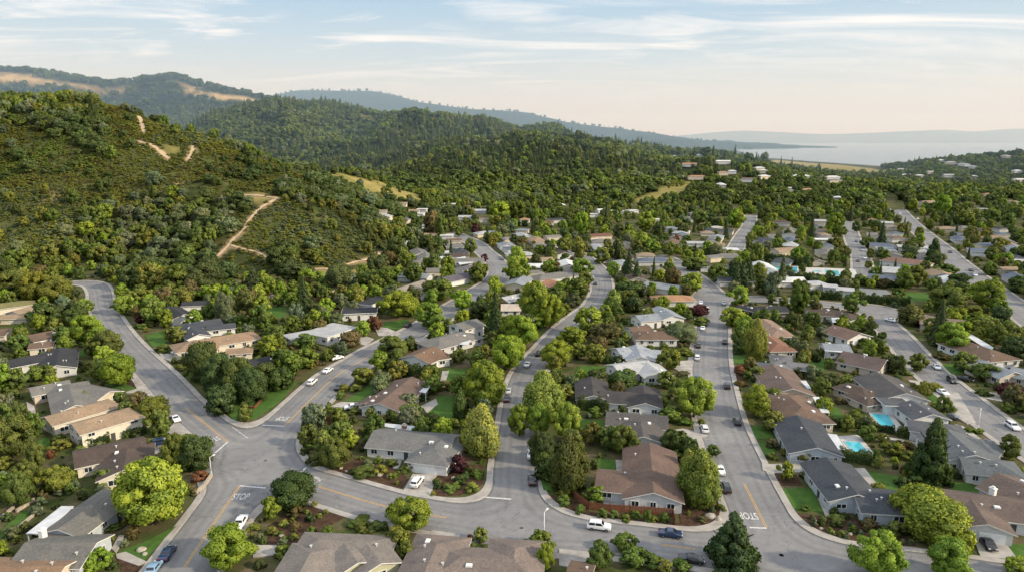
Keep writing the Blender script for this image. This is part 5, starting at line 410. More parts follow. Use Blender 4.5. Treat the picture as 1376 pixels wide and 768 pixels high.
"c":[621,1250,70,328,1038,62,166,1199,84,33,1085,62,-510,694,43,395,718,43,170,1228,78,157,742,45,62,1336,50,947,2125,89,713,2717,94,332,1299,49,-446,728,39,-78,863,49,604,1039,50,42,832,43,912,2842,106,-37,1019,48,334,1415,44,396,798,39,1315,3388,105,1401,3468,103,438,767,33,428,709,30,294,1096,50,745,1178,45,759,1111,43,-78,787,30,633,1375,43,519,984,36,64,696,27,681,1000,41,240,882,33,573,845,36,700,1068,43,902,1248,46,95,957,38,-94,1320,51,1176,3338,88,-100,734,26,726,1125,42,489,1229,47,660,1143,42,936,1470,49,-73,688,26,8,1192,38,524,1247,44,1050,1478,49,185,1103,39,176,752,25,569,703,45,637,1327,41,472,1302,48,-51,1471,45,671,975,29,-578,722,48,241,713,26,161,1028,33,913,1269,42,806,2726,62,1192,2534,58,561,1329,38,938,1434,39,269,1592,50,83,1773,50,378,1246,36,745,1229,36,721,1305,37,364,1503,48,188,1327,38,483,1552,45,761,967,46,-523,1842,47,-124,1828,50,911,1821,46,-51,1899,48,781,1566,38,-410,1761,45,194,1073,27,961,1277,36,624,1521,38,-167,1798,46,1286,1779,48,-1574,2184,51,-1276,2241,49,647,2203,51,576,1298,34,-1528,2136,50,615,2175,49,872,1809,42,871,1181,29,159,1879,43,-630,1989,47,38,1915,48,1378,1907,47,-1036,2140,47,-767,2008,42,228,1151,25,616,1914,44,635,1466,34,-448,1843,43,-118,1964,46,-249,1831,38,1258,2084,49,862,1213,28,461,2295,50,91,1368,27,-1201,2187,50,-1243,1908,43,908,1433,31,9,1260,25,-53,1495,29,833,1055,41,771,1406,31,944,1914,38,442,2084,44,641,2244,46,96,1237,27,1103,2270,44,1006,2003,38,592,1352,26,162,1129,25,680,827,31,-1577,2162,44,854,2297,47,-961,2177,44,-911,2114,38,903,2051,37,1462,2001,36,1135,1904,37,-148,2272,41,-1304,1906,37,1036,1356,45,827,1271,26,229,1575,29,906,2179,43,328,1900,32,-156,2233,36,-46,1827,30,857,1804,29,397,1554,28,1283,1945,31,-793,2192,37,1058,1445,26,-1265,1852,28,-456,2013,31,-907,1827,34,352,2013,35,682,1527,27,-441,1762,28,1059,1310,45,-296,2032,31,-777,2012,31,41,1598,27,906,2102,36,-172,2045,32,-499,1840,29,-804,2087,32,859,1961,32,-252,1858,26,858,1051,27,-78,2040,29,-570,1863,28,-1057,2066,28,-1282,2001,28,608,1857,25,-691,2018,26,1174,2004,28,-73,2218,30,-45,1886,29,-964,2106,31,1265,1806,24,1444,2296,31,1251,2120,27,-38,2138,30,-470,2017,25,1741,2207,47,1582,2290,26,604,2033,25,1781,2293,46,-1572,2054,42,-346,2262,25,1630,2129,38,1312,1653,31,-1831,2292,34],
"r":[-109,523,24,-221,302,9,-39,336,7,239,983,27,179,275,4],
"ro":[-506,717,36,-310,645,34,63,379,22,-125,1073,75,-318,607,34,-213,366,19,-500,705,37,-141,729,33,-150,514,25,-588,769,37,-145,806,35,13,934,31,156,427,21,-80,646,31,-216,553,23,-303,613,29,523,676,28,49,773,24,-207,671,28,-202,641,25,-359,684,30,-224,546,23,571,784,28,335,493,22,-319,565,23,-12,590,21,-376,467,32,169,643,23,320,388,25,-370,677,22,-301,634,23,270,587,18,351,616,18,591,771,24,29,829,22,350,437,20,379,682,20,386,474,20,-433,544,18],
"w":[258,1155,60,182,773,34],"k":[-100,930,38,-90,921,26,789,2723,102]},"shrubs":[[-33.8,142.8,2.1,6.0,7,[1,23,4],35],[70.2,121.2,1.9,3.9,11,[3,40,-1],26],[-30.2,122.9,1.0,4.8,7,[2,24,4],32],[74.2,119.1,2.6,4.2,7,[3,40,1],28],
[-42.2,112.0,2.1,3.2,7,[1,24,3],23],[-70.3,140.8,2.1,4.2,10,[0,0,-1],25],[42.2,176.0,2.3,6.6,8,[0,29,-1],32],[-26.4,121.3,1.1,4.3,8,[0,24,0],29],[-90.9,119.1,2.6,3.2,11,[1,0,0],22],[-46.1,148.2,2.5,4.1,8,[1,23,-1],23],
[79.0,134.2,2.4,4.1,14,[0,40,0],25],[-30.1,143.6,2.3,3.5,14,[3,23,-1],20],[77.6,270.9,3.2,8.1,7,[0,33,-1],26],[-6.8,113.5,1.5,3.3,7,[2,25,1],23],[-91.8,165.2,1.3,5.7,7,[0,3,-1],29],[-27.0,263.6,2.8,8.8,7,[1,20,-1],29],
[-96.0,117.9,2.4,3.0,4,[1,0,0],20],[-72.9,118.4,2.5,2.8,11,[0,0,3],19],[-87.5,133.6,2.4,3.7,4,[2,0,-1],23],[-7.8,142.0,1.7,3.5,7,[0,23,1],20],[61.4,231.4,2.7,6.2,7,[0,32,-1],23],[-44.0,125.7,2.1,3.3,11,[1,24,0],22],
[-50.3,157.1,1.9,3.8,7,[1,23,0],20],[-21.3,197.9,2.6,4.7,11,[0,22,0],20],[-45.3,170.7,2.0,4.1,7,[1,22,2],20],[-45.0,108.7,1.5,2.4,8,[1,24,-1],17],[-20.6,111.3,2.4,2.3,7,[0,24,-1],17],[-8.7,136.1,1.6,3.6,14,[0,23,-1],22],
[128.8,196.5,2.1,5.0,14,[0,52,-1],22],[10.7,130.2,2.1,3.5,7,[1,27,4],22],[-131.6,286.6,2.0,10.4,7,[0,10,-1],32],[-113.6,159.2,2.4,4.1,8,[1,3,-1],22],[-23.7,144.8,2.5,2.5,7,[3,23,4],19],[-114.5,140.2,2.2,3.5,4,[1,2,0],21],
[65.4,124.1,1.0,3.5,7,[3,40,0],23],[-4.3,113.5,1.1,3.3,14,[2,25,-1],23],[-23.2,116.5,2.1,2.7,8,[0,24,1],19],[-35.4,118.4,2.1,2.7,7,[2,24,0],19],[130.0,221.0,1.7,6.7,7,[0,50,0],26],[86.4,137.9,2.1,3.5,8,[0,40,-1],21],
[14.5,157.8,2.4,3.8,7,[1,28,0],20],[85.6,125.6,2.1,3.0,14,[0,40,1],19],[114.8,141.8,2.5,2.7,14,[0,55,1],16],[-8.8,113.2,1.7,2.4,7,[2,25,0],17],[-91.1,232.4,3.2,4.7,14,[0,12,-1],17],[-74.4,307.8,4.5,6.1,7,[2,15,-1],17],
[142.5,181.9,1.2,6.2,7,[3,57,1],29],[138.9,179.6,2.8,3.7,7,[0,52,1],17],[-88.7,110.7,2.1,2.2,7,[2,1,-1],16],[-39.8,151.1,2.2,3.7,11,[1,23,0],20],[-123.0,155.0,2.4,3.5,14,[1,3,0],19],[64.4,156.9,2.4,3.0,11,[1,41,-1],16],
[27.2,123.6,2.5,2.0,7,[3,27,6],19],[94.3,150.8,2.2,3.6,7,[1,55,-1],20],[93.6,174.3,2.5,4.1,7,[1,54,-1],20],[-50.8,120.9,1.0,3.0,14,[1,24,0],20],[-78.2,120.9,1.0,3.0,7,[0,0,0],20],[-125.0,234.2,2.7,5.5,7,[1,12,0],20],
[-110.8,220.6,2.2,5.2,11,[1,12,-1],20],[-43.4,178.3,2.0,4.3,7,[1,22,1],20],[122.4,180.0,1.7,4.9,7,[0,52,2],23],[140.6,192.1,1.6,5.2,7,[3,57,0],23],[-97.1,126.3,2.0,2.8,4,[1,0,2],18],[24.9,125.2,1.4,2.2,7,[3,27,5],16],
[-90.9,325.6,5.4,5.4,7,[1,16,-1],16],[39.4,150.4,2.4,3.1,7,[0,28,0],17],[22.8,176.6,2.6,3.9,7,[1,29,1],19],[30.5,123.6,1.9,2.0,7,[3,27,1],17],[-28.3,147.9,1.5,3.1,7,[3,23,0],17],[-46.5,119.3,1.4,2.6,14,[1,24,1],17],
[-99.5,144.9,1.3,3.0,8,[1,2,-1],17],[-90.1,158.5,1.6,3.3,14,[0,2,-1],17],[74.2,211.3,2.6,4.3,10,[1,44,0],17],[-95.6,134.7,2.4,2.5,7,[3,2,-1],15],[-30.3,170.5,2.6,3.5,8,[3,22,0],17],[-104.2,153.1,2.1,3.5,7,[1,2,1],19],
[18.3,125.2,1.9,2.2,7,[3,27,0],14],[-42.3,120.6,1.7,2.2,11,[1,24,1],14],[-82.8,159.0,2.1,3.6,8,[0,2,0],19],[82.6,125.5,2.0,2.5,7,[0,40,1],16],[62.2,150.9,1.5,2.9,14,[1,41,-1],16],[-76.3,114.7,1.0,2.3,14,[3,0,-1],16],
[-105.8,157.1,1.4,3.8,14,[3,3,0],20],[46.4,170.7,1.7,4.1,7,[0,28,4],20],[-73.2,326.3,3.0,7.5,14,[1,16,-1],20],[-17.5,284.0,2.6,6.6,7,[1,38,-1],20],[149.2,226.6,2.2,5.3,11,[1,58,-1],20],[106.2,145.1,1.1,3.6,11,[3,55,-1],20],
[-82.0,134.8,2.0,2.8,11,[0,0,0],17],[-46.6,119.3,1.1,2.6,14,[1,24,2],17],[-68.6,134.4,1.3,2.8,11,[0,0,1],17],[-120.9,233.9,2.8,4.7,7,[1,12,2],17],[-26.3,188.7,1.9,3.9,8,[0,22,0],17],[-51.1,196.2,1.8,4.0,14,[1,22,-1],17],
[-47.4,196.2,1.8,4.0,13,[1,22,-1],17],[-62.6,240.4,1.6,6.5,7,[3,14,-1],23],[127.1,211.7,1.4,5.7,7,[0,50,1],23],[-146.7,190.0,2.6,3.9,7,[1,4,-1],17],[14.7,149.0,2.0,3.2,7,[1,27,5],17],[-15.3,169.5,2.2,3.6,7,[0,23,0],18],
[11.5,150.7,2.2,3.0,7,[1,27,3],16],[-10.2,155.0,2.0,3.4,11,[0,23,0],18],[-111.9,141.2,1.8,3.1,7,[1,2,3],18],[-77.6,141.8,2.3,2.5,7,[0,2,1],14],[-91.4,132.7,1.9,2.7,8,[2,0,0],16],[-40.2,161.8,2.6,2.8,11,[1,23,2],14],
[-70.8,135.3,2.1,2.5,11,[0,0,4],15],[41.5,154.8,2.3,2.9,7,[0,28,3],15],[-48.8,130.0,1.8,2.7,7,[1,24,0],17],[-13.3,136.3,1.0,4.3,7,[3,23,7],26],[-45.3,122.1,1.3,2.0,13,[1,24,0],14],[100.2,141.7,2.0,2.5,8,[3,55,-1],14],
[-9.3,191.3,2.5,3.9,7,[0,22,2],17],[-40.4,123.5,2.0,2.2,8,[2,24,-1],14],[89.7,137.3,1.0,2.7,11,[1,56,-1],16],[-73.0,136.5,1.8,2.8,4,[0,0,-1],17],[-87.8,129.8,1.8,2.6,8,[2,0,1],16],[-96.5,163.3,2.2,3.1,8,[0,3,-1],16],
[97.8,141.4,1.9,2.8,7,[3,55,-1],16],[-101.2,124.0,2.0,2.1,8,[1,0,0],13],[81.0,128.6,1.9,2.4,7,[0,40,3],15],[-42.4,164.9,2.6,2.7,7,[1,23,3],14],[27.9,175.4,2.3,3.4,8,[3,29,-1],16],[-95.1,120.2,1.9,2.1,8,[1,0,1],14],
[20.6,125.1,1.6,2.0,7,[3,27,3],13],[65.9,126.6,1.6,1.9,8,[3,40,4],14],[-104.9,160.0,1.0,3.3,14,[3,3,2],17],[38.1,123.8,1.0,2.6,11,[3,27,-1],17],[75.8,214.3,2.0,4.4,10,[1,44,1],17],[94.3,153.3,2.3,2.6,11,[1,55,0],14],
[-95.8,136.9,2.0,2.5,4,[3,2,-1],15],[-8.1,162.3,2.3,2.9,11,[0,23,1],15],[-91.6,125.3,2.1,2.0,11,[1,0,1],13],[-43.1,115.0,1.6,2.3,4,[1,24,1],16],[-45.1,122.1,1.3,2.0,13,[1,24,1],13],[69.8,169.3,2.3,3.1,4,[1,42,-1],15],
[-79.3,195.8,2.5,3.6,7,[3,13,-1],15],[67.8,138.7,1.0,2.4,8,[1,40,2],14],[-15.5,144.8,1.7,2.5,8,[3,23,2],14],[36.7,141.7,1.6,2.5,7,[0,27,0],14],[-50.6,190.0,2.1,3.2,7,[1,22,0],14],[-64.5,233.7,2.9,3.9,14,[3,14,-1],14],
[117.4,147.8,1.4,2.6,14,[0,55,4],14],[-34.7,116.3,1.9,1.8,7,[1,24,1],13],[-11.6,139.3,1.7,2.7,8,[3,23,1],16],[10.8,133.4,1.7,2.6,14,[1,27,-1],16],[-29.3,119.7,1.6,2.2,7,[2,24,1],15],[-98.5,129.9,1.8,2.3,4,[1,0,1],14],
[-26.6,173.3,2.4,2.9,8,[3,22,1],14],[29.5,182.5,1.6,3.4,14,[1,29,-1],16],[-102.2,139.5,1.9,2.4,4,[1,2,1],14],[97.7,156.6,2.0,2.8,11,[1,55,1],15],[13.9,126.6,1.6,1.9,7,[1,27,6],13],[-24.5,145.1,1.0,3.6,7,[3,23,3],20],
[-109.7,168.0,2.3,2.8,4,[1,3,-1],14],[-80.1,155.2,1.8,3.0,8,[0,2,1],16],[40.8,147.7,2.2,2.2,7,[0,27,2],12],[-131.4,207.7,2.6,3.5,8,[0,4,-1],14],[-33.6,147.2,1.8,2.7,4,[1,23,1],15],[22.7,123.6,1.5,2.0,7,[3,27,4],13],
[59.6,122.0,1.8,1.7,4,[3,40,-1],13],[-31.8,122.3,1.0,2.6,7,[2,24,3],17],[-41.8,117.6,1.0,1.9,7,[1,24,4],13],[46.7,172.1,1.4,3.6,7,[0,29,1],17],[55.4,209.8,1.3,4.3,11,[0,30,-1],17],[-110.0,215.8,1.5,4.4,7,[1,12,1],17],
[-82.8,272.7,3.2,4.1,14,[1,15,0],13],[86.9,149.1,1.6,2.1,14,[0,41,-1],13],[-5.6,204.1,2.5,3.5,8,[0,21,-1],14],[22.6,159.4,2.5,2.2,4,[1,28,-1],13],[116.5,172.2,2.5,2.5,8,[0,54,1],12],[64.0,121.9,1.5,2.3,8,[3,40,5],15],
[-11.5,162.0,2.4,2.4,8,[0,23,1],12],[-47.4,165.4,1.9,3.0,8,[1,22,0],15],[84.9,180.7,2.3,3.0,7,[0,42,-1],14],[90.0,144.1,1.9,2.4,11,[1,55,2],14],[84.5,150.4,2.0,2.5,7,[0,41,0],13],[-71.1,132.7,1.8,2.2,14,[0,0,-1],13],
[61.5,122.3,1.9,1.8,8,[3,40,0],12],[60.7,128.2,1.0,2.3,7,[1,40,-1],14],[-102.2,159.8,1.6,2.8,14,[3,3,1],14],[14.3,128.2,1.0,2.3,7,[1,27,7],14],[-75.3,275.9,2.8,4.6,14,[1,15,1],14],[-111.7,138.4,1.8,2.3,14,[1,2,-1],14],
[95.8,143.8,2.1,2.1,14,[1,55,-1],12],[31.6,128.2,1.3,2.3,8,[3,27,1],14],[17.3,194.9,2.3,3.3,7,[1,29,0],14],[-35.9,170.1,1.9,3.0,7,[3,22,-1],15],[-18.3,196.8,2.3,3.3,11,[0,22,1],14],[30.8,177.8,2.4,2.6,7,[3,29,-1],12],
[-101.6,134.5,2.0,1.9,7,[1,2,4],12],[-100.1,132.5,1.8,2.0,11,[1,2,1],12],[-88.8,121.5,1.4,2.2,7,[1,0,-1],14],[-10.4,144.8,1.0,2.8,7,[0,23,2],16],[88.6,141.4,2.7,1.5,14,[0,40,2],16],[-22.8,168.4,2.1,2.7,8,[2,23,-1],13],
[85.8,133.5,1.8,2.0,7,[0,40,4],12],[119.2,180.8,2.0,3.2,7,[0,52,0],15],[-48.0,116.8,1.6,1.8,4,[1,24,0],12],[-108.9,182.6,2.4,2.7,7,[2,3,-1],12],[-37.0,155.3,2.3,2.1,11,[1,23,1],12],[-163.6,226.7,2.5,3.8,8,[0,5,-1],14],
[28.8,129.7,1.0,2.3,8,[3,27,0],14],[67.1,135.6,1.4,1.9,8,[1,40,1],11],[-89.5,242.5,2.7,3.3,7,[0,12,-1],11],[90.6,149.1,1.3,2.1,0,[1,55,-1],11],[10.6,145.0,1.8,2.3,7,[1,27,0],13],[-37.5,163.8,2.2,2.4,7,[1,23,5],12],
[-42.8,172.0,2.2,2.6,8,[1,22,1],13],[-78.4,139.8,2.1,1.9,7,[0,0,1],12],[66.3,119.7,1.6,1.8,7,[3,40,2],12],[15.3,132.0,1.6,2.2,7,[1,27,1],14],[-10.5,140.9,1.9,2.0,8,[0,23,0],12],[28.5,123.6,1.0,2.0,7,[3,27,7],13],
[-16.7,138.7,1.3,2.2,7,[3,23,5],13],[141.6,251.6,2.6,3.8,7,[0,49,1],13],[113.6,144.7,1.0,2.3,7,[0,55,1],13],[92.1,135.6,1.2,2.2,8,[1,56,-1],13],[17.1,169.4,2.3,2.4,7,[1,28,2],11],[-29.1,116.7,1.5,1.8,14,[0,24,-1],12],
[-6.1,185.5,2.5,2.5,7,[0,22,1],11],[31.8,193.9,2.5,2.7,14,[2,29,-1],12],[-113.4,137.7,1.9,2.0,7,[1,2,0],11],[114.6,159.1,2.1,2.3,8,[2,55,-1],12],[-38.9,119.5,1.6,1.8,7,[1,24,5],12],[-28.7,165.2,1.9,2.7,4,[2,23,-1],13],
[-14.4,137.1,1.0,2.0,7,[3,23,6],12],[17.3,172.8,1.9,2.9,11,[1,29,-1],14],[46.9,179.9,2.0,2.9,7,[0,29,0],14],[-26.9,163.0,1.9,2.5,11,[2,23,-1],13],[-76.0,124.0,1.5,1.9,8,[0,0,-1],12],[26.8,207.4,2.4,3.2,7,[1,30,-1],13],
[-34.9,173.0,1.8,3.0,11,[3,22,-1],14],[41.8,129.7,1.0,2.3,10,[0,27,-1],14],[43.2,128.2,1.0,2.3,7,[0,27,1],14],[71.0,200.7,1.2,4.1,10,[1,43,-1],17],[28.3,223.4,1.3,4.5,14,[1,31,-1],17],[-149.6,265.6,1.8,5.3,7,[1,10,-1],17],
[138.9,256.3,2.2,4.3,7,[0,49,0],14],[70.7,200.5,1.3,3.4,8,[1,43,-1],14],[120.0,166.0,1.1,3.4,7,[0,54,0],17],[44.0,153.1,2.1,2.1,7,[0,28,1],11],[-42.5,151.5,1.7,2.4,14,[1,23,-1],13],[179.2,227.6,2.3,3.8,7,[0,58,-1],14],
[-2.3,249.8,2.5,4.1,4,[0,20,-1],14],[15.4,136.8,1.8,1.9,4,[1,27,-1],11],[91.7,165.4,2.0,2.4,8,[0,42,-1],12],[-13.5,181.6,1.8,3.1,8,[0,22,1],14],[-39.7,218.8,2.3,3.5,14,[1,21,-1],13],[-12.4,137.1,1.3,1.9,7,[3,23,1],11],
[-87.7,230.4,2.4,3.7,14,[2,13,-1],14],[82.0,131.4,1.5,2.0,7,[0,40,0],12],[118.1,155.7,1.7,2.5,14,[0,55,0],13],[87.3,151.0,2.0,2.0,7,[0,41,1],11],[-22.0,173.8,2.3,2.2,7,[0,22,0],11],[22.7,162.3,2.0,2.3,7,[1,28,1],11],
[-36.5,160.5,1.6,2.7,7,[1,23,6],14],[156.2,217.7,2.3,3.4,4,[1,57,-1],13],[66.0,141.6,1.4,2.0,8,[1,40,0],11],[66.0,129.5,1.4,1.6,8,[3,40,3],11],[-41.3,129.5,1.0,1.6,14,[2,24,-1],11],[121.8,165.7,1.2,2.3,7,[0,54,1],11],
[118.9,153.6,1.1,2.1,14,[0,55,3],11],[122.5,205.7,2.0,3.4,8,[0,50,-1],14],[18.1,162.4,1.9,2.4,11,[1,28,-1],12],[189.9,253.2,2.6,3.9,14,[0,59,-1],13],[-130.1,170.1,2.0,2.4,14,[3,4,-1],12],[122.0,196.5,2.4,2.7,11,[0,52,-1],11],
[145.6,185.4,1.9,3.0,4,[3,57,-1],14],[-125.9,165.3,2.1,2.2,7,[1,3,-1],11],[-16.3,136.9,1.8,1.8,8,[3,23,0],11],[-82.7,148.8,1.8,2.0,7,[0,2,0],11],[-115.9,191.4,2.5,2.3,4,[0,4,-1],11],[-23.0,171.6,2.0,2.4,7,[2,23,-1],12],
[55.2,237.6,2.5,3.5,7,[3,32,-1],12],[-133.2,175.8,2.1,2.4,7,[3,4,-1],11],[42.4,201.9,1.5,3.1,7,[0,30,-1],13],[116.4,153.7,1.4,2.4,7,[0,55,0],13],[112.7,146.2,1.0,2.3,11,[0,55,-1],13],[-105.4,214.0,2.2,3.3,14,[1,13,-1],13],
[147.9,196.1,2.1,2.9,8,[3,57,-1],12],[94.7,155.8,1.8,2.2,8,[1,55,-1],12],[-105.6,137.7,1.6,2.0,11,[1,2,0],12],[-73.0,230.3,2.4,3.3,4,[0,13,-1],12],[67.3,125.0,1.3,1.7,8,[3,40,1],11],[111.3,178.3,2.2,2.3,8,[0,54,0],11],
[113.8,224.7,2.2,3.5,7,[3,51,-1],13],[-46.8,158.6,2.1,1.9,4,[1,23,0],11],[95.0,185.6,1.8,3.0,11,[1,53,-1],13],[-105.6,177.4,2.1,2.4,4,[0,3,-1],11],[-120.2,156.1,1.6,2.5,14,[1,3,1],13],[-31.6,149.0,1.6,2.2,7,[1,23,1],12]],
"shrub_stuff":{"o":[222,405,10,-185,397,8,-187,242,6,363,472,10,-101,307,7,22,310,7,199,426,9,-142,217,5,248,448,8,-348,450,9,-165,301,6,140,250,4,-303,468,10,92,349,8,145,378,8,-160,460,9,-147,420,9,33,296,7,144,250,5,-189,257,5,31,281,6,-265,337,6,-235,481,9,139,367,7,-176,592,10,407,557,10,-1,446,8,-10,493,10,-172,396,8,-120,539,9,-176,416,9,-101,329,6,203,412,8,-102,323,6,178,292,6,254,479,8,254,581,10,176,265,5,324,497,9,-156,519,10,-187,341,6,-241,585,9,285,581,9,-271,626,10,-170,551,10,-282,426,7,401,571,10,-347,446,8,-255,613,10,-219,282,6,-67,236,4,-368,470,8,24,346,7,56,619,9,228,547,9,-232,550,9,45,596,9,-472,637,9,-324,503,10,-27,417,6,-25,392,6,76,272,5,-265,392,6,-26,327,5,-7,662,10,-3,232,4,-153,734,10,191,356,6,-21,501,7,-111,741,10,345,613,10,-62,504,9,-305,657,9,247,583,9,-230,444,8,72,394,6,-274,712,10,384,534,7,293,399,6,-384,554,8,-265,314,9,334,502,7,-374,572,8,-182,717,10,31,622,10,-177,407,7,-195,228,6,-297,697,10,265,541,9,192,284,4,-305,589,8,94,589,10,-266,604,8,29,337,5,416,624,8,202,568,9,339,617,10,-83,319,5,-316,480,8,-264,593,10,205,416,6,-235,555,8,-381,711,10,36,583,9,216,599,10,245,655,10,-244,390,5,-284,667,9,-402,518,7,-425,579,9,307,375,10,228,541,8,-172,616,7,-140,474,7,-156,450,6,202,402,6,48,285,4,93,544,8,-278,700,10,-241,282,7,32,838,10,304,463,6,-322,733,9,9,509,6,-523,776,10,-180,419,5,-278,635,9,-78,339,4,-425,738,10,140,633,7,69,393,6,383,512,7,-373,514,6,408,595,7,-466,641,7,-232,652,9,221,513,7,47,404,5,-428,763,10,-320,386,9,356,609,7,345,481,5,161,263,4,14,643,7,-260,420,6,237,544,7,-371,531,7,378,462,9,-397,536,8,135,536,6,94,553,7,350,443,5,176,792,9,-39,446,5,209,472,6,-11,458,5,-171,637,8,186,538,6,-113,599,6,-260,316,7,297,808,10,383,528,7,-572,775,9,43,890,10,-65,778,9,-232,698,9,427,599,8,-378,477,5,-306,408,4,-59,511,6,-234,633,7,-401,750,9,607,855,10,580,792,8,292,852,9,-252,549,6,197,992,10,342,789,10,-357,676,8,26,757,8,145,815,9,194,417,5,-365,677,8,-377,722,8,-466,750,7,-161,386,5,363,585,6,240,576,6,320,884,10,102,593,6,567,979,9,51,698,8,-216,303,3,-284,657,8,319,842,9,386,467,9,-150,837,8,97,464,5,509,798,9,-453,611,7,-553,771,9,29,283,4,40,396,4,-105,632,7,-321,721,7,234,330,4,-68,410,4,-220,735,8,-281,649,7,340,684,8,310,399,5,364,544,7,-262,358,3,258,572,5,-256,329,4,327,490,5,-117,993,9,-15,538,6,267,753,7,400,834,8,-371,752,6,-148,1007,9,-533,716,8,-120,1019,9,-513,796,7,35,563,5,47,584,6,514,884,10,-186,507,6,-57,787,8,630,817,9,-241,557,6,-153,787,8,184,909,9,-224,499,4,-312,456,4,269,479,5,237,285,5,-123,695,7,-10,488,5,221,591,5,247,731,8,-77,428,4,-137,809,7,582,835,7,-1,492,4,108,656,7,-371,502,4,182,342,4,366,620,6,276,922,10,-80,858,7,347,467,4,202,556,5,238,389,3,-87,571,5,59,487,5,271,879,9,611,855,7,36,852,8,-20,582,5,204,614,5,247,927,8,-458,673,7,198,441,4,20,561,5,-53,493,5,491,783,7,389,510,4,252,766,6,-511,764,7,-293,578,5,242,403,4,193,398,4,340,855,9,256,483,4,631,871,8,-225,699,5,-270,525,5,-460,732,6,-395,744,7,224,609,5,-369,555,5,18,565,4,-549,721,7,-297,400,4,285,340,5,-391,479,8,-289,379,4,183,949,8,366,490,4,507,802,6,-121,814,7,-111,781,6,366,538,4,379,813,6,319,1031,8,-631,794,10,19,637,6,264,529,5,26,674,5,86,496,3,45,657,5,1,550,4,110,517,4,-226,607,4,-212,440,3,-329,571,4,-17,454,3,159,892,6,7,506,3,333,478,4,-150,872,6,-192,745,6,-242,589,4,-60,399,3,418,686,5,-152,468,3,640,990,8,4,501,3,-357,715,4,10,958,8,-100,607,4,-568,767,5,-12,452,4,-447,631,4,234,274,4,225,1033,7,279,526,4,217,606,4,-318,573,3,743,978,7,528,1003,7,-356,429,6,-191,607,5,473,1020,6,-309,556,3,-133,541,4,357,1004,6,-392,484,6,400,587,4,-270,652,5,169,1012,7,-37,580,4,-71,736,5,-591,749,8,685,967,6,299,823,5,53,761,6,287,344,4,235,591,3,600,1031,6,-580,747,9,-466,645,4,396,836,5,326,1020,6,-106,986,5,-329,506,3,744,1006,5,161,632,4,301,900,5,49,762,4,-210,652,3,374,1029,5,206,1009,5,-551,789,5,391,726,4,814,1029,9,-117,757,4,-72,646,4,670,1035,5,446,774,4,580,807,4,314,744,4,9,833,5,335,889,5,381,718,3,-544,694,6,-45,732,3,-88,864,4,743,942,9,556,978,4,-20,989,4,-137,747,4,-61,733,4,45,732,3,636,907,4,-524,786,4,-594,762,6,370,1030,5,427,901,3,43,1023,4,-520,748,3,81,980,4,82,990,3,528,829,3,735,952,7,453,1025,4,129,934,4,-567,719,5,-416,523,4,494,615,4,-419,514,3,734,918,4],
"g":[-71,398,9,99,394,10,-42,233,6,-172,423,10,-195,268,7,72,438,10,134,244,4,-56,230,6,-146,231,5,-176,401,8,-184,254,6,-204,313,7,-344,441,10,-146,410,8,128,235,4,-6,545,9,170,474,8,83,395,9,82,254,5,-106,576,10,-207,436,7,172,470,10,143,288,5,346,600,10,-290,437,9,135,238,4,151,232,4,33,259,5,-20,522,9,298,397,8,129,238,4,148,232,4,24,361,8,367,566,10,-65,332,6,-190,423,6,-105,627,10,-187,218,8,49,626,9,-61,420,7,-181,478,9,260,545,9,-133,451,8,-211,250,8,-224,272,4,-217,378,7,236,497,7,-278,403,6,69,542,8,-401,710,9,162,310,5,389,521,8,310,394,6,-186,687,10,-267,425,7,52,355,6,-209,612,9,240,537,8,23,571,8,-226,328,5,-289,543,8,-178,411,6,-201,237,7,-416,719,9,316,823,10,146,389,6,42,351,6,290,375,5,-183,402,5,-9,638,10,436,610,8,150,699,9,105,630,7,24,320,4,338,740,8,23,684,9,-290,688,8,-362,709,9,-533,791,9,272,805,10,137,374,5,219,468,6,126,666,8,370,465,9,-234,601,8,123,534,6,-237,284,6,202,417,5,247,674,7,70,653,8,-508,658,8,-141,829,10,-211,283,4,61,460,5,-500,733,9,-162,501,6,85,501,5,279,350,5,-55,419,5,499,848,9,349,511,6,133,532,6,-236,384,5,342,488,6,-145,255,3,-487,725,9,-243,291,6,-99,331,4,346,836,9,-268,523,6,-231,306,4,346,419,10,-193,271,4,23,287,3,480,768,8,-260,731,9,-216,507,6,304,641,7,-124,701,7,45,305,3,4,497,5,439,696,6,-166,794,7,147,633,7,-353,464,5,-153,843,7,147,920,8,-181,404,4,271,890,8,-105,599,6,-146,784,9,-163,515,5,-226,367,4,-226,695,6,98,538,5,-179,560,6,-211,639,7,-277,436,4,30,543,5,-205,704,6,288,564,6,-116,1012,9,-79,419,4,-21,570,6,135,686,5,439,914,9,-100,337,3,-216,691,6,-169,772,7,333,657,6,146,711,5,323,523,4,-45,735,7,-84,890,7,-338,640,5,32,372,3,329,751,6,-440,610,4,490,768,6,601,765,9,-26,525,4,-282,699,5,-375,753,5,-139,963,6,-324,400,6,407,582,4,17,817,5,219,671,4,-132,997,8,458,762,5,-548,776,6,-142,782,5,-196,591,3,55,845,5,243,885,5,117,578,4,-18,610,4,309,379,4,175,685,4,-401,585,4,-78,968,6,677,1002,6,-16,652,4,482,598,5,-136,803,4,170,653,3,-576,780,4,63,529,3,183,972,5,-388,662,4,225,826,4,427,1019,4,646,964,5,163,1001,5,-527,703,3,-574,785,4,630,865,4,-453,570,3,606,781,4,718,923,5],
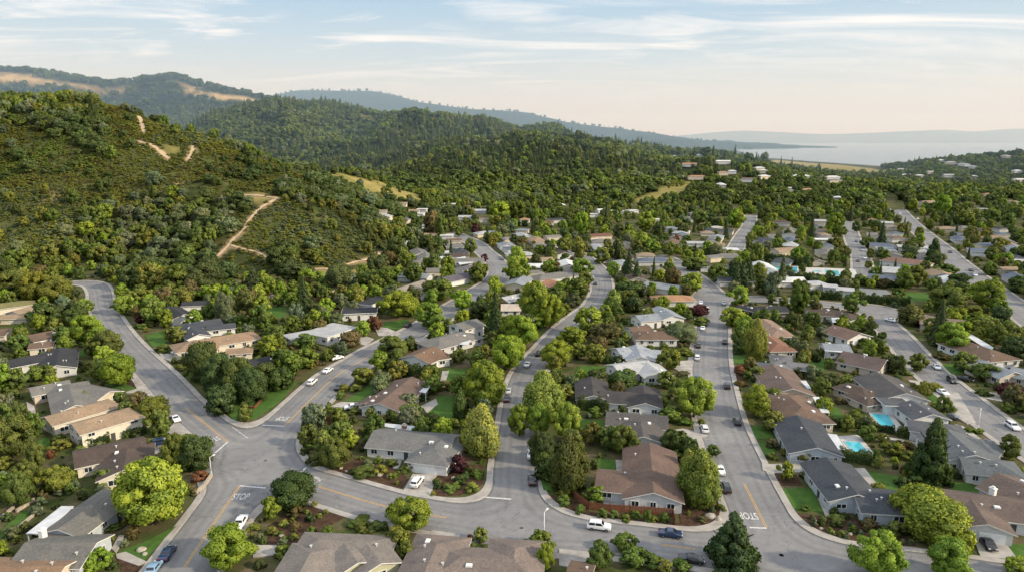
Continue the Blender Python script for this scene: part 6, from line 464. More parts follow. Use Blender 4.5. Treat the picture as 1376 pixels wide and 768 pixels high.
"m":[288,357,9,-175,445,8,87,527,10,-69,305,4,5,232,4,302,567,7,266,455,6,26,311,7,-154,510,10,-188,233,6,-25,332,8,-211,419,6,127,237,5,-188,284,6,99,470,10,-336,436,9,83,475,9,-378,554,10,251,439,9,31,406,9,79,270,6,-208,291,6,-251,414,8,38,456,8,-177,475,10,-340,525,10,-309,389,7,-243,475,9,-304,388,8,236,350,7,385,602,10,-202,414,7,-268,404,7,-50,333,8,-203,429,8,-47,394,6,-169,383,7,-87,234,4,383,550,9,1,471,8,-215,519,10,-72,301,4,-366,480,8,-241,571,10,344,513,9,-45,520,9,-312,400,7,-158,409,8,-171,418,7,26,558,9,248,595,10,69,518,9,325,484,10,25,291,6,-324,482,10,-153,302,5,-216,502,10,192,407,7,60,382,8,-94,232,5,321,504,10,-124,453,8,159,439,7,-293,535,10,-304,623,10,-153,234,4,150,416,8,-298,551,10,101,586,9,203,485,9,44,464,8,38,655,10,-9,444,7,-319,419,7,267,483,7,196,410,8,160,307,6,62,407,7,128,531,9,-118,547,8,183,371,8,-52,286,4,139,392,4,26,353,5,109,470,7,112,464,8,72,252,4,-311,586,9,-229,270,9,-399,552,9,328,502,10,137,525,8,-265,688,10,-172,411,8,94,383,7,79,394,8,221,527,10,-118,685,10,352,488,9,71,695,10,-89,698,10,-196,545,8,85,319,6,107,526,8,-24,321,6,214,474,7,103,397,7,-76,597,9,42,303,5,-213,570,9,-195,430,7,-65,400,6,-165,624,10,-129,649,10,214,520,9,-371,544,8,77,295,4,-53,283,5,-324,582,9,77,284,5,211,546,8,183,394,7,-52,352,6,345,451,6,-275,411,6,-20,351,5,-182,247,4,98,439,7,374,514,8,-270,520,7,311,484,8,-174,534,9,-249,294,8,-307,703,9,-199,416,7,66,444,7,-151,408,5,399,530,8,-100,236,4,-175,450,7,-89,237,4,-172,569,8,-556,758,10,-86,295,4,-80,370,4,194,358,6,113,599,8,-161,783,10,-167,406,7,-161,415,7,65,449,7,-347,456,7,-318,621,9,-174,560,9,-232,618,9,-139,444,8,-80,225,4,-368,693,9,81,283,4,-255,648,8,207,553,9,-155,610,8,391,499,6,-153,255,4,-176,395,6,310,390,5,-183,697,9,-362,461,6,-274,397,7,-339,749,10,-1,641,9,100,524,6,-20,321,5,-2,655,8,204,467,6,-221,553,7,33,354,5,-322,641,8,-279,663,9,-73,233,4,-423,729,9,549,742,9,125,247,4,246,468,7,160,317,4,305,386,5,257,697,8,-118,695,8,198,586,8,-171,649,10,-500,720,10,165,248,4,-261,641,10,98,531,6,63,480,7,-384,539,8,343,442,7,212,461,6,-192,553,7,-275,356,5,232,292,4,-200,278,3,-83,423,6,78,388,5,306,366,10,-270,689,9,-263,657,10,331,427,6,169,341,4,-387,534,8,17,592,8,569,823,10,153,691,8,-163,615,9,14,839,9,-284,354,5,353,503,6,-225,664,9,-209,283,4,149,755,10,-336,444,6,-206,285,3,-359,617,7,-75,436,7,350,544,7,84,273,4,322,510,6,-160,284,4,187,291,3,-539,793,9,148,412,5,-292,373,4,157,591,7,41,284,4,-145,482,6,-42,550,7,324,739,10,123,616,8,-395,518,6,730,955,10,44,284,4,-172,717,10,-224,383,4,-247,481,5,-136,614,7,317,492,6,81,268,4,-298,686,8,-544,788,8,410,635,7,308,644,8,-43,452,5,187,264,3,-255,404,4,2,509,6,117,453,5,-429,713,9,-313,723,9,-15,297,3,-399,730,10,-179,313,4,-153,276,4,-122,517,7,-165,454,5,43,602,7,-134,645,8,-274,419,6,510,966,10,25,894,10,-227,559,6,384,835,10,-521,718,10,336,748,8,209,416,4,-88,313,4,251,591,7,24,551,7,-191,264,3,-419,766,10,164,642,6,319,909,10,-345,414,8,-79,331,5,377,599,8,440,720,7,40,1032,10,35,614,8,308,870,8,-260,703,8,-138,871,9,164,891,10,37,256,3,-330,490,5,-246,341,4,-62,677,8,-254,308,6,179,385,5,283,534,6,122,506,5,383,908,9,238,450,4,-146,639,7,-210,264,3,52,606,7,-165,745,8,-194,730,7,-11,531,6,181,339,4,199,563,6,50,594,6,328,498,6,-187,481,6,114,683,8,434,656,7,487,1016,10,-50,342,3,-59,333,4,186,375,4,-24,406,4,-432,609,7,-73,650,7,49,480,5,334,844,7,-310,377,8,-408,692,7,-178,516,5,-576,752,7,-363,699,6,60,615,7,-467,592,10,-165,394,4,-392,739,7,-89,867,9,199,573,5,-213,515,5,-160,658,7,-196,610,7,-233,294,3,-10,417,5,-17,340,4,-42,699,8,-183,534,6,-59,405,4,75,847,8,-109,536,6,262,798,7,241,848,8,326,519,5,-169,395,4,220,415,4,450,666,7,221,409,4,288,399,4,-191,222,4,104,611,5,72,706,6,443,992,8,-47,541,5,-603,784,7,259,454,5,166,834,8,162,712,8,169,836,9,-554,752,6,-57,392,4,217,424,4,125,513,5,376,587,5,-165,858,7,-511,635,10,-233,722,7,-162,760,7,-226,624,7,378,489,4,346,697,6,-435,638,5,-322,609,6,61,918,8,485,811,7,354,848,7,-303,396,4,227,479,4,508,878,8,-362,516,4,270,521,4,393,730,6,286,1019,8,270,504,5,207,413,4,592,825,8,230,277,4,-172,476,5,598,794,6,399,925,7,379,499,5,-199,319,3,-147,744,6,330,671,6,142,579,5,51,406,3,-295,384,4,-433,714,6,-210,649,5,-151,895,8,10,596,5,447,764,7,86,395,4,-292,732,6,249,906,8,229,926,7,-147,483,4,367,796,6,-197,720,5,-230,484,4,88,981,7,-219,631,5,325,852,6,156,1006,9,-278,641,6,-58,772,6,447,786,6,-377,535,4,-238,607,4,14,803,7,-262,728,6,-415,714,6,57,649,6,-129,971,8,-226,724,5,557,800,6,-413,502,7,20,841,6,-220,264,4,157,679,5,-192,417,4,40,693,6,-364,647,4,-191,693,6,239,851,7,-572,730,10,-371,680,6,412,550,5,4,544,4,324,681,5,-96,589,5,338,779,6,-228,499,4,377,839,7,641,950,7,-68,423,3,33,588,4,-195,509,4,-269,318,4,-326,393,5,73,719,5,-432,548,8,-568,776,6,201,473,4,-506,758,6,-223,557,5,-381,586,5,-223,669,5,-489,786,6,384,672,5,118,681,4,-357,448,5,54,411,3,-23,979,7,283,657,5,-282,533,4,-218,697,4,335,753,5,240,281,4,-559,696,8,-474,718,5,-328,585,4,-5,475,4,-119,533,4,411,574,4,-275,568,4,666,949,6,40,445,3,-124,651,5,-96,691,5,-287,639,4,658,860,5,-154,861,5,-118,744,6,222,1027,7,-337,664,5,322,753,5,681,977,6,-82,728,6,729,972,6,469,1025,7,678,845,9,221,883,6,-248,685,4,384,731,5,106,556,4,-253,586,3,-524,647,6,-409,700,5,-95,949,6,336,715,4,-241,685,5,4,820,6,-434,569,4,-142,477,3,-291,597,4,662,827,8,199,590,4,86,561,4,421,624,3,324,700,5,145,562,3,-441,759,5,-261,308,3,261,935,5,93,983,5,409,1006,5,341,689,5,11,530,3,516,900,4,589,848,5,-596,781,4,333,688,4,-401,736,5,-376,645,4,-374,687,3,261,1005,6,590,976,5,598,826,4,-404,538,3,-41,793,5,91,519,3,512,816,5,205,966,4,505,874,5,-175,634,3,-162,710,4,275,680,4,-387,482,4,108,659,4,464,783,4,360,442,4,-166,670,4,255,723,3,112,655,3,-520,667,6,328,854,4,-134,715,3,314,375,4,384,464,4,-95,778,4,-529,729,4,169,737,3,-214,642,4,493,818,4,803,1018,9,-135,865,5,-459,629,3,-462,783,3,-340,419,3,473,584,5,419,858,4,181,958,4,-441,562,4,260,979,5,732,924,7,632,967,4,308,977,4,750,962,7,-443,551,4,36,861,3,423,908,3,608,1028,4,585,1036,4,-492,630,4,-587,728,6,-614,761,5,403,1010,3,25,948,3,530,676,4,613,776,5,520,654,4,-456,579,3,593,742,3],
"ro":[122,476,10,-190,403,8,169,264,6,-281,450,9,-23,354,8,239,557,10,185,294,5,-243,409,7,-71,479,10,53,599,10,-133,441,9,-60,410,9,184,413,7,-242,295,6,-147,524,10,83,509,8,316,479,10,-160,475,9,-356,477,9,-274,423,8,-451,639,10,-264,433,8,183,376,6,-427,649,10,-78,318,5,-162,404,6,-100,247,4,90,428,7,-327,462,9,-172,507,7,103,413,6,239,667,10,121,249,4,371,590,9,-331,574,10,247,476,8,-214,614,9,-212,695,9,222,522,7,200,422,6,6,658,10,-176,618,10,281,651,9,138,290,5,-124,449,6,232,526,7,-213,310,5,-269,353,5,21,313,4,337,484,7,-395,591,9,-44,535,8,-99,354,5,355,494,7,-229,667,8,36,437,5,-70,466,5,-192,476,7,-135,549,8,-377,651,9,160,731,8,92,379,5,127,480,7,-183,429,6,404,730,10,8,823,9,-88,876,10,376,684,10,172,255,4,49,744,10,87,295,4,-151,252,3,-15,506,7,-360,734,8,-79,771,9,305,755,10,582,843,10,-127,439,5,-181,541,7,13,630,7,537,730,8,-491,731,7,642,865,9,-233,570,8,-246,671,7,-506,751,8,129,626,7,-160,891,9,-362,448,8,-245,286,6,179,314,4,557,1010,10,351,637,6,301,391,5,-374,725,8,71,349,4,-161,719,8,-498,772,7,-253,324,3,-223,578,5,-26,411,5,-362,453,8,-77,816,8,338,474,5,-226,574,6,-30,452,4,-175,493,4,124,652,7,273,755,7,60,469,4,-265,403,4,495,628,10,-249,302,5,277,333,5,-392,546,6,-167,574,6,37,446,4,-63,740,6,54,613,6,419,913,7,-254,723,6,-182,537,5,-369,489,5,-224,541,5,276,532,4,-151,672,6,655,907,8,-81,622,5,-546,763,6,572,831,6,-111,538,4,159,429,4,160,431,3,193,557,4,-435,726,4,-422,607,5,-414,506,7,-339,610,4,-50,737,5,354,720,5,-198,554,3,-448,657,5,-583,776,5,23,917,6,538,738,4,693,889,10,126,936,6,-600,747,8,577,968,7,-438,768,4,-104,782,5,694,897,10,-367,455,5,-102,772,4,-133,848,4,56,700,4,-217,533,3,378,468,4,-158,854,5,-96,955,5,-330,714,3,110,867,5,140,751,4,174,702,4,316,703,3,-411,760,4,563,701,6,286,672,4,480,826,4,245,805,4,554,710,6,424,951,5,235,1020,3,711,892,5,-463,589,3,620,770,4],
"y":[158,231,6,-155,270,6,-154,245,5,-84,253,4,-88,247,4,-221,304,6,102,343,6,107,462,10,-163,289,6,-185,224,5,31,360,9,62,396,7,-254,318,6,-282,432,9,23,379,9,-51,277,4,234,490,8,139,356,8,27,301,6,-8,481,9,-133,433,8,-34,268,4,-64,304,5,376,580,10,-225,446,9,-15,461,8,87,383,7,-221,381,8,-123,525,9,297,386,8,-37,559,8,96,369,7,-183,505,8,-339,589,10,194,318,5,-165,391,6,-106,585,10,101,380,6,-266,536,9,-72,428,7,-5,539,7,229,655,10,-238,721,10,-216,341,6,-129,660,10,-201,557,8,-404,604,9,36,276,4,-222,268,4,338,680,9,-277,352,6,-184,550,9,350,477,8,-207,664,8,177,373,5,164,782,10,-68,400,6,-321,695,9,-73,672,8,-348,723,9,-172,666,9,111,461,6,-313,612,9,-146,478,6,-272,441,5,44,796,10,-206,275,4,-76,253,4,482,772,9,36,333,4,34,914,10,-254,400,5,38,638,7,-511,713,10,365,465,6,185,394,4,-321,636,7,25,836,9,-317,597,7,34,577,6,23,677,9,226,593,6,127,283,4,-239,687,7,151,725,7,-422,756,10,493,843,9,381,594,7,-317,587,6,-216,336,4,-381,488,5,-411,624,8,-348,599,8,287,593,7,-18,605,7,228,273,5,174,778,9,264,780,9,17,553,6,-74,828,9,78,805,10,-206,243,5,-75,645,6,-409,619,7,-376,565,5,761,1023,9,-453,751,8,-53,395,4,-28,352,3,-43,331,3,561,977,9,-181,663,7,264,675,7,-69,419,5,-350,648,6,-484,754,8,-294,719,8,-262,426,4,-141,756,6,392,605,5,253,936,8,459,1035,9,83,1003,10,129,527,4,-148,563,4,-292,613,5,388,606,5,-195,716,5,-77,629,6,-361,498,4,-146,789,6,-26,602,6,139,884,7,411,708,6,196,543,5,394,572,4,323,668,6,-378,521,4,320,382,5,630,881,8,-1,567,5,-400,679,5,-254,600,6,-470,610,5,447,797,6,98,558,5,61,495,4,-150,579,5,80,1022,7,121,612,5,-142,469,4,272,482,3,341,607,5,448,1020,6,14,750,6,-31,600,4,2,835,6,-407,514,6,99,562,3,-88,781,5,-327,741,5,138,941,6,515,639,8,310,880,5,400,589,4,491,1008,6,-36,785,5,329,393,4,359,694,4,326,393,4,295,849,4,119,984,4,487,1004,4,-429,533,4,755,982,4],
"r":[-16,235,4],"w":[-55,283,5,124,238,4,-27,271,4,-78,250,4,124,240,4]},"hedges":[[[[152.6,360.5],[176.39,348.05],[203.84,341.6]],3.2,2.4,"tall green hedge left of the blue roofed house by the hedge",[0.045,0.067,0.018]],[[[140.56,320.24],
[155.85,314.28]],3.5,3,"tall green hedge in front of the white flat roofed pavilion",[0.052,0.079,0.021]],[[[162.67,311.15],[181.6,302.54]],3.5,3,"tall green hedge right of the white flat roofed pavilion",[0.059,0.089,0.024]],
[[[72.83,151.73],[79.19,150.57],[84.52,148.08]],2.4,2.2,"clipped green hedge right of the slate house beside the pool",[0.069,0.104,0.028]],[[[83.6,169.77],[93.32,169.2]],
2.2,2.2,"clipped green hedge right of the rusty hip roofed house",[0.052,0.078,0.021]],[[[94.06,168.36],[99.41,165.31]],1.6,1.5,"low green hedge in front of the pool cabana house",[0.048,0.072,0.019]],[[[99.64,164.32],[103.81,161.67]],
2,2,"low green hedge left of the slate house by the big conifer",[0.061,0.091,0.024]],[[[155.89,419.7],[175.12,404.57]],4,3,"tall green hedge left of the blue roofed house by the hedge, the farther one",[0.065,0.097,0.026]],
[[[138.53,377.25],[144.66,367.9]],2.2,2,"clipped green hedge left of the white flat roofed pavilion",[0.051,0.076,0.02]],[[[18.74,182.4],[27.21,179.98]],3.0,2.6,"clipped green hedge left of the long black roofed house",[0.057,0.085,0.023]],
[[[31.21,222.5],[42.13,220.17]],2.4,2.2,"clipped green hedge in front of the blue grey house with crossing roofs",[0.062,0.093,0.025]],[[[-44.0,215.65],[-32.99,208.13],[-23.43,205.06]],
3.8,3,"tall green hedge in front of the brown gabled house with side porch",[0.058,0.087,0.023]],[[[-27.63,171.65],[-19.52,170.92]],2.4,2.4,"clipped green hedge behind the grey house with white garage door",[0.067,0.1,0.027]],
[[[-135.2,281.05],[-125.44,284.74]],2.4,2.2,"clipped green hedge right of the black roofed hillside house",[0.048,0.072,0.019]],[[[118.63,251.5],[131.35,241.54]],
2.4,2,"clipped green hedge in front of the brown house beside the rock garden",[0.066,0.098,0.026]],[[[97.53,232.29],[105.02,222.5]],2.6,2.4,"clipped green hedge right of the small red brown house",[0.045,0.067,0.018]],[[[90.6,209.18],
[98.96,207.1]],2.4,2.2,"clipped green hedge right of the grey gabled house on the wide street",[0.052,0.077,0.021]],[[[78.9,232.29],[84.41,232.29]],2,2,"low green hedge left of the small red brown house",[0.066,0.099,0.027]],
[[[-80.87,368.27],[-65.43,337.42]],1.6,1.4,"low green hedge left of the grey tan gabled house",[0.057,0.086,0.023]],[[[137.22,267.15],[135.52,240.17]],
2,1.8,"low green hedge right of the brown house beside the rock garden",[0.068,0.102,0.027]],[[[-106.69,156.89],[-101.37,160.03]],2.2,2.2,"clipped green hedge in front of the two storey cream house",[0.06,0.089,0.024]],[[[-99.75,162.63],
[-95.28,166.0]],1.6,1.8,"low green hedge right of the two storey cream house",[0.064,0.097,0.026]],[[[90.96,211.29],[97.97,209.18]],
2.2,2,"clipped green hedge right of the grey gabled house on the wide street, the farther one",[0.049,0.073,0.02]],[[[106.91,193.57],[111.04,186.55]],2,1.8,"low green hedge left of the slate house with white side wall",[0.056,0.084,0.022]]],
"cars":[[[-53.75,122.07],1.624,[0.75,0.75,0.75],"pickup","white pickup truck driving down the yellow lined street at bottom left"],[[-63.25,111.99],1.621,[0.012,0.03,0.085],"sedan","dark blue car parked below the biggest bright tree"],
[[-63.5,107.19],1.608,[0.2,0.32,0.45],"sedan","pale blue car cut off by the bottom edge beside the kerb"],[[-87.64,158.37],0.601,[0.012,0.03,0.085],"suv","dark blue suv parked on the concrete pad under the oak trees"],[[-91.38,173.21],
-0.819,[0.75,0.75,0.75],"sedan","white car parked beside the uphill street, nose behind an olive tree"],[[-104.09,175.78],1.331,[0.42,0.44,0.46],"sedan","silver car in the narrow drive right of the two storey cream house"],[[-20.98,138.22],
1.342,[0.75,0.75,0.75],"suv","white suv on the drive of the white garage door"],[[-45.18,181.42],0.337,[0.75,0.75,0.75],"sedan","white car in the drive left of the brown house with white patio roof"],[[4.6,152.03],1.53,[0.75,0.75,0.75],
"sedan","white car parked by the middle street kerb, in front of a dark one"],[[4.51,139.51],1.601,[0.012,0.013,0.015],"sedan","black car nearest the mouth of the middle street"],[[17.09,120.89],-0.202,[0.75,0.75,0.75],
"suv","white suv with roof rack driving past the wood fence"],[[30.5,118.44],-0.215,[0.012,0.03,0.085],"sedan","dark blue car parked by the wood fence corner"],[[32.44,110.24],-0.2,[0.012,0.013,0.015],
"sedan","black car half hidden by the broad conifer at bottom"],[[47.75,144.18],1.452,[0.75,0.75,0.75],"sedan","white car parked behind the pale birch"],[[46.58,136.07],1.466,[0.012,0.013,0.015],
"suv","black suv parked in front of the white car by the birch"],[[50.47,166.73],1.423,[0.75,0.75,0.75],"suv","white suv parked near the big round tree on the wide street"],[[60.54,171.58],1.395,[0.012,0.013,0.015],
"suv","black suv parked along the right kerb opposite the big round tree"],[[76.35,263.38],1.279,[0.75,0.75,0.75],"sedan","white car parked beside the plum tree"],[[68.45,240.42],1.281,[0.012,0.013,0.015],
"sedan","black car parked beside the round grey oak"],[[64.21,225.96],1.302,[0.75,0.75,0.75],"suv","white van like suv on the left side of the wide street, beside the small lawn"],[[58.63,205.44],1.336,[0.03,0.07,0.2],
"sedan","blue car partly hidden behind the big round tree"],[[79.64,245.16],1.275,[0.012,0.013,0.015],"sedan","black car parked by the right kerb near the two bright trees"],[[66.11,198.52],1.341,[0.012,0.013,0.015],
"suv","black suv parked by the right kerb past the small red bushes"],[[97.66,305.62],1.305,[0.42,0.44,0.46],"sedan","silver car alone near the top of the wide street"],[[86.6,294.81],1.297,[0.75,0.75,0.75],
"sedan","white car right of the plum tree at the kerb"],[[87.2,306.49],1.305,[0.75,0.75,0.75],"sedan","white car farthest up the left kerb of the wide street"],[[-60.47,212.83],1.292,[0.75,0.75,0.75],
"sedan","white car second in line beside the oak verge"],[[-62.4,201.83],1.452,[0.75,0.75,0.75],"suv","white suv nearest the stop line beside the oak verge"],[[-52.93,197.57],1.452,[0.012,0.013,0.015],
"sedan","dark car parked on the right kerb beside the olive tree"],[[-42.35,267.66],1.222,[0.012,0.013,0.015],"sedan","black car parked under the round bright tree uphill"],[[-60.53,225.48],0.784,[0.75,0.75,0.75],
"sedan","white car in the drive beside the pale flat roofed house"],[[5.24,218.87],1.285,[0.75,0.75,0.75],"sedan","white car second of the pair at the curve of the middle street"],[[9.56,230.43],1.258,[0.012,0.013,0.015],
"suv","black suv behind the white car at the middle street curve"],[[-1.17,194.21],1.489,[0.42,0.44,0.46],"sedan","silver car half under the bright trees of the middle street"],[[-1.59,188.13],1.517,[0.012,0.013,0.015],
"sedan","dark car under the bright trees of the middle street"],[[-118.95,232.47],0.819,[0.75,0.75,0.75],"sedan","white car in the drive of the tan hip roofed house"],[[89.25,114.92],-1.777,[0.012,0.013,0.015],
"sedan","black car on the drive of the house with the white chimney"],[[132.28,168.41],-1.678,[0.75,0.75,0.75],"suv","white suv parked on the right kerb of the curving street"],[[119.7,174.71],-0.632,[0.09,0.1,0.11],
"sedan","grey car in the drive of the pool cabana house"],[[115.9,165.63],-1.512,[0.09,0.1,0.11],"sedan","grey car beside the house by the big conifer"],[[118.68,157.49],-1.381,[0.012,0.013,0.015],
"sedan","black car in the drive right of the slate house by the big conifer"],[[158.32,275.93],-1.009,[0.75,0.75,0.75],"sedan","white car at the head of the curving street"],[[141.4,216.59],-1.819,[0.75,0.75,0.75],
"sedan","white car parked below the bright round tree on the curving street"],[[138.27,203.42],-1.776,[0.012,0.013,0.015],"suv","black suv parked along the right kerb of the curving street"],[[143.23,204.43],-0.836,[0.012,0.013,0.015],
"sedan","black car in the drive behind the black suv"],[[129.02,193.47],-1.46,[0.75,0.75,0.75],"sedan","white car beside the olive bush of the green front lawn"],[[292.31,449.56],-1.99,[0.012,0.013,0.015],
"sedan","black car at the middle of the straight avenue"],[[264.22,385.76],-1.966,[0.012,0.013,0.015],"sedan","black car lower down the straight avenue"],[[257.33,371.83],-1.961,[0.75,0.75,0.75],
"sedan","white car lowest on the straight avenue"],[[389.09,684.07],-2.004,[0.75,0.75,0.75],"sedan","white car far up the straight avenue"],[[379.22,636.57],-1.997,[0.75,0.75,0.75],"suv","white van parked by the house on the avenue"],
[[223.65,426.29],-1.992,[0.75,0.75,0.75],"sedan","white car nearest on the right kerb of the side street"],[[237.54,456.72],-1.971,[0.42,0.44,0.46],"sedan","silver car second on the right kerb of the side street"],[[254.0,498.72],
-1.978,[0.03,0.07,0.2],"sedan","blue car far up the side street"],[[214.32,416.34],-2.01,[0.012,0.013,0.015],"sedan","black car at the lower end of the side street"],[[200.54,565.3],-1.977,[0.012,0.013,0.015],
"sedan","black car on the short back street"],[[43.57,349.05],1.46,[0.012,0.013,0.015],"sedan","black car parked far up the middle street"],[[-6.1,422.25],1.755,[0.09,0.1,0.11],"sedan","grey car parked far up the yellow lined street"],
[[43.97,364.96],1.49,[0.42,0.44,0.46],"sedan","silver car parked behind the black one far up the middle street"]],"lamps":[[6.08,116.35,6.2],[-68.75,143.4,3.1],[123.6,168.85,4.6],[224.17,318.67,5.8]],"fences":[[[[12.93,133.38],
[14.32,130.66],[15.9,128.03],[20.11,127.18],[24.13,126.76],[32.67,125.5],[32.27,121.87]],1.7,"red brown wood fence along the foreground pavement","wood_fence","wood"],[[[-49.72,170.2],[-48.68,176.12]],
1.7,"short red wood fence behind the corner shrubs","wood_fence","wood"],[[[-67.88,133.84],[-67.59,137.16],[-68.04,142.18]],0.9,"low pale wall curving around the red bush at the corner","garden_wall","pale"],[[[-96.95,118.87],
[-97.2,128.13]],0.5,"long grey timber edge beside the patio of the corner lot house","garden_wall","pale"],[[[-101.54,126.85],[-101.05,131.43]],0.7,"short pale timber wall on the lawn left of the patio cover","garden_wall","pale"],
[[[-102.67,123.15],[-103.06,128.34]],0.7,"pale timber wall running off the left edge","garden_wall","pale"],[[[-116.82,317.92],[-107.08,327.39],[-92.56,338.45]],0.7,"pale retaining wall along the dry slope","garden_wall","pale"],
[[[-93.14,320.24],[-86.7,337.42]],0.7,"short retaining wall under the umbrella shaped oak","garden_wall","pale"],[[[-75.88,182.4],[-73.06,181.59],[-73.26,188.26]],0.6,"low timber planter edge on the oak corner lawn","garden_wall","wood"],
[[[-20.7,107.23],[-20.7,113.37]],1.6,"thin wood fence between the bottom houses","wood_fence","wood"],[[[-114.95,317.92],[-106.23,329.85]],0.8,"pale retaining wall above the small hillside lawn","garden_wall","pale"]],
"rocks":[[-30.12,142.49,1.0,"weathered boulder in front of the grey house with white garage door"],[-27.91,142.18,0.9,"weathered boulder in front of the grey house with white garage door"],
[-30.09,149.21,0.7,"weathered boulder left of the grey house with white garage door"],[-12.38,140.44,1.3,"weathered boulder right of the grey house with white garage door"],
[-11.34,139.83,0.9,"weathered boulder right of the grey house with white garage door"],[-13.28,141.15,0.8,"weathered boulder in front of the grey house with white garage door"],
[-39.75,145.89,0.8,"weathered boulder left of the grey house with white garage door"],[-38.08,144.28,0.6,"weathered boulder left of the grey house with white garage door"],
[60.36,123.46,0.9,"weathered boulder in front of the slate L shaped corner house"],[60.68,120.7,0.6,"weathered boulder in front of the slate L shaped corner house"],
[65.39,118.79,0.7,"weathered boulder in front of the slate L shaped corner house"],[41.84,129.33,1.0,"weathered boulder right of the reddish brown house with wood fence"],
[40.18,125.09,1.5,"weathered boulder right of the reddish brown house with wood fence"],[41.5,124.27,1.1,"weathered boulder right of the reddish brown house with wood fence"],
[-44.52,118.42,0.8,"weathered boulder left of the grey brown house with two front bays"],[-68.99,113.72,1.2,"weathered boulder right of the corner lot house with patio cover"],
[-67.64,112.34,0.8,"weathered boulder right of the corner lot house with patio cover"]],"manholes":[[49.6,112.21],[49.58,112.34],[-58.73,150.06],[1.87,121.24],[69.07,220.17]],"sign":[-85.43,184.88]}""")
# ---------------------------------------------------------------- helpers
D = DATA
pi = math.pi
rng = np.random.RandomState(42)
sc = bpy.context.scene
col = sc.collection
height = make_height(D['T'])
def hz(x, y): return float(height(np.array([x]), np.array([y]))[0])
def mesh(name, V, F, mats=(), mi=None, smooth=False):
    m = bpy.data.meshes.new(name)
    m.from_pydata([tuple(map(float, v)) for v in V], [], F)
    for a in mats: m.materials.append(a)
    if mi is not None: m.polygons.foreach_set('material_index', mi)
    if smooth: m.polygons.foreach_set('use_smooth', [True]*len(m.polygons))
    m.update(); return m
def obj(name, me, parent=None, loc=None, rz=0, color=None, label=None, cat=None, group=None, kind=None):
    o = bpy.data.objects.new(name, me); col.objects.link(o)
    if parent is not None: o.parent = parent
    if loc is not None: o.location = loc
    if rz: o.rotation_euler = (0, 0, rz)
    if color is not None: o.color = (*color[:3], 1)
    for k, v in (('label', label), ('category', cat), ('group', group), ('kind', kind)):
        if v: o[k] = v
    return o
def thing(name, loc, rz, label, cat, group=None):
    return obj(name, None, None, loc, rz, None, label, cat, group)
class MB:
    """collects boxes and prisms into one mesh"""
    def __init__(s): s.V = []; s.F = []; s.M = []
    def add(s, V, F, m=0):
        b = len(s.V); s.V += [tuple(v) for v in V]; s.F += [[i+b for i in f] for f in F]; s.M += [m]*len(F)
    def box(s, c, d, rz=0, m=0):
        x, y, z = d[0]/2, d[1]/2, d[2]/2; C, S = math.cos(rz), math.sin(rz)
        s.add([(c[0]+a*x*C-b*y*S, c[1]+a*x*S+b*y*C, c[2]+e*z) for e in (-1, 1) for a, b in ((-1, -1), (1, -1), (1, 1), (-1, 1))],
              [[3, 2, 1, 0], [4, 5, 6, 7], [0, 1, 5, 4], [1, 2, 6, 5], [2, 3, 7, 6], [3, 0, 4, 7]], m)
    def tube(s, a, b, r0, r1, n=6, m=0, cap=True):
        a = Vector(a); b = Vector(b); d = (b-a).normalized(); u = d.orthogonal().normalized(); w = d.cross(u)
        V = [p+(u*math.cos(2*pi*k/n)+w*math.sin(2*pi*k/n))*r for p, r in ((a, r0), (b, r1)) for k in range(n)]
        F = [[k, (k+1) % n, n+(k+1) % n, n+k] for k in range(n)]
        if cap: F += [list(range(n))[::-1], list(range(n, 2*n))]
        s.add(V, F, m)
    def prism(s, poly, z0, z1, m=0, mtop=None):
        n = len(poly)
        if sum(poly[i][0]*poly[(i+1) % n][1]-poly[(i+1) % n][0]*poly[i][1] for i in range(n)) < 0: poly = poly[::-1]
        s.add([(p[0], p[1], z0) for p in poly]+[(p[0], p[1], z1) for p in poly], [[k, (k+1) % n, n+(k+1) % n, n+k] for k in range(n)], m)
        s.add([(p[0], p[1], z1) for p in poly], [list(range(n))], m if mtop is None else mtop)
    def mesh(s, name, mats, smooth=False): return mesh(name, s.V, s.F, mats, s.M, smooth)
# ---------------------------------------------------------------- materials
def mat(name):
    m = bpy.data.materials.new(name); m.use_nodes = True; nt = m.node_tree
    for n in list(nt.nodes): nt.nodes.remove(n)
    out = nt.nodes.new('ShaderNodeOutputMaterial')
    return m, nt, out
def N(nt, t, **kw):
    n = nt.nodes.new(t)
    for k, v in kw.items():
        if k in n.inputs: n.inputs[k].default_value = v
        else: setattr(n, k, v)
    return n
def L(nt, a, b): nt.links.new(a, b)
def pos_noise(nt, scale, detail=4, rough=.6, coord='pos', stretch=None):
    if coord == 'pos': src = N(nt, 'ShaderNodeNewGeometry').outputs['Position']
    else: src = N(nt, 'ShaderNodeTexCoord').outputs['Object']
    if stretch:
        mp = N(nt, 'ShaderNodeMapping'); mp.inputs['Scale'].default_value = stretch; L(nt, src, mp.inputs['Vector']); src = mp.outputs[0]
    n = N(nt, 'ShaderNodeTexNoise', Scale=scale, Detail=detail, Roughness=rough); L(nt, src, n.inputs['Vector']); return n.outputs['Fac']
def ramp(nt, fac, stops):
    r = N(nt, 'ShaderNodeValToRGB'); e = r.color_ramp.elements
    while len(e) < len(stops): e.new(0.5)
    for i, (p, c) in enumerate(stops): e[i].position = p; e[i].color = (*c, 1) if len(c) == 3 else c
    L(nt, fac, r.inputs['Fac']); return r.outputs['Color']
def mixc(nt, fac, a, b, blend='MIX'):
    m = N(nt, 'ShaderNodeMix', data_type='RGBA', blend_type=blend)
    for s, v in ((m.inputs[0], fac), (m.inputs[6], a), (m.inputs[7], b)):
        if hasattr(v, 'is_output'): L(nt, v, s)
        else: s.default_value = v if not isinstance(v, (tuple, list)) else (*v[:3], 1)
    return m.outputs[2]
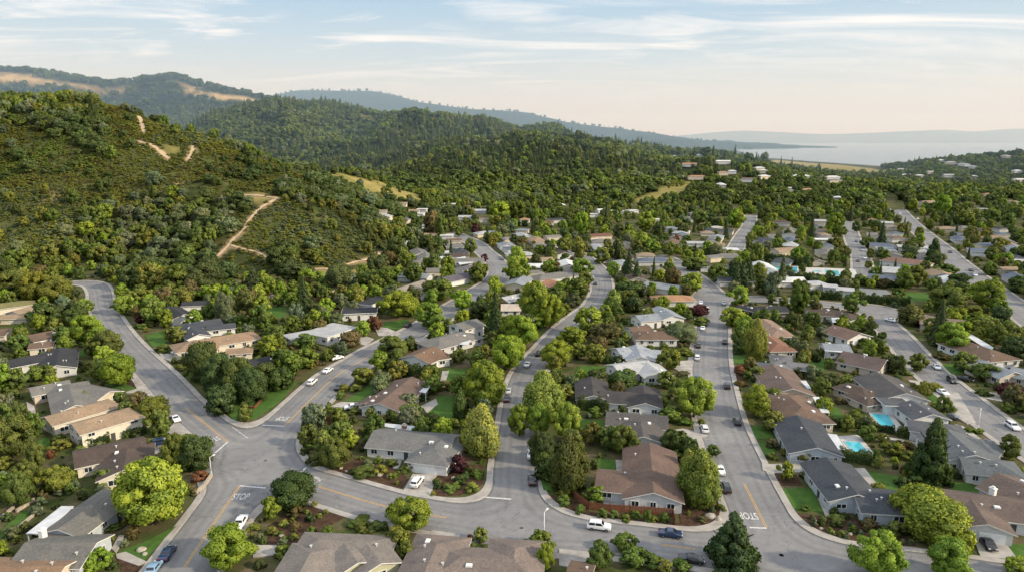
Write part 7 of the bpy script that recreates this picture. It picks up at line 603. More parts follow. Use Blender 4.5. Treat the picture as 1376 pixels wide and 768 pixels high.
def math_(nt, op, a, b=0.0):
    m = N(nt, 'ShaderNodeMath', operation=op)
    for s, v in ((m.inputs[0], a), (m.inputs[1], b)):
        if hasattr(v, 'is_output'): L(nt, v, s)
        else: s.default_value = v
    return m.outputs[0]
def principled(nt, out, colr, rough=.8, bump=None, bd=.02, spec=.3, metal=0, coat=0):
    p = N(nt, 'ShaderNodeBsdfPrincipled', Roughness=rough, Metallic=metal)
    p.inputs['Specular IOR Level'].default_value = spec; p.inputs['Coat Weight'].default_value = coat
    if hasattr(colr, 'is_output'): L(nt, colr, p.inputs['Base Color'])
    else: p.inputs['Base Color'].default_value = (*colr, 1)
    if bump is not None:
        b = N(nt, 'ShaderNodeBump', Strength=.6, Distance=bd); L(nt, bump, b.inputs['Height']); L(nt, b.outputs[0], p.inputs['Normal'])
    L(nt, p.outputs[0], out.inputs[0]); return p
def flat(name, c, rough=.6, var=.25, scale=1.2, bd=0.0, **kw):
    m, nt, out = mat(name); n = pos_noise(nt, scale)
    cc = ramp(nt, n, [(.3, tuple(v*(1-var) for v in c)), (.7, tuple(min(v*(1+var), .95) for v in c))])
    principled(nt, out, cc, rough, n if bd else None, bd, **kw); return m
def tinted(name, rough=.8, scale=1.5, var=.18, spec=.3, coat=0, streak=False, bd=0.0):
    m, nt, out = mat(name); oc = N(nt, 'ShaderNodeObjectInfo').outputs['Color']
    n = pos_noise(nt, scale, 5, .65); g = ramp(nt, n, [(.3, (1-var,)*3), (.72, (1+var*.6,)*3)])
    c = mixc(nt, 1.0, oc, g, 'MULTIPLY')
    if streak:
        n2 = pos_noise(nt, .22, 3); c = mixc(nt, 1.0, c, ramp(nt, n2, [(.3, (.78, .8, .82)), (.7, (1.12, 1.08, 1.03))]), 'MULTIPLY')
        n3 = pos_noise(nt, 6.0, 2, .7); c = mixc(nt, 1.0, c, ramp(nt, n3, [(.3, (.8,)*3), (.7, (1.15,)*3)]), 'MULTIPLY'); n = n3
    principled(nt, out, c, rough, n if bd else None, bd, spec=spec, coat=coat); return m
M = {}
M['roof'] = tinted('shingle', .9, 2.2, .3, .15, streak=True, bd=.03)
M['wall'] = tinted('stucco', .85, .9, .12, .2)
M['fascia'] = flat('white_fascia', (.62, .61, .58), .6, .12)
M['window_frame'] = flat('window_frame', (.7, .7, .68), .5, .08)
M['glass'] = flat('window_glass', (.02, .026, .032), .08, .5, .4, spec=.8)
M['white'] = flat('white_paint', (.72, .72, .70), .5, .1, .6)
M['cover'] = flat('patio_cover', (.5, .51, .52), .6, .15, .5)
M['brick'] = flat('brick', (.26, .12, .08), .9, .35, 5)
M['metal'] = flat('grey_metal', (.5, .5, .5), .45, .1)
M['dark_metal'] = flat('dark_metal', (.06, .06, .06), .5, .2)
M['tyre'] = flat('tyre', (.012, .012, .012), .8, .2)
M['rim'] = flat('rim', (.4, .4, .42), .35, .1, metal=.8)
M['paint'] = tinted('car_paint', .28, .5, .04, .5, coat=.5)
M['car_glass'] = flat('car_glass', (.012, .015, .02), .06, .2, spec=.7)
M['head'] = flat('headlight', (.75, .75, .72), .2, .05)
M['tail'] = flat('taillight', (.3, .01, .01), .3, .1)
M['wood'] = flat('wood', (.17, .06, .032), .85, .4, 3, .01)
M['pale'] = flat('pale_wood', (.36, .31, .25), .85, .25, 1.5)
M['bark'] = flat('bark', (.07, .05, .035), .95, .4, 3, .03)
M['palebark'] = flat('pale_bark', (.42, .39, .33), .9, .3, 3)
M['concrete'] = flat('concrete', (.33, .30, .27), .9, .22, .35)
M['kerb'] = flat('kerb', (.34, .315, .285), .9, .25, .5)
M['drive'] = flat('driveway', (.33, .305, .275), .9, .3, .3)
M['deck'] = flat('pale_paving', (.45, .43, .40), .85, .15, .5)
M['court'] = flat('court', (.17, .18, .18), .9, .15, .2)
M['rock'] = flat('rock', (.33, .29, .24), .95, .35, 1.5, .05)
M['marking'] = flat('road_paint', (.52, .51, .49), .8, .4, 2.5)
M['yellow'] = flat('yellow_paint', (.48, .29, .09), .75, .3, 2.0)
M['sign'] = flat('sign_yellow', (.65, .38, .02), .5, .1)
m, nt, out = mat('pool_water')
p = principled(nt, out, (.07, .42, .50), .06, pos_noise(nt, 1.5, 2), .03, spec=.5); M['pool'] = m
m, nt, out = mat('asphalt')
c = ramp(nt, pos_noise(nt, .09, 5, .65), [(.3, (.165, .162, .165)), (.55, (.205, .20, .198)), (.75, (.25, .242, .232))])
c = mixc(nt, 1.0, c, ramp(nt, pos_noise(nt, 9, 2, .7), [(.3, (.85,)*3), (.7, (1.12,)*3)]), 'MULTIPLY')
vo = N(nt, 'ShaderNodeTexVoronoi', feature='DISTANCE_TO_EDGE', Scale=.09)
wn = N(nt, 'ShaderNodeTexNoise', Scale=.35, Detail=4.0)
gp = N(nt, 'ShaderNodeNewGeometry').outputs['Position']; L(nt, gp, wn.inputs['Vector'])
va = N(nt, 'ShaderNodeVectorMath', operation='MULTIPLY_ADD'); L(nt, wn.outputs['Color'], va.inputs[0]); va.inputs[1].default_value = (7, 7, 0); L(nt, gp, va.inputs[2]); L(nt, va.outputs[0], vo.inputs['Vector'])
c = mixc(nt, 1.0, c, ramp(nt, vo.outputs['Distance'], [(0.0, (.66,)*3), (.009, (1, 1, 1))]), 'MULTIPLY')
pv = N(nt, 'ShaderNodeTexVoronoi', distance='CHEBYCHEV', Scale=.045); L(nt, gp, pv.inputs['Vector'])
c = mixc(nt, 1.0, c, ramp(nt, pv.outputs['Color'], [(.0, (.86,)*3), (.4, (1,)*3), (.75, (1.04,)*3), (1, (1.12,)*3)]), 'MULTIPLY')
c = mixc(nt, 1.0, c, ramp(nt, pos_noise(nt, .6, 6, .75), [(.3, (.82,)*3), (.5, (1,)*3), (.75, (1.1,)*3)]), 'MULTIPLY')
at = N(nt, 'ShaderNodeAttribute', attribute_name='edge')   # distance from the kerb: oil and wear lanes, darker gutter line
c = mixc(nt, 1.0, c, ramp(nt, at.outputs['Fac'], [(0.0, (.62, .62, .63)), (.05, (.8,)*3), (.1, (1.0,)*3), (.3, (.9,)*3), (.42, (1.06,)*3), (.58, (.86,)*3), (.72, (1.04,)*3), (1.0, (1.0,)*3)]), 'MULTIPLY')
principled(nt, out, c, .85, pos_noise(nt, 14, 2), .008, spec=.25); M['asphalt'] = m
m, nt, out = mat('lawn')
c = ramp(nt, pos_noise(nt, .45, 5, .7), [(.25, (.035, .075, .016)), (.55, (.062, .125, .024)), (.8, (.11, .15, .04))])
principled(nt, out, c, .95, pos_noise(nt, 5, 3), .06, spec=.1); M['lawn'] = m
m, nt, out = mat('mulch')
c = ramp(nt, pos_noise(nt, .8, 6, .75), [(.3, (.03, .018, .012)), (.55, (.075, .045, .03)), (.72, (.13, .085, .055)), (.85, (.05, .06, .02))])
principled(nt, out, c, 1, pos_noise(nt, 4, 3), .08, spec=.05); M['mulch'] = m
# ground: garden soil in the town, dry grass, brush and woodland floor on the hills
m, nt, out = mat('ground')
A = lambda n: N(nt, 'ShaderNodeAttribute', attribute_name=n).outputs['Fac']
town = ramp(nt, pos_noise(nt, .12, 7, .72), [(.25, (.03, .04, .012)), (.42, (.055, .075, .02)), (.55, (.10, .085, .045)), (.68, (.18, .14, .09)), (.8, (.085, .1, .03))])
wood = ramp(nt, pos_noise(nt, .05, 7, .75), [(.3, (.016, .024, .008)), (.5, (.035, .045, .014)), (.66, (.075, .07, .026)), (.8, (.12, .10, .04))])
brush = ramp(nt, pos_noise(nt, .14, 6, .75), [(.3, (.036, .05, .015)), (.5, (.07, .08, .026)), (.7, (.14, .125, .05))])
gold = ramp(nt, pos_noise(nt, .06, 6, .7), [(.25, (.10, .10, .03)), (.45, (.20, .175, .055)), (.7, (.33, .25, .10))])
dirt = ramp(nt, pos_noise(nt, .25, 5, .7), [(.3, (.26, .17, .095)), (.7, (.44, .32, .2))])
dist = ramp(nt, pos_noise(nt, .012, 8, .78), [(.3, (.012, .02, .010)), (.5, (.026, .038, .016)), (.64, (.05, .06, .022)), (.74, (.1, .09, .04))])
c = mixc(nt, A('hillside'), town, wood); c = mixc(nt, A('brush'), c, brush); c = mixc(nt, A('remote'), c, dist); gold = mixc(nt, A('remote'), gold, (.42, .29, .14)); c = mixc(nt, A('gold'), c, gold); c = mixc(nt, A('dirt'), c, dirt)
b1 = pos_noise(nt, .02, 8, .75); bb = math_(nt, 'MULTIPLY', b1, math_(nt, 'MULTIPLY', A('remote'), math_(nt, 'SUBTRACT', 1.0, A('gold'))))
p = principled(nt, out, c, 1, None, spec=.05)
bn = N(nt, 'ShaderNodeBump', Strength=1.0, Distance=45.0); L(nt, bb, bn.inputs['Height'])
bn2 = N(nt, 'ShaderNodeBump', Strength=.5, Distance=.25); L(nt, pos_noise(nt, 1.2, 5), bn2.inputs['Height']); L(nt, bn.outputs[0], bn2.inputs['Normal']); L(nt, bn2.outputs[0], p.inputs['Normal']); M['ground'] = m
m, nt, out = mat('bay_water')
p = principled(nt, out, (.10, .13, .15), .22, pos_noise(nt, .02, 6, .7, stretch=(.35, 1, 1)), .8, spec=.5); M['bay'] = m
m, nt, out = mat('far_hill')
principled(nt, out, ramp(nt, pos_noise(nt, .002, 6), [(.3, (.05, .06, .04)), (.7, (.16, .13, .07))]), 1); M['farhill'] = m
def foliage(name, inst):
    m, nt, out = mat(name)
    if inst:
        at = N(nt, 'ShaderNodeAttribute', attribute_name='tint', attribute_type='INSTANCER'); c = at.outputs['Color']
    else: c = N(nt, 'ShaderNodeObjectInfo').outputs['Color']
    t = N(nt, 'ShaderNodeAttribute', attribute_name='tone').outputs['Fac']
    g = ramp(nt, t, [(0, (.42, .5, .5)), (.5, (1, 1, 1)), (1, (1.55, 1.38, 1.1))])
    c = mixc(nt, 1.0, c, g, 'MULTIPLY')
    d = N(nt, 'ShaderNodeBsdfDiffuse'); tr = N(nt, 'ShaderNodeBsdfTranslucent'); gl = N(nt, 'ShaderNodeBsdfGlossy', Roughness=.55)
    L(nt, c, d.inputs[0]); L(nt, mixc(nt, 1.0, c, (1.25, 1.2, .5), 'MULTIPLY'), tr.inputs[0]); gl.inputs[0].default_value = (.5, .5, .45, 1)
    a = N(nt, 'ShaderNodeMixShader', Fac=.28); L(nt, d.outputs[0], a.inputs[1]); L(nt, tr.outputs[0], a.inputs[2])
    b = N(nt, 'ShaderNodeMixShader', Fac=.03); L(nt, a.outputs[0], b.inputs[1]); L(nt, gl.outputs[0], b.inputs[2]); L(nt, b.outputs[0], out.inputs[0])
    return m
M['leaf'] = foliage('leaves', False); M['leaf_i'] = foliage('woodland_leaves', True)
# ---------------------------------------------------------------- camera, sun, sky, haze
PITCH = math.atan(199/917.)
cam = bpy.data.cameras.new('camera'); cam.lens = 24*1.0; cam.sensor_width = 36*1376/1376.; cam.clip_start = 1; cam.clip_end = 40000
cam.lens = 917/1376*36
co = bpy.data.objects.new('camera', cam); col.objects.link(co); co.location = (0, 0, 75); co.rotation_euler = (pi/2-PITCH, 0, 0); sc.camera = co
SUN_EL, SUN_AZ = math.radians(26), math.radians(110)      # azimuth clockwise from +Y
sd = Vector((math.sin(SUN_AZ)*math.cos(SUN_EL), math.cos(SUN_AZ)*math.cos(SUN_EL), math.sin(SUN_EL)))
sl = bpy.data.lights.new('sun', 'SUN'); sl.energy = 5.0; sl.angle = math.radians(2.5); sl.color = (1, .85, .62)
so = bpy.data.objects.new('sun', sl); col.objects.link(so); so.rotation_euler = (-sd).to_track_quat('-Z', 'Y').to_euler(); so.location = (300, -100, 300)
w = bpy.data.worlds.new('World'); sc.world = w; w.use_nodes = True; nt = w.node_tree
bg = nt.nodes['Background']; sky = nt.nodes.new('ShaderNodeTexSky'); sky.sky_type = 'NISHITA'; sky.sun_disc = False
sky.sun_elevation = SUN_EL; sky.sun_rotation = SUN_AZ; sky.air_density = 1.0; sky.dust_density = 3.0; sky.ozone_density = 1.2; sky.altitude = 80
tc = nt.nodes.new('ShaderNodeTexCoord'); sx = nt.nodes.new('ShaderNodeSeparateXYZ'); L(nt, tc.outputs['Generated'], sx.inputs[0])
zc = math_(nt, 'MAXIMUM', sx.outputs['Z'], .0); zz = math_(nt, 'ADD', zc, .10)
cx = N(nt, 'ShaderNodeCombineXYZ'); L(nt, math_(nt, 'DIVIDE', sx.outputs['X'], zz), cx.inputs[0]); L(nt, math_(nt, 'DIVIDE', sx.outputs['Y'], zz), cx.inputs[1])
def cloud(scale, rot, st, lo, hi, seed, dis):
    mp = N(nt, 'ShaderNodeMapping'); mp.inputs['Rotation'].default_value = (0, 0, rot); mp.inputs['Scale'].default_value = st; mp.inputs['Location'].default_value = (seed, seed*.7, 0); L(nt, cx.outputs[0], mp.inputs[0])
    n = N(nt, 'ShaderNodeTexNoise', Scale=scale, Detail=9.0, Roughness=.58, Distortion=dis); L(nt, mp.outputs[0], n.inputs['Vector'])
    return ramp(nt, n.outputs['Fac'], [(lo, (0, 0, 0)), (hi, (1, 1, 1))])
c1 = cloud(.6, -.7, (1.0, 2.1, 1), .50, .70, 3.1, 1.7); c2 = cloud(.55, -.35, (.7, 1.9, 1), .47, .72, 8.4, 1.2)
side = ramp(nt, math_(nt, 'MULTIPLY_ADD', sx.outputs['X'], .8), [(.3, (0, 0, 0)), (.72, (1, 1, 1))])
side.node.inputs['Fac'].links[0].from_node.inputs[2].default_value = .35
up = ramp(nt, zc, [(.045, (0, 0, 0)), (.13, (1, 1, 1))])
cl = mixc(nt, 1.0, c1, mixc(nt, 1.0, c2, side, 'MULTIPLY'), 'SCREEN'); cl = mixc(nt, 1.0, cl, up, 'MULTIPLY')
SKYF = 1.0
low = ramp(nt, zc, [(0.0, (7.1, 6.15, 5.1)), (.05, (6.3, 5.9, 5.3)), (.11, (4.6, 5.25, 5.7)), (.19, (2.9, 4.3, 5.7)), (.3, (4.8, 5.9, 6.9)), (.5, (7.8, 8.5, 9.5))])  # upper stops, out of view, brightened to add ambient fill
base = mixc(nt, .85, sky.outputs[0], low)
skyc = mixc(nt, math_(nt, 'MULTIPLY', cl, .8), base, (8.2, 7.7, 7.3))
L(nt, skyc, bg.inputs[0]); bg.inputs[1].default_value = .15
sc.view_settings.view_transform = 'Standard'; sc.view_settings.look = 'None'; sc.view_settings.exposure = 0
sc.render.engine = 'CYCLES'; cy = sc.cycles
cy.max_bounces = 5; cy.diffuse_bounces = 2; cy.glossy_bounces = 2; cy.transmission_bounces = 2; cy.volume_bounces = 0; cy.transparent_max_bounces = 4
cy.use_denoising = True; cy.use_adaptive_sampling = True; cy.adaptive_threshold = .02; cy.sample_clamp_indirect = 4
try: cy.denoiser = 'OPENIMAGEDENOISE'
except Exception: pass
cy.caustics_reflective = False; cy.caustics_refractive = False
# haze: a real layer of thin air over the whole place
m = bpy.data.materials.new('haze'); m.use_nodes = True; nt = m.node_tree; nt.nodes.remove(nt.nodes['Principled BSDF'])
vs = nt.nodes.new('ShaderNodeVolumeScatter'); vs.inputs['Color'].default_value = (.52, .76, 1.0, 1); vs.inputs['Density'].default_value = 1.8e-4; vs.inputs['Anisotropy'].default_value = .1
L(nt, vs.outputs[0], nt.nodes['Material Output'].inputs['Volume'])
b = MB(); b.box((4000, 8000, 255), (30000, 14100, 530)); obj('haze', b.mesh('haze', [m]), kind='stuff', label='blue haze lying over the far hills and the bay')
# ---------------------------------------------------------------- terrain
def catmull(P, step):
    P = [np.array(p, float) for p in P]; P = [2*P[0]-P[1]]+P+[2*P[-1]-P[-2]]; o = []
    for i in range(1, len(P)-2):
        n = max(1, int(np.linalg.norm(P[i+1]-P[i])/step))
        for k in range(n):
            t = k/n; a, b, c, d = P[i-1:i+3]
            o.append(0.5*((2*b)+(c-a)*t+(2*a-5*b+4*c-d)*t*t+(3*b-a-3*c+d)*t**3))
    return o+[P[-2]]
def soft_poly(X, Y, poly, s):
    if len(poly) < 3: return np.zeros_like(X)
    P = np.array(poly); m = (X > P[:, 0].min()-s) & (X < P[:, 0].max()+s) & (Y > P[:, 1].min()-s) & (Y < P[:, 1].max()+s); r = np.zeros_like(X)
    if m.any():
        d, _ = poly_dist(X[m], Y[m], poly+[poly[0]]); i = in_poly(X[m], Y[m], poly); r[m] = np.clip(.5+np.where(i, d, -d)/s, 0, 1)
    return r
def masks(X, Y):
    n = fbm(X, Y, 40, 3)
    gold = np.zeros_like(X); br = np.zeros_like(X)
    for p in D['meadow']: gold = np.maximum(gold, soft_poly(X+n*8, Y+n*8, p, 8))
    for p in D['fargold']: gold = np.maximum(gold, soft_poly(X+n*60, Y+n*60, p, 50))
    for p in D['chap']: br = np.maximum(br, soft_poly(X+n*20, Y+n*20, p, 25))
    return gold, br
def trail_dist(X, Y):
    dd = np.full(X.shape, 1e9)
    for pts, wd in D['trails']:
        d, _ = poly_dist(X, Y, pts); dd = np.minimum(dd, d-wd/2)
    return dd
ang = np.linspace(-50, 50, 420)*pi/180
R = np.concatenate([np.linspace(40, 320, 30), np.linspace(325, 820, 165), np.exp(np.linspace(math.log(826), math.log(7600), 190))])
RR, AA = np.meshgrid(R, ang, indexing='ij'); X = (RR*np.sin(AA)).ravel(); Y = (RR*np.cos(AA)).ravel()
Z = height(X, Y); nr, na = len(R), len(ang)
F = [[i*na+j, i*na+j+1, (i+1)*na+j+1, (i+1)*na+j][::-1] for i in range(nr-1) for j in range(na-1)]
me = mesh('ground', np.stack([X, Y, Z], 1), F, [M['ground']], smooth=True)
gold, br = masks(X, Y); td = trail_dist(X, Y)
def att(me, n, v): me.attributes.new(n, 'FLOAT', 'POINT').data.foreach_set('value', np.asarray(v, np.float32).ravel())
att(me, 'gold', gold); att(me, 'brush', br*(1-gold)); att(me, 'hillside', sstep(.3, 4, Z)); att(me, 'remote', sstep(1700, 2300, np.hypot(X, Y))*sstep(-1, 2, Z))
slope_dirt = np.clip((fbm(X, Y, 25, 3)-.17)*8, 0, 1)*sstep(20, 45, Z)*(1-sstep(600, 760, np.hypot(X, Y)))*.8
att(me, 'dirt', np.clip(np.maximum(1-sstep(-.5, 2.5, td), slope_dirt), 0, 1))
obj('ground', me, kind='structure', label='valley floor and hillsides of soil, brush and dry grass')
for k, (pts, wd) in enumerate(D['trails']):
    P = catmull(pts, 2.5); V = []; Fc = []
    for i, p in enumerate(P):
        a = P[max(0, i-1)]; c = P[min(len(P)-1, i+1)]; t = (c-a)/(np.linalg.norm(c-a)+1e-9); nn = np.array([-t[1], t[0]])*wd/2*(1+.25*math.sin(i*1.3))
        for s in (-1, -.33, .33, 1): q = p+nn*s; V.append((q[0], q[1]))
        if i: Fc += [[4*i-4+j, 4*i-3+j, 4*i+1+j, 4*i+j] for j in range(3)]
    if k == 0: m, nt, out = mat('trail_dirt'); principled(nt, out, ramp(nt, pos_noise(nt, .5, 5), [(.3, (.34, .24, .14)), (.7, (.52, .40, .26))]), 1, spec=.05); M['trail'] = m
    V = np.array(V); V = np.column_stack([V, height(V[:, 0], V[:, 1])+.35]); obj('dirt_path', mesh('dirt_path', V, Fc, [M['trail']], smooth=True), kind='structure')
V = [(x, y, z) for x, y, z in ((-3000, 1500, -.25), (14000, 1500, -.25), (14000, 12500, -.25), (-3000, 12500, -.25))]
obj('bay_water', mesh('bay_water', V, [[0, 1, 2, 3]], [M['bay']]), kind='structure')
# hills beyond the bay
P = catmull(D['far'], 120); V = []; Fc = []
for i, p in enumerate(P):
    for j, (dy, f) in enumerate(((-1400, -.02), (-900, .18), (-450, .55), (-150, .86), (0, 1.0), (500, .6))):
        q = 1+.25*float(fbm(np.array([p[0]]), np.array([p[1]+dy]), 900, 4)[0])*(1 if j not in (0, 4) else .4); V.append((p[0], p[1]+dy, max(p[2]*f*q, -2)))
    if i: Fc += [[6*i-6+j, 6*i+j, 6*i+1+j, 6*i-5+j] for j in range(5)]
obj('hills', mesh('hills', V, Fc, [M['farhill']], smooth=True), kind='structure')
# ---------------------------------------------------------------- roads with kerbs and pavements, from distance fields
roads = {n: catmull(p, 6.0) for n, w_, p in D['roads']}
def sdf(X, Y):
    o = np.full(X.shape, 1e3)
    for n, w_, _ in D['roads']:
        P = [tuple(p) for p in roads[n]]
        d = np.full(X.shape, 1e3); A_ = np.array(P); m = (X > A_[:, 0].min()-30) & (X < A_[:, 0].max()+30) & (Y > A_[:, 1].min()-30) & (Y < A_[:, 1].max()+30)
        d[m] = poly_dist(X[m], Y[m], P)[0]-w_/2
        k = 11.0; h = np.maximum(k-np.abs(o-d), 0)/k; o = np.minimum(o, d)-h*h*k/4*(np.maximum(o, d) > -4)
    return o
gx = np.arange(-330, 560, 1.0); gy = np.arange(84, 930, 1.0); GX, GY = np.meshgrid(gx, gy)
S = sdf(GX.ravel(), GY.ravel()).reshape(GX.shape)
def clip_poly(poly, lev, keep_below):
    o = []; n = len(poly); sg = 1 if keep_below else -1
    for i in range(n):
        a = poly[i]; b = poly[(i+1) % n]; fa = (a[2]-lev)*sg; fb = (b[2]-lev)*sg
        if fa <= 0: o.append(a)
        if (fa < 0) != (fb < 0) and fa != fb:
            t = fa/(fa-fb); o.append((a[0]+(b[0]-a[0])*t, a[1]+(b[1]-a[1])*t, lev))
    return o
road_b = MB(); edge = []; walk_b = MB(); PAVE = 1.5
vidx = {}
cell_min = np.minimum(np.minimum(S[:-1, :-1], S[1:, :-1]), np.minimum(S[:-1, 1:], S[1:, 1:])); cell_max = np.maximum(np.maximum(S[:-1, :-1], S[1:, :-1]), np.maximum(S[:-1, 1:], S[1:, 1:]))
for i, j in zip(*np.where(cell_min < PAVE)):
    q = [(gx[j], gy[i], S[i, j]), (gx[j+1], gy[i], S[i, j+1]), (gx[j+1], gy[i+1], S[i+1, j+1]), (gx[j], gy[i+1], S[i+1, j])]
    if cell_min[i, j] < 0:
        a = clip_poly(q, 0, True) if cell_max[i, j] > 0 else q
        if len(a) > 2: road_b.add([(p[0], p[1], .02) for p in a], [list(range(len(a)))]); edge += [-p[2] for p in a]
    if cell_max[i, j] > 0:
        for lo, hi, mt in ((0, .3, 1), (.3, PAVE, 0)):
            a = clip_poly(q, lo, False); a = clip_poly(a, hi, True) if len(a) > 2 else a
            if len(a) > 2: walk_b.add([(p[0], p[1], .15) for p in a], [list(range(len(a)))], mt)
            for lev in ((0,) if lo == 0 else (PAVE,)):
                e = [p for p in a if abs(p[2]-lev) < 1e-9]
                if len(e) == 2: walk_b.add([(e[0][0], e[0][1], 0), (e[1][0], e[1][1], 0), (e[1][0], e[1][1], .15), (e[0][0], e[0][1], .15)], [[0, 1, 2, 3]], 1)
me = road_b.mesh('road', [M['asphalt']]); att(me, 'edge', np.array(edge)/6.0); obj('road', me, kind='structure', label='worn grey asphalt streets with kerbs')
obj('pavement', walk_b.mesh('pavement', [M['concrete'], M['kerb']]), kind='structure', label='pale concrete pavement and kerb along the streets')
def strip(pts, w_, z, m, name):
    P = [np.array(p, float) for p in pts]; V = []; Fc = []
    for i, p in enumerate(P):
        a = P[max(0, i-1)]; c = P[min(len(P)-1, i+1)]; t = (c-a)/(np.linalg.norm(c-a)+1e-9); n = np.array([-t[1], t[0]])*w_/2
        V += [(*(p-n), z), (*(p+n), z)]
        if i: Fc.append([2*i-2, 2*i, 2*i+1, 2*i-1])
    return obj(name, mesh(name, V, Fc, [m]), kind='structure')
for l in D['yellow']:
    for s in (-.17, .17):
        P = [np.array(p) for p in l]; Q = []
        for i, p in enumerate(P):
            a = P[max(0, i-1)]; c = P[min(len(P)-1, i+1)]; t = (c-a)/np.linalg.norm(c-a); Q.append(p+np.array([-t[1], t[0]])*s)
        strip(Q, .15, .032, M['yellow'], 'road_marking')
for l in D['stopbar']: strip(l, .45, .034, M['marking'], 'road_marking')
for l in D['edge']: strip(l, .15, .034, M['marking'], 'road_marking')
for p, a, wd in D['stoptext']:
    cu = bpy.data.curves.new('road_marking', 'FONT'); cu.body = 'STOP'; cu.size = 1; cu.align_x = 'CENTER'; cu.align_y = 'CENTER'; cu.offset = .012
    t = bpy.data.objects.new('tmp', cu); col.objects.link(t); bpy.context.view_layer.update()
    me = bpy.data.meshes.new_from_object(t); bpy.data.objects.remove(t)
    xs = [v.co.x for v in me.vertices]; ys = [v.co.y for v in me.vertices]; W0 = max(xs)-min(xs); H0 = max(ys)-min(ys)
    me.materials.clear(); me.materials.append(M['marking'])
    o = obj('road_marking', me, kind='structure', loc=(p[0], p[1], .036), rz=a-pi/2, label='white STOP lettering on the asphalt'); o.scale = (wd*.8/W0, 2.6/H0, 1)
# ---------------------------------------------------------------- lawns, beds, pads, pools
def slab(name, poly, z, m, kind='structure', **k):
    b = MB(); b.prism(poly, -.05, z, 0); return obj(name, b.mesh(name, [m]), kind=kind, **k)
for k, p in enumerate(D['beds']): slab('planting_soil', p, .07+.002*k, M['mulch'])
for k, p in enumerate(D['lawns']): slab('lawn', p, .11+.002*k, M['lawn'])
for k, (p, n) in enumerate(D['pads']): slab(n, p, .17+.002*k, M['deck'] if 'deck' in n else M['court'] if 'court' in n else M['drive'])
for k, p in enumerate(D['pools']):
    c = np.mean(np.array(p), 0); b = MB(); q = [tuple(c+(np.array(v)-c)*1.1) for v in p]; b.prism(q, 0, .29)
    lab = ['turquoise pool nearest, beside the white patio cover', 'turquoise pool with pale steps by the white posts', 'long blue pool behind the pointed conifer', 'turquoise pool on the white deck by the hedge', 'little spa pool left of the one on the white deck'][k]
    t = thing('swimming_pool', (c[0], c[1], 0), 0, lab, 'pool', 'swimming pools')
    sh = lambda P: [(v[0]-c[0], v[1]-c[1]) for v in P]
    b = MB(); b.prism(sh(q), 0, .29); obj('coping', b.mesh('coping', [M['deck']]), t)
    b = MB(); b.prism(sh(p), .1, .3); obj('water', b.mesh('water', [M['pool']]), t)
# ---------------------------------------------------------------- foliage prototypes (unit trees: width 1, height 1)
PROF = dict(
    round=(.13, lambda z: .5*np.sqrt(np.clip(1-((z-.56)/.44)**2, 0, 1)), .085, .15),
    oak=(.08, lambda z: .5*np.clip(1-np.abs((z-.5)/.5)**3, 0, 1)**.5, .13, .2),
    tall=(.06, lambda z: .5*np.sin(pi*np.clip((z-.03)/.97, 0, 1)**.8)**.65, .12, .19),
    broadcon=(.03, lambda z: .5*np.clip(1-z, 0, 1)**.72*np.clip(z/.08+.55, 0, 1), .07, .13),
    egg=(.03, lambda z: .5*np.sin(pi*np.clip(z, 0, 1)**.6)**.9, .12, .18),
    col=(.02, lambda z: .5*np.clip(1-z**4, 0, 1)*np.clip(z/.1+.4, 0, 1), .2, .28),
    umbrella=(.52, lambda z: .5*np.sqrt(np.clip(1-((z-.66)/.34)**2, 0, 1)), .12, .18),
    shrub=(.0, lambda z: .5*np.sqrt(np.clip(1-(z*.98)**2.4, 0, 1)), .13, .2))
LODS = [(13000, .021, 70, 1), (2300, .052, 40, 1), (460, .112, 22, 0)]
ICO = None
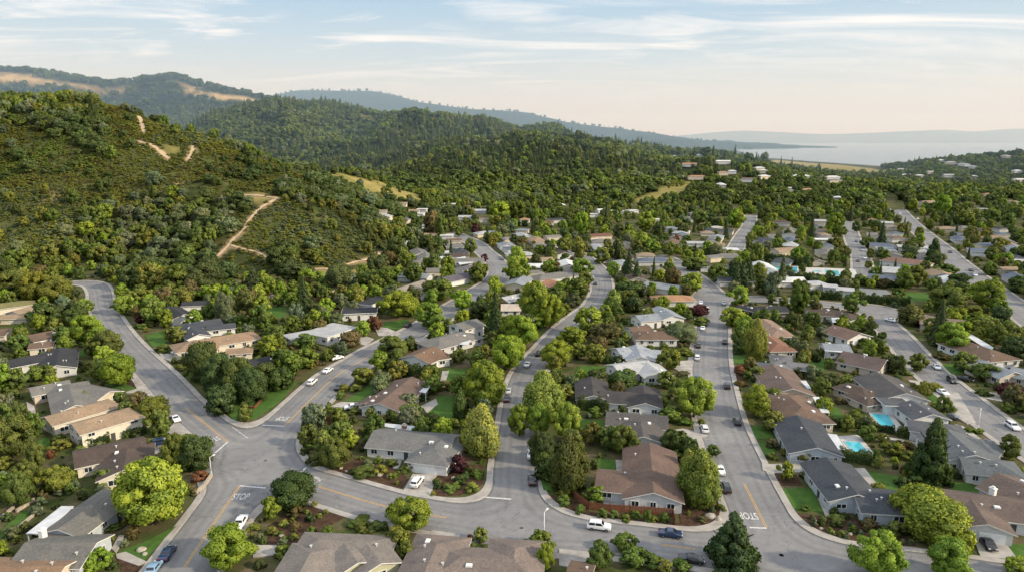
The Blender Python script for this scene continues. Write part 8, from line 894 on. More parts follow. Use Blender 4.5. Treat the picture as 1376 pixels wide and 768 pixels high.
def crown_geo(shape, lod, seed):
    r = np.random.RandomState(seed); nl, ls, nc, _ = LODS[lod]
    if shape == 'conifer':
        nt_ = 15; z = 1-np.sqrt(r.rand(int(nl*.9)))*.97; th = r.rand(len(z))*2*pi
        fr = (z*nt_+.15*np.sin(th*3+seed)) % 1; tier = np.floor(z*nt_+.15*np.sin(th*3+seed))
        lob = .72+.28*np.cos(th*(5+tier % 3)+tier*2.1+seed)
        Rm = .5*(1-z)**.85*(1-.42*fr)*lob+.015; q = .45+.55*r.rand(len(z))**.5; rad = Rm*q
        C = np.stack([rad*np.cos(th), rad*np.sin(th), z-.05*q*(1-z)], 1)
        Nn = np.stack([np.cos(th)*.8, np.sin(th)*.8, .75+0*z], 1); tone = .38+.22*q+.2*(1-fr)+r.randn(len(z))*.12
        sz = ls*(.7+.7*r.rand(len(z)))*1.05
    else:
        z0, prof, r0, r1 = PROF[shape]; cs = []
        cnt = dict(tall=int(nc*1.3), broadcon=int(nc*1.7), egg=int(nc*1.2), shrub=int(nc*.6), umbrella=int(nc*.7)).get(shape, nc)
        zs = np.linspace(z0+.02, .97, 200); wgt = prof(zs)+.04; wgt /= wgt.sum()
        ph = r.rand(3)*6
        for k in range(cnt):
            z = r.choice(zs, p=wgt); R_ = float(prof(np.array([z]))[0]); th = r.rand()*2*pi
            lob = 1+.16*math.sin(2*th+ph[0])+.1*math.sin(3*th+ph[1]+z*5)
            rc = r.uniform(r0, r1)*(.6+.7*R_); rad = max(R_*lob-rc*.75, 0)*r.rand()**.35
            cs.append((rad*math.cos(th), rad*math.sin(th), z-rc*.35, rc, r.uniform(.25, .75)))
        cs = np.array(cs); per = int(nl*1.7/cnt)
        d = r.randn(cnt*per, 3); d /= np.linalg.norm(d, axis=1, keepdims=True)
        ci = np.repeat(np.arange(cnt), per); rr = cs[ci, 3]*(.74+.5*r.rand(cnt*per)**1.5)
        st = np.array([1, 1, 1.25 if shape in ('tall', 'col', 'egg') else .9])
        C = cs[ci, :3]+d*rr[:, None]*st
        if shape in ('tall',): C[:, 2] -= .03*r.rand(len(C))
        keep = (d[:, 2] > -.72) & (C[:, 2] > .005)
        for k in range(cnt):
            dd = np.linalg.norm((C-cs[k, :3])/st, axis=1); keep &= (dd > cs[k, 3]*.78) | (ci == k)
        C = C[keep]; Nn = d[keep]; ci = ci[keep]
        if len(C) > nl: s = r.permutation(len(C))[:nl]; C, Nn, ci = C[s], Nn[s], ci[s]
        cc = np.array([0, 0, .5]); Nn = Nn*.8+(C-cc)*np.array([.9, .9, .9])
        tone = cs[ci, 4]+r.randn(len(C))*.2+.1*Nn[:, 2]; sz = ls*(.65+.75*r.rand(len(C)))  # upward-facing leaves slightly lighter: top light painted into the tone
    n = len(C); Nn = Nn/np.linalg.norm(Nn, axis=1, keepdims=True)
    ln = Nn+r.randn(n, 3)*.55; ln /= np.linalg.norm(ln, axis=1, keepdims=True)
    t = np.cross(ln, r.randn(n, 3)); t /= np.linalg.norm(t, axis=1, keepdims=True); b = np.cross(ln, t)
    el = 1.0 if shape != 'conifer' else .62
    V = np.stack([C+t*sz[:, None], C+b*(sz*.72*el)[:, None], C-t*sz[:, None], C-b*(sz*.72*el)[:, None]], 1).reshape(-1, 3)
    VN = np.repeat(Nn*.75+ln*.45, 4, 0); TN_ = np.repeat(np.clip(tone, 0, 1), 4)
    Fq = np.arange(n*4).reshape(-1, 4).tolist()
    # dark inner mass
    bm = bmesh.new(); core = []
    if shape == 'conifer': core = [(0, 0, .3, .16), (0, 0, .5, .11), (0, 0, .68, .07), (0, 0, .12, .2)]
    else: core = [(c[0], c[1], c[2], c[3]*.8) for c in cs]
    bmesh.ops.create_icosphere(bm, subdivisions=1, radius=1); iv = np.array([v.co[:] for v in bm.verts]); fi = [[v.index for v in f.verts] for f in bm.faces]; bm.free()
    Fl = Fq
    for c in core:
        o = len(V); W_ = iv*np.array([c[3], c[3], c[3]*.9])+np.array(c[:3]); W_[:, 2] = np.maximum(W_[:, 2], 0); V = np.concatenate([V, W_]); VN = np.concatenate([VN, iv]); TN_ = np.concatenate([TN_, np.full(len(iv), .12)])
        Fl = Fl+[[a+o for a in f] for f in fi]
    VN = VN/np.linalg.norm(VN, axis=1, keepdims=True)
    return V, Fl, VN, TN_
def trunk_mb(shape, r, b=None, m=0):
    b = b or MB(); top = dict(conifer=.93, broadcon=.85, egg=.8, col=.7, shrub=.4).get(shape, .62); tw = .036 if shape != 'shrub' else .03
    pts = [(0, 0, -.02)]; 
    for k in range(1, 4): pts.append((r.uniform(-.02, .02), r.uniform(-.02, .02), top*k/3))
    for k in range(3): b.tube(pts[k], pts[k+1], tw*(1-.25*k), tw*(1-.25*(k+1)), 6, m, False)
    if shape not in ('conifer', 'col'):
        for k in range(4):
            th = k*pi/2+r.uniform(0, 1); z = top*r.uniform(.35, .7); b.tube((0, 0, z), (math.cos(th)*.28, math.sin(th)*.28, min(z+.24, .9)), tw*.55, tw*.2, 5, m, False)
    return b
CACHE = {}
def crown_mesh(shape, lod, seed, inst=False):
    key = (shape, lod, seed, inst)
    if key in CACHE: return CACHE[key]
    V, Fl, VN, T_ = crown_geo(shape, lod, seed*7+len(shape)); mi = None
    mats = [M['leaf_i' if inst else 'leaf']]
    if inst and shape != 'shrub':
        tb = trunk_mb(shape, np.random.RandomState(seed)); o = len(V); nf = len(Fl)
        V = np.concatenate([V, np.array(tb.V)]); VN = np.concatenate([VN, np.tile([0, 0, 1.0], (len(tb.V), 1))]); T_ = np.concatenate([T_, np.zeros(len(tb.V))])
        Fl = Fl+[[a+o for a in f] for f in tb.F]; mats.append(M['bark']); mi = [0]*nf+[1]*len(tb.F)
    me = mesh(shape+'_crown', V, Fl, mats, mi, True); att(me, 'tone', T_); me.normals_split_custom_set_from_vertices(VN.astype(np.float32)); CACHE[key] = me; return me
def trunk_mesh(shape, seed, pale=False):
    key = ('trunk', shape, seed, pale)
    if key not in CACHE: CACHE[key] = trunk_mb(shape, np.random.RandomState(seed)).mesh('trunk', [M['palebark' if pale else 'bark']], True)
    return CACHE[key]
SHAPE = dict(b='round', b2='oak', m='round', o='oak', y='round', g='oak', r='round', ro='oak', p='round', w='tall', c='conifer', c2='broadcon', k='col', k2='egg', u='umbrella')
COL = dict(b=(0.209, 0.286, 0.037), b2=(0.253, 0.270, 0.033), m=(0.130, 0.176, 0.037), o=(0.079, 0.112, 0.033), y=(0.182, 0.198, 0.040), g=(0.138, 0.171, 0.090), r=(0.198, 0.079, 0.040), ro=(0.132, 0.116, 0.046), p=(0.077, 0.024, 0.033), w=(0.226, 0.275, 0.057), c=(0.053, 0.081, 0.031), c2=(0.073, 0.110, 0.035), k=(0.069, 0.108, 0.033), k2=(0.110, 0.130, 0.037), u=(0.083, 0.116, 0.037))
KINDS = D['kinds']
def tints(k, n=1, v=1.0):
    c = np.array(COL[k])*(1+v*rng.uniform(-.2, .22, (n, 1)))*np.stack([1+v*rng.uniform(-.14, .14, n), np.ones(n), 1+v*rng.uniform(-.2, .2, n)], 1); return c
SIDE = ['right of', 'left of', 'behind', 'in front of']
def label_of(k, noun, code):
    a = D['adj'][noun == 'shrub'][k]; nn = '' if noun == 'tree' and a.endswith(('conifer', 'oak')) else ' '+noun
    s, an, o = code; place = ['far back in the valley', 'on the far wooded slope'][an] if s < 0 else f"{SIDE[s]} the {D['anchors'][an]}"
    return f'{a}{nn} {place}'+(f", {D['ords'][o]}" if o >= 0 else '')
def with_z(l): return np.maximum(height(np.array([r[0] for r in l]), np.array([r[1] for r in l])), 0)
for i, ((x, y, h, w_, ki, code, px), z) in enumerate(zip(D['trees'], with_z(D['trees']))):
    k = KINDS[ki]; shp = SHAPE[k]; seed = i % 3+1; lod = 0 if px > 42 else 1 if px > 17 else 2
    conif = k in ('c', 'c2', 'k2')
    t = thing('conifer' if conif else 'tree', (x, y, z), rng.uniform(0, 6.28), label_of(k, 'tree', code), 'conifer' if conif else 'tree', 'garden and street trees')
    o = obj('trunk', trunk_mesh(shp, seed, k == 'w'), t); o.scale = (w_, w_, h)
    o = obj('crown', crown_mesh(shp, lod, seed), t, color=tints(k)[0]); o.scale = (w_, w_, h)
for i, ((x, y, h, w_, ki, code, px), z) in enumerate(zip(D['shrubs'], with_z(D['shrubs']))):
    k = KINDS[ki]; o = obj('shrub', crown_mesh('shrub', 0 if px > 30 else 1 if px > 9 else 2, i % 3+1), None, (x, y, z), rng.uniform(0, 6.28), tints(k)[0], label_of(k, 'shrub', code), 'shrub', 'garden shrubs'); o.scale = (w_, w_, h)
# masses of trees past the nearest three hundred: instances on points
def scatter(name, P, idx, scl, tint, meshes, label):
    cl = bpy.data.collections.new(name+'_sources')
    for k, me in enumerate(meshes): cl.objects.link(bpy.data.objects.new('%s_source_%02d' % (name, k), me))
    me = mesh(name, P, []); n = len(P)
    me.attributes.new('idx', 'INT', 'POINT').data.foreach_set('value', np.asarray(idx, np.int32))
    att(me, 'rot', rng.uniform(0, 6.28, n)); me.attributes.new('scl', 'FLOAT_VECTOR', 'POINT').data.foreach_set('vector', np.asarray(scl, np.float32).ravel())
    me.attributes.new('tint', 'FLOAT_COLOR', 'POINT').data.foreach_set('color', np.concatenate([tint, np.ones((n, 1))], 1).astype(np.float32).ravel())
    ng = bpy.data.node_groups.new(name, 'GeometryNodeTree'); ng.interface.new_socket('Geometry', in_out='INPUT', socket_type='NodeSocketGeometry'); ng.interface.new_socket('Geometry', in_out='OUTPUT', socket_type='NodeSocketGeometry')
    gi = ng.nodes.new('NodeGroupInput'); go = ng.nodes.new('NodeGroupOutput'); ip = ng.nodes.new('GeometryNodeInstanceOnPoints'); ci = ng.nodes.new('GeometryNodeCollectionInfo')
    ci.inputs['Collection'].default_value = cl; ci.inputs['Separate Children'].default_value = True; ci.inputs['Reset Children'].default_value = True
    def na(nm, t): q = ng.nodes.new('GeometryNodeInputNamedAttribute'); q.data_type = t; q.inputs['Name'].default_value = nm; return q.outputs['Attribute']
    cb = ng.nodes.new('ShaderNodeCombineXYZ'); ng.links.new(na('rot', 'FLOAT'), cb.inputs[2])
    ng.links.new(gi.outputs[0], ip.inputs['Points']); ng.links.new(ci.outputs[0], ip.inputs['Instance']); ip.inputs['Pick Instance'].default_value = True
    ng.links.new(na('idx', 'INT'), ip.inputs['Instance Index']); ng.links.new(cb.outputs[0], ip.inputs['Rotation']); ng.links.new(na('scl', 'FLOAT_VECTOR'), ip.inputs['Scale']); ng.links.new(ip.outputs[0], go.inputs[0])
    o = obj(name, me, label=label, kind='stuff'); md = o.modifiers.new('instances', 'NODES'); md.node_group = ng; return o
SHAPES = ['round', 'oak', 'tall', 'conifer', 'broadcon', 'egg', 'col', 'shrub']
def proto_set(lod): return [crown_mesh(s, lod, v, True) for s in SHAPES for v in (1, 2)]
def pidx(shape): return SHAPES.index(shape)*2
WK = dict(c=.34, k2=.45, k=.3, w=.55, c2=.7)
def unpack(dd, ratio):
    P = []; I = []; S_ = []; Tn = []
    for k, l in dd.items():
        a = np.array(l, float).reshape(-1, 3); n = len(a); xy = a[:, :2]/2; h = a[:, 2]/4; z = np.maximum(height(xy[:, 0], xy[:, 1]), 0)
        P.append(np.column_stack([xy, z-.1])); w_ = h*ratio.get(k, ratio[''])*rng.uniform(.85, 1.15, n); S_.append(np.column_stack([w_, w_, h])); Tn.append(tints(k, n))
        I.append((pidx('shrub') if '' in ratio and ratio[''] > 1.1 else pidx(SHAPE[k] if SHAPE[k] in SHAPES else 'oak'))+rng.randint(0, 2, n))
    return [np.concatenate(q) for q in (P, I, S_, Tn)]
P, I, S_, Tn = unpack(D['tree_stuff'], dict(WK, **{'': .92})); scatter('distant_trees', P, I, S_, Tn, proto_set(1), 'mass of smaller garden trees across the valley')
P, I, S_, Tn = unpack(D['shrub_stuff'], {'': 1.3}); scatter('undergrowth', P, I, S_, Tn, proto_set(1), 'low shrubs and ground cover filling the gardens')
# hedges: leaf boxes along a line
def hedge(pts, h, w_, label, c):
    P = catmull([np.array(p) for p in pts], 1.0) if len(pts) > 2 else [np.array(pts[0])+(np.array(pts[1])-np.array(pts[0]))*t for t in np.linspace(0, 1, 8)]
    P = np.array(P); seg = np.linalg.norm(np.diff(P, axis=0), axis=1); cum = np.concatenate([[0], np.cumsum(seg)]); Lh = cum[-1]; dep = np.hypot(*P.mean(0))
    ls = max(.13, dep*.0011); n = int(Lh*(2*h+w_)/(ls*ls)*1.1); n = min(n, 16000)
    s = rng.rand(n)*Lh; k = np.clip(np.searchsorted(cum, s)-1, 0, len(seg)-1); f = (s-cum[k])/seg[k]; q = P[k]+(P[k+1]-P[k])*f[:, None]; t = (P[k+1]-P[k])/seg[k][:, None]; nn = np.column_stack([-t[:, 1], t[:, 0]])
    a = rng.rand(n)*(2*h+w_); side = np.where(a < h, -1, np.where(a < 2*h, 1, 0)); off = np.where(side == 0, (a-2*h)-w_/2, side*w_/2); z = np.where(side == 0, h, a % h)
    wob = 1+.16*np.sin(s*1.3)+.1*np.sin(s*3.1+2); o0 = P[0]
    C = np.column_stack([q+nn*(off*wob)[:, None], z*wob])+rng.randn(n, 3)*ls*.6; C[:, :2] -= o0; C[:, 2] = np.maximum(C[:, 2], .05)
    Nn = np.column_stack([nn*side[:, None], (side == 0)*1.0+.25]); ln = Nn+rng.randn(n, 3)*.5; ln /= np.linalg.norm(ln, axis=1, keepdims=True); tt = np.cross(ln, rng.randn(n, 3)); tt /= np.linalg.norm(tt, axis=1, keepdims=True); bb_ = np.cross(ln, tt)
    V = np.stack([C+tt*ls, C+bb_*ls*.75, C-tt*ls, C-bb_*ls*.75], 1).reshape(-1, 3); Fl = np.arange(4*n).reshape(-1, 4).tolist(); T_ = np.repeat(np.clip(.45+.25*np.sin(s*.9)+rng.randn(n)*.15, 0, 1), 4)
    b = MB()
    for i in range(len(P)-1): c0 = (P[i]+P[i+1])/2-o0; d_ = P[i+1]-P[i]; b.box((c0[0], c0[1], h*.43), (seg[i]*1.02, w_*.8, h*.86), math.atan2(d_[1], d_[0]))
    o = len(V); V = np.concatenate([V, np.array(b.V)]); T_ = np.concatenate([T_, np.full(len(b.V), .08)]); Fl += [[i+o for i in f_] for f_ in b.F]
    me = mesh('hedge', V, Fl, [M['leaf']]); att(me, 'tone', T_); obj('hedge', me, None, (*o0, hz(*o0)), 0, c, label, 'hedge', 'hedges')
for hd in D['hedges']: hedge(*hd)
# ---------------------------------------------------------------- woods on the hills
def jgrid(x0, x1, y0, y1, s):
    a, b = np.meshgrid(np.arange(x0, x1, s), np.arange(y0, y1, s)); return (a+rng.uniform(-.48, .48, a.shape)*s).ravel(), (b+rng.uniform(-.48, .48, a.shape)*s).ravel()
def in_view(x, y, z, m=.08):
    d = y*math.cos(PITCH)-(z-75)*math.sin(PITCH); return (d > 20) & (np.abs(x/d) < .75+m)
def hill_points(x0, x1, y0, y1, s, zmin=.8):
    x, y = jgrid(x0, x1, y0, y1, s); z = height(x, y); k = (z > zmin) & in_view(x, y, z); x, y, z = x[k], y[k], z[k]; g, b = masks(x, y); return x, y, z, g, b, trail_dist(x, y)
def wood_mix(n, x, y, fr):
    """kind per point from the given shares, in patches"""
    u = np.clip(.5+1.5*fbm(x, y, 90, 3)+rng.uniform(-.28, .28, n), 0, .999); ks = list(fr); c = np.cumsum([fr[k] for k in ks]); c = c/c[-1]
    return np.array(ks)[np.searchsorted(c, u)]
def woods(name, x, y, z, ks, h, wr, lod, label, bl=1.0):
    n = len(x); w_ = h*np.array([wr.get(k, .95) for k in ks])*rng.uniform(.8, 1.2, n); Tn = np.concatenate([tints(k, 1, .35 if name == 'brush' else .5 if 'forest' in name else .75) for k in ks]); Tn = Tn*(bl*(1+.7*fbm(x, y, 60, 2)))[:, None]
    I = np.array([pidx('shrub' if name == 'brush' else SHAPE[k] if SHAPE[k] in SHAPES else 'oak') for k in ks])+rng.randint(0, 2, n)
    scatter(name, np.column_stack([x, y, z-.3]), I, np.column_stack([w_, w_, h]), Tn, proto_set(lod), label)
nearh = lambda x, y: (np.hypot(x, y) < 900)
def clear_of(x, y, rad=7, sight=24):
    k = np.ones(len(x), bool)
    for f in D['farh']:
        hx, hy = f[3][:2]; k &= ~((np.hypot(x-hx, y-hy) < f[3][3]*.5+rad*.7) | ((np.abs(x-hx*y/hy) < f[3][3]*.5+1) & (y < hy) & (y > hy-sight*(1 if hy < 900 else 2.2))))
    for h_ in D['houses']:
        for w_ in h_[3]: k &= np.hypot(x-w_[0], y-w_[1]) > w_[3]*.5+rad*.6
    for n_, w_, _ in D['roads']: k &= poly_dist(x, y, [tuple(p) for p in roads[n_]])[0] > w_/2+4
    return k
# oaks of the near hill
x, y, z, g, b, td = hill_points(-620, 160, 280, 880, 7.0)
dens = np.where(b > .5, .1, .95)*np.where(g > .4, .03, 1)*np.clip(1.15-np.maximum(fbm(x, y, 70, 3)-.1, 0)*5*(z > 30), 0, 1)
k = (rng.rand(len(x)) < dens) & (td > 4) & nearh(x, y) & clear_of(x, y)
for q in (8, 16, 24, 34, 44): k &= trail_dist(x*(1+q/y), y+q) > 1.5
_ = 0; x, y, z = x[k], y[k], z[k]
woods('hillside_woodland', x, y, z, wood_mix(len(x), x, y, dict(o=.42, g=.16, m=.22, y=.14, b=.02, k2=.04)), rng.uniform(4.5, 10.5, len(x)), dict(k2=.5, o=1.15, g=1.1), 1, 'oak woodland covering the near hillside')
x, y, z, g, b, td = hill_points(-620, 160, 300, 880, 2.5)
k = (rng.rand(len(x)) < np.where(b > .4, .95, .35)*np.where(g > .3, .02, 1)*np.where(fbm(x, y, 14, 2)+.8*fbm(x, y, 45, 2) > -.27, 1, .3)) & (td > .3) & nearh(x, y); x, y, z = x[k], y[k], z[k]
woods('brush', x, y, z, wood_mix(len(x), x, y, dict(m=.14, ro=.14, y=.42, g=.26, o=.04)), rng.uniform(.95, 2.0, len(x))*(1+2.0*np.clip(fbm(x, y, 22, 2), -.05, 1)), dict(o=2.1, y=2.1, g=2.1, ro=2.1, m=2.1), 2, 'low chaparral brush on the sunny slopes', .95)
# forested hills further back, the knoll and the hazy right-hand slope
x, y, z, g, b, td = hill_points(-1500, 1900, 640, 2450, 9.5, .5)
k = (~nearh(x, y) | (x > 120)) & (g < .4) & (rng.rand(len(x)) < .94)
k &= clear_of(x, y)
x, y, z = x[k], y[k], z[k]; n = len(x)
cn = fbm(x, y, 260, 3) > np.where(y > 1450, -.08, np.where((x > 250) | (y < 1000), .3, .06)); ks = np.where(cn & (rng.rand(n) < .75), np.where(rng.rand(n) < .8, 'c', 'k2'), wood_mix(n, x, y, dict(o=.52, m=.26, g=.12, k2=.05, c=.05)))
h = rng.uniform(5, 8.5, n)*np.exp(rng.uniform(0, .62, n))*np.where(np.isin(ks, ['c', 'k2']), np.where(y > 1400, 1.5, 1.2), 1)*np.where(y > 1500, 1.15, 1)*np.where((x > 330) & (y > 1000), .8, 1)
woods('forest', x, y, z, ks, h, dict(c=.48, k2=.55, o=1.2, m=1.1, g=1.15), 2, 'dense forest covering the hills behind the town', np.where(y > 1450, 1.2, 1.12))
x, y, z, g, b, td = hill_points(-2600, 900, 2450, 3600, 20, 10)
k = (g < .35) & (rng.rand(len(x)) < .55+.9*fbm(x, y, 160, 3)); x, y, z = x[k], y[k], z[k]; n = len(x)
woods('distant_forest', x, y, z, wood_mix(n, x, y, dict(o=.6, m=.2, c=.2)), rng.uniform(10, 20, n), dict(c=.45, o=1.4, m=1.3), 2, 'patches of forest on the golden ridge', .8)
# clumps of trees along the golden crest and the far blue ridge
cx_, cy_ = [], []
for r_ in D['T']['ridges'][3:5]:
    P = catmull(r_[0], 14.0)
    for p in P:
        if rng.rand() < .55: cx_.append(p[0]+rng.uniform(-30, 30)); cy_.append(p[1]-rng.uniform(0, 60))
x = np.array(cx_); y = np.array(cy_); z = height(x, y); g, _ = masks(x, y); k = (g < .3) & in_view(x, y, z); x, y, z = x[k], y[k], z[k]; n = len(x)
woods('ridge_trees', x, y, z, np.array(['o', 'c', 'm'])[rng.randint(0, 3, n)], rng.uniform(8, 20, n)*np.where(y > 4000, 1.0, 1), dict(c=.5, o=1.2, m=1.2), 2, 'trees along the skyline of the far ridges', .6)
# flat woods filling the valley floor between the last houses and the hills
x, y = jgrid(-260, 1300, 640, 1500, 11); z = height(x, y); k = (z >= 0) & (z < .9) & in_view(x, y, z) & (rng.rand(len(x)) < .42)
k &= clear_of(x, y)
k &= masks(x, y)[0] < .4
x, y, z = x[k], y[k], z[k]; n = len(x)
woods('valley_trees', x, y, z, wood_mix(n, x, y, dict(o=.34, m=.28, c=.12, g=.1, b=.08, k2=.08)), rng.uniform(5, 10.5, n), dict(c=.4, k2=.5), 2, 'mass of trees on the far valley floor')
# ---------------------------------------------------------------- houses
SLOPE = .31; OH = .55
PAL = D['pal']; WALLC = [(.66, .65, .63), (.62, .54, .40), (.52, .45, .36), (.5, .5, .49)]
def wing_frame(w, o):
    c, s = math.cos(w[2]), math.sin(w[2]); return lambda x, y, z: (w[0]-o[0]+x*c-y*s, w[1]-o[1]+x*s+y*c, z)
def inside(w, x, y, m=0):
    c, s = math.cos(w[2]), math.sin(w[2]); dx, dy = x-w[0], y-w[1]; return abs(dx*c+dy*s) < w[3]/2+m and abs(-dx*s+dy*c) < w[4]/2+m
def roof_z(w, x, y):
    c, s = math.cos(w[2]), math.sin(w[2]); dx, dy = x-w[0], y-w[1]; u, v = dx*c+dy*s, -dx*s+dy*c
    if 'f' in w[5]: return w[6]+.3 if abs(u) < w[3]/2+.4 and abs(v) < w[4]/2+.4 else -1
    if abs(u) > w[3]/2+OH or abs(v) > w[4]/2+OH: return -1
    z = w[6]+(w[4]/2-abs(v))*SLOPE
    for e, sg in ((w[5][0], -1), (w[5][1], 1)):
        if e == 'h': z = min(z, w[6]+(w[3]/2-sg*u)*SLOPE)
    return z
def build_roof(b, w, o, j):
    Lw, W, e = w[3], w[4], w[6]; f = wing_frame(w, o); x, y = Lw/2+OH, W/2+OH
    if 'f' in w[5]:
        P = [(-x, -y), (x, -y), (x, y), (-x, y)]; z0, z1 = e+j, e+.32+j
        b.add([f(*p, z0) for p in P]+[f(*p, z1) for p in P], [[3, 2, 1, 0], [0, 1, 5, 4], [1, 2, 6, 5], [2, 3, 7, 6], [3, 0, 4, 7]], 1); b.add([f(p[0]*.985, p[1]*.985, z1+.02) for p in P], [[0, 1, 2, 3]], 0); b.add([f(*p, z1) for p in P], [[0, 1, 2, 3]], 1); return
    ze = e-OH*SLOPE+j; zr = e+W/2*SLOPE+j; th = .2
    xa = -x if w[5][0] == 'g' else -x+y; xb = x if w[5][1] == 'g' else x-y
    if xb < xa: xa = xb = (xa+xb)/2
    T_ = [f(-x, -y, ze), f(x, -y, ze), f(x, y, ze), f(-x, y, ze), f(xa, 0, zr), f(xb, 0, zr)]
    B_ = [(p[0], p[1], p[2]-th) for p in T_]
    b.add(T_, [[0, 1, 5, 4], [2, 3, 4, 5]]+([[3, 0, 4]] if w[5][0] == 'h' else [])+([[1, 2, 5]] if w[5][1] == 'h' else []), 0)
    Fs = [[0, 1], [2, 3]]+([[3, 0]] if w[5][0] == 'h' else [[3, 4], [4, 0]])+([[1, 2]] if w[5][1] == 'h' else [[1, 5], [5, 2]])
    b.add(T_+B_, [[p, q, q+6, p+6][::-1] for p, q in Fs], 1); b.add(B_, [[4, 5, 1, 0], [5, 4, 3, 2]]+([[4, 0, 3]] if w[5][0] == 'h' else [])+([[5, 2, 1]] if w[5][1] == 'h' else []), 1)
def build_wall(b, w, o, j):
    f = wing_frame(w, o); x, y, e = w[3]/2, w[4]/2, w[6]-.05+j
    b.add([f(*p, z) for z in (-.4, e) for p in ((-x, -y), (x, -y), (x, y), (-x, y))], [[0, 1, 5, 4], [1, 2, 6, 5], [2, 3, 7, 6], [3, 0, 4, 7]])
    for k, sg in ((0, -1), (1, 1)):
        if w[5][k] == 'g': q = [f(sg*x, -y, e), f(sg*x, y, e), f(sg*x, 0, e+w[4]/2*SLOPE-.1)]; b.add(q, [[0, 1, 2] if sg > 0 else [1, 0, 2]])
def unit(name, fn):
    if name not in CACHE: CACHE[name] = fn()
    return CACHE[name]
def frame_mesh():
    b = MB()
    for x, z, a, c in ((0, .48, 1, .08), (0, -.48, 1.06, .1), (-.46, 0, .08, .9), (.46, 0, .08, .9), (0, 0, .05, .9)): b.box((x, -.03, z), (a, .1, c))
    return b.mesh('window', [M['window_frame']])
def pane_mesh(): b = MB(); b.box((0, -.01, 0), (.86, .04, .88)); return b.mesh('pane', [M['glass']])
def door_mesh():
    b = MB(); b.box((0, -.04, 1.05), (1.0, .09, 2.1)); b.box((0, -.1, .3), (.6, .03, .35)); b.box((0, -.1, 1.0), (.6, .03, .6)); b.box((0, -.1, 1.7), (.6, .03, .4)); return b.mesh('door', [M['dark_metal']])
def vent_mesh(): b = MB(); b.tube((0, 0, -.3), (0, 0, .4), .13, .13, 8); b.box((0, 0, .45), (.42, .42, .12)); return b.mesh('vent', [M['metal']])
def skyl_mesh(): b = MB(); b.box((0, 0, .1), (1.1, .8, .3)); b.box((0, 0, .28), (.9, .6, .1)); return b.mesh('skylight', [M['white']])
def chimney_mesh(m):
    b = MB(); b.box((0, 0, .2), (1.1, .8, 2.6), 0, 0); b.box((0, 0, 1.58), (1.3, 1.0, .18), 0, 1); b.box((0, 0, 1.85), (.6, .4, .36), 0, 1); return b.mesh('chimney', [M[m], M['white' if m == 'white' else 'concrete']])
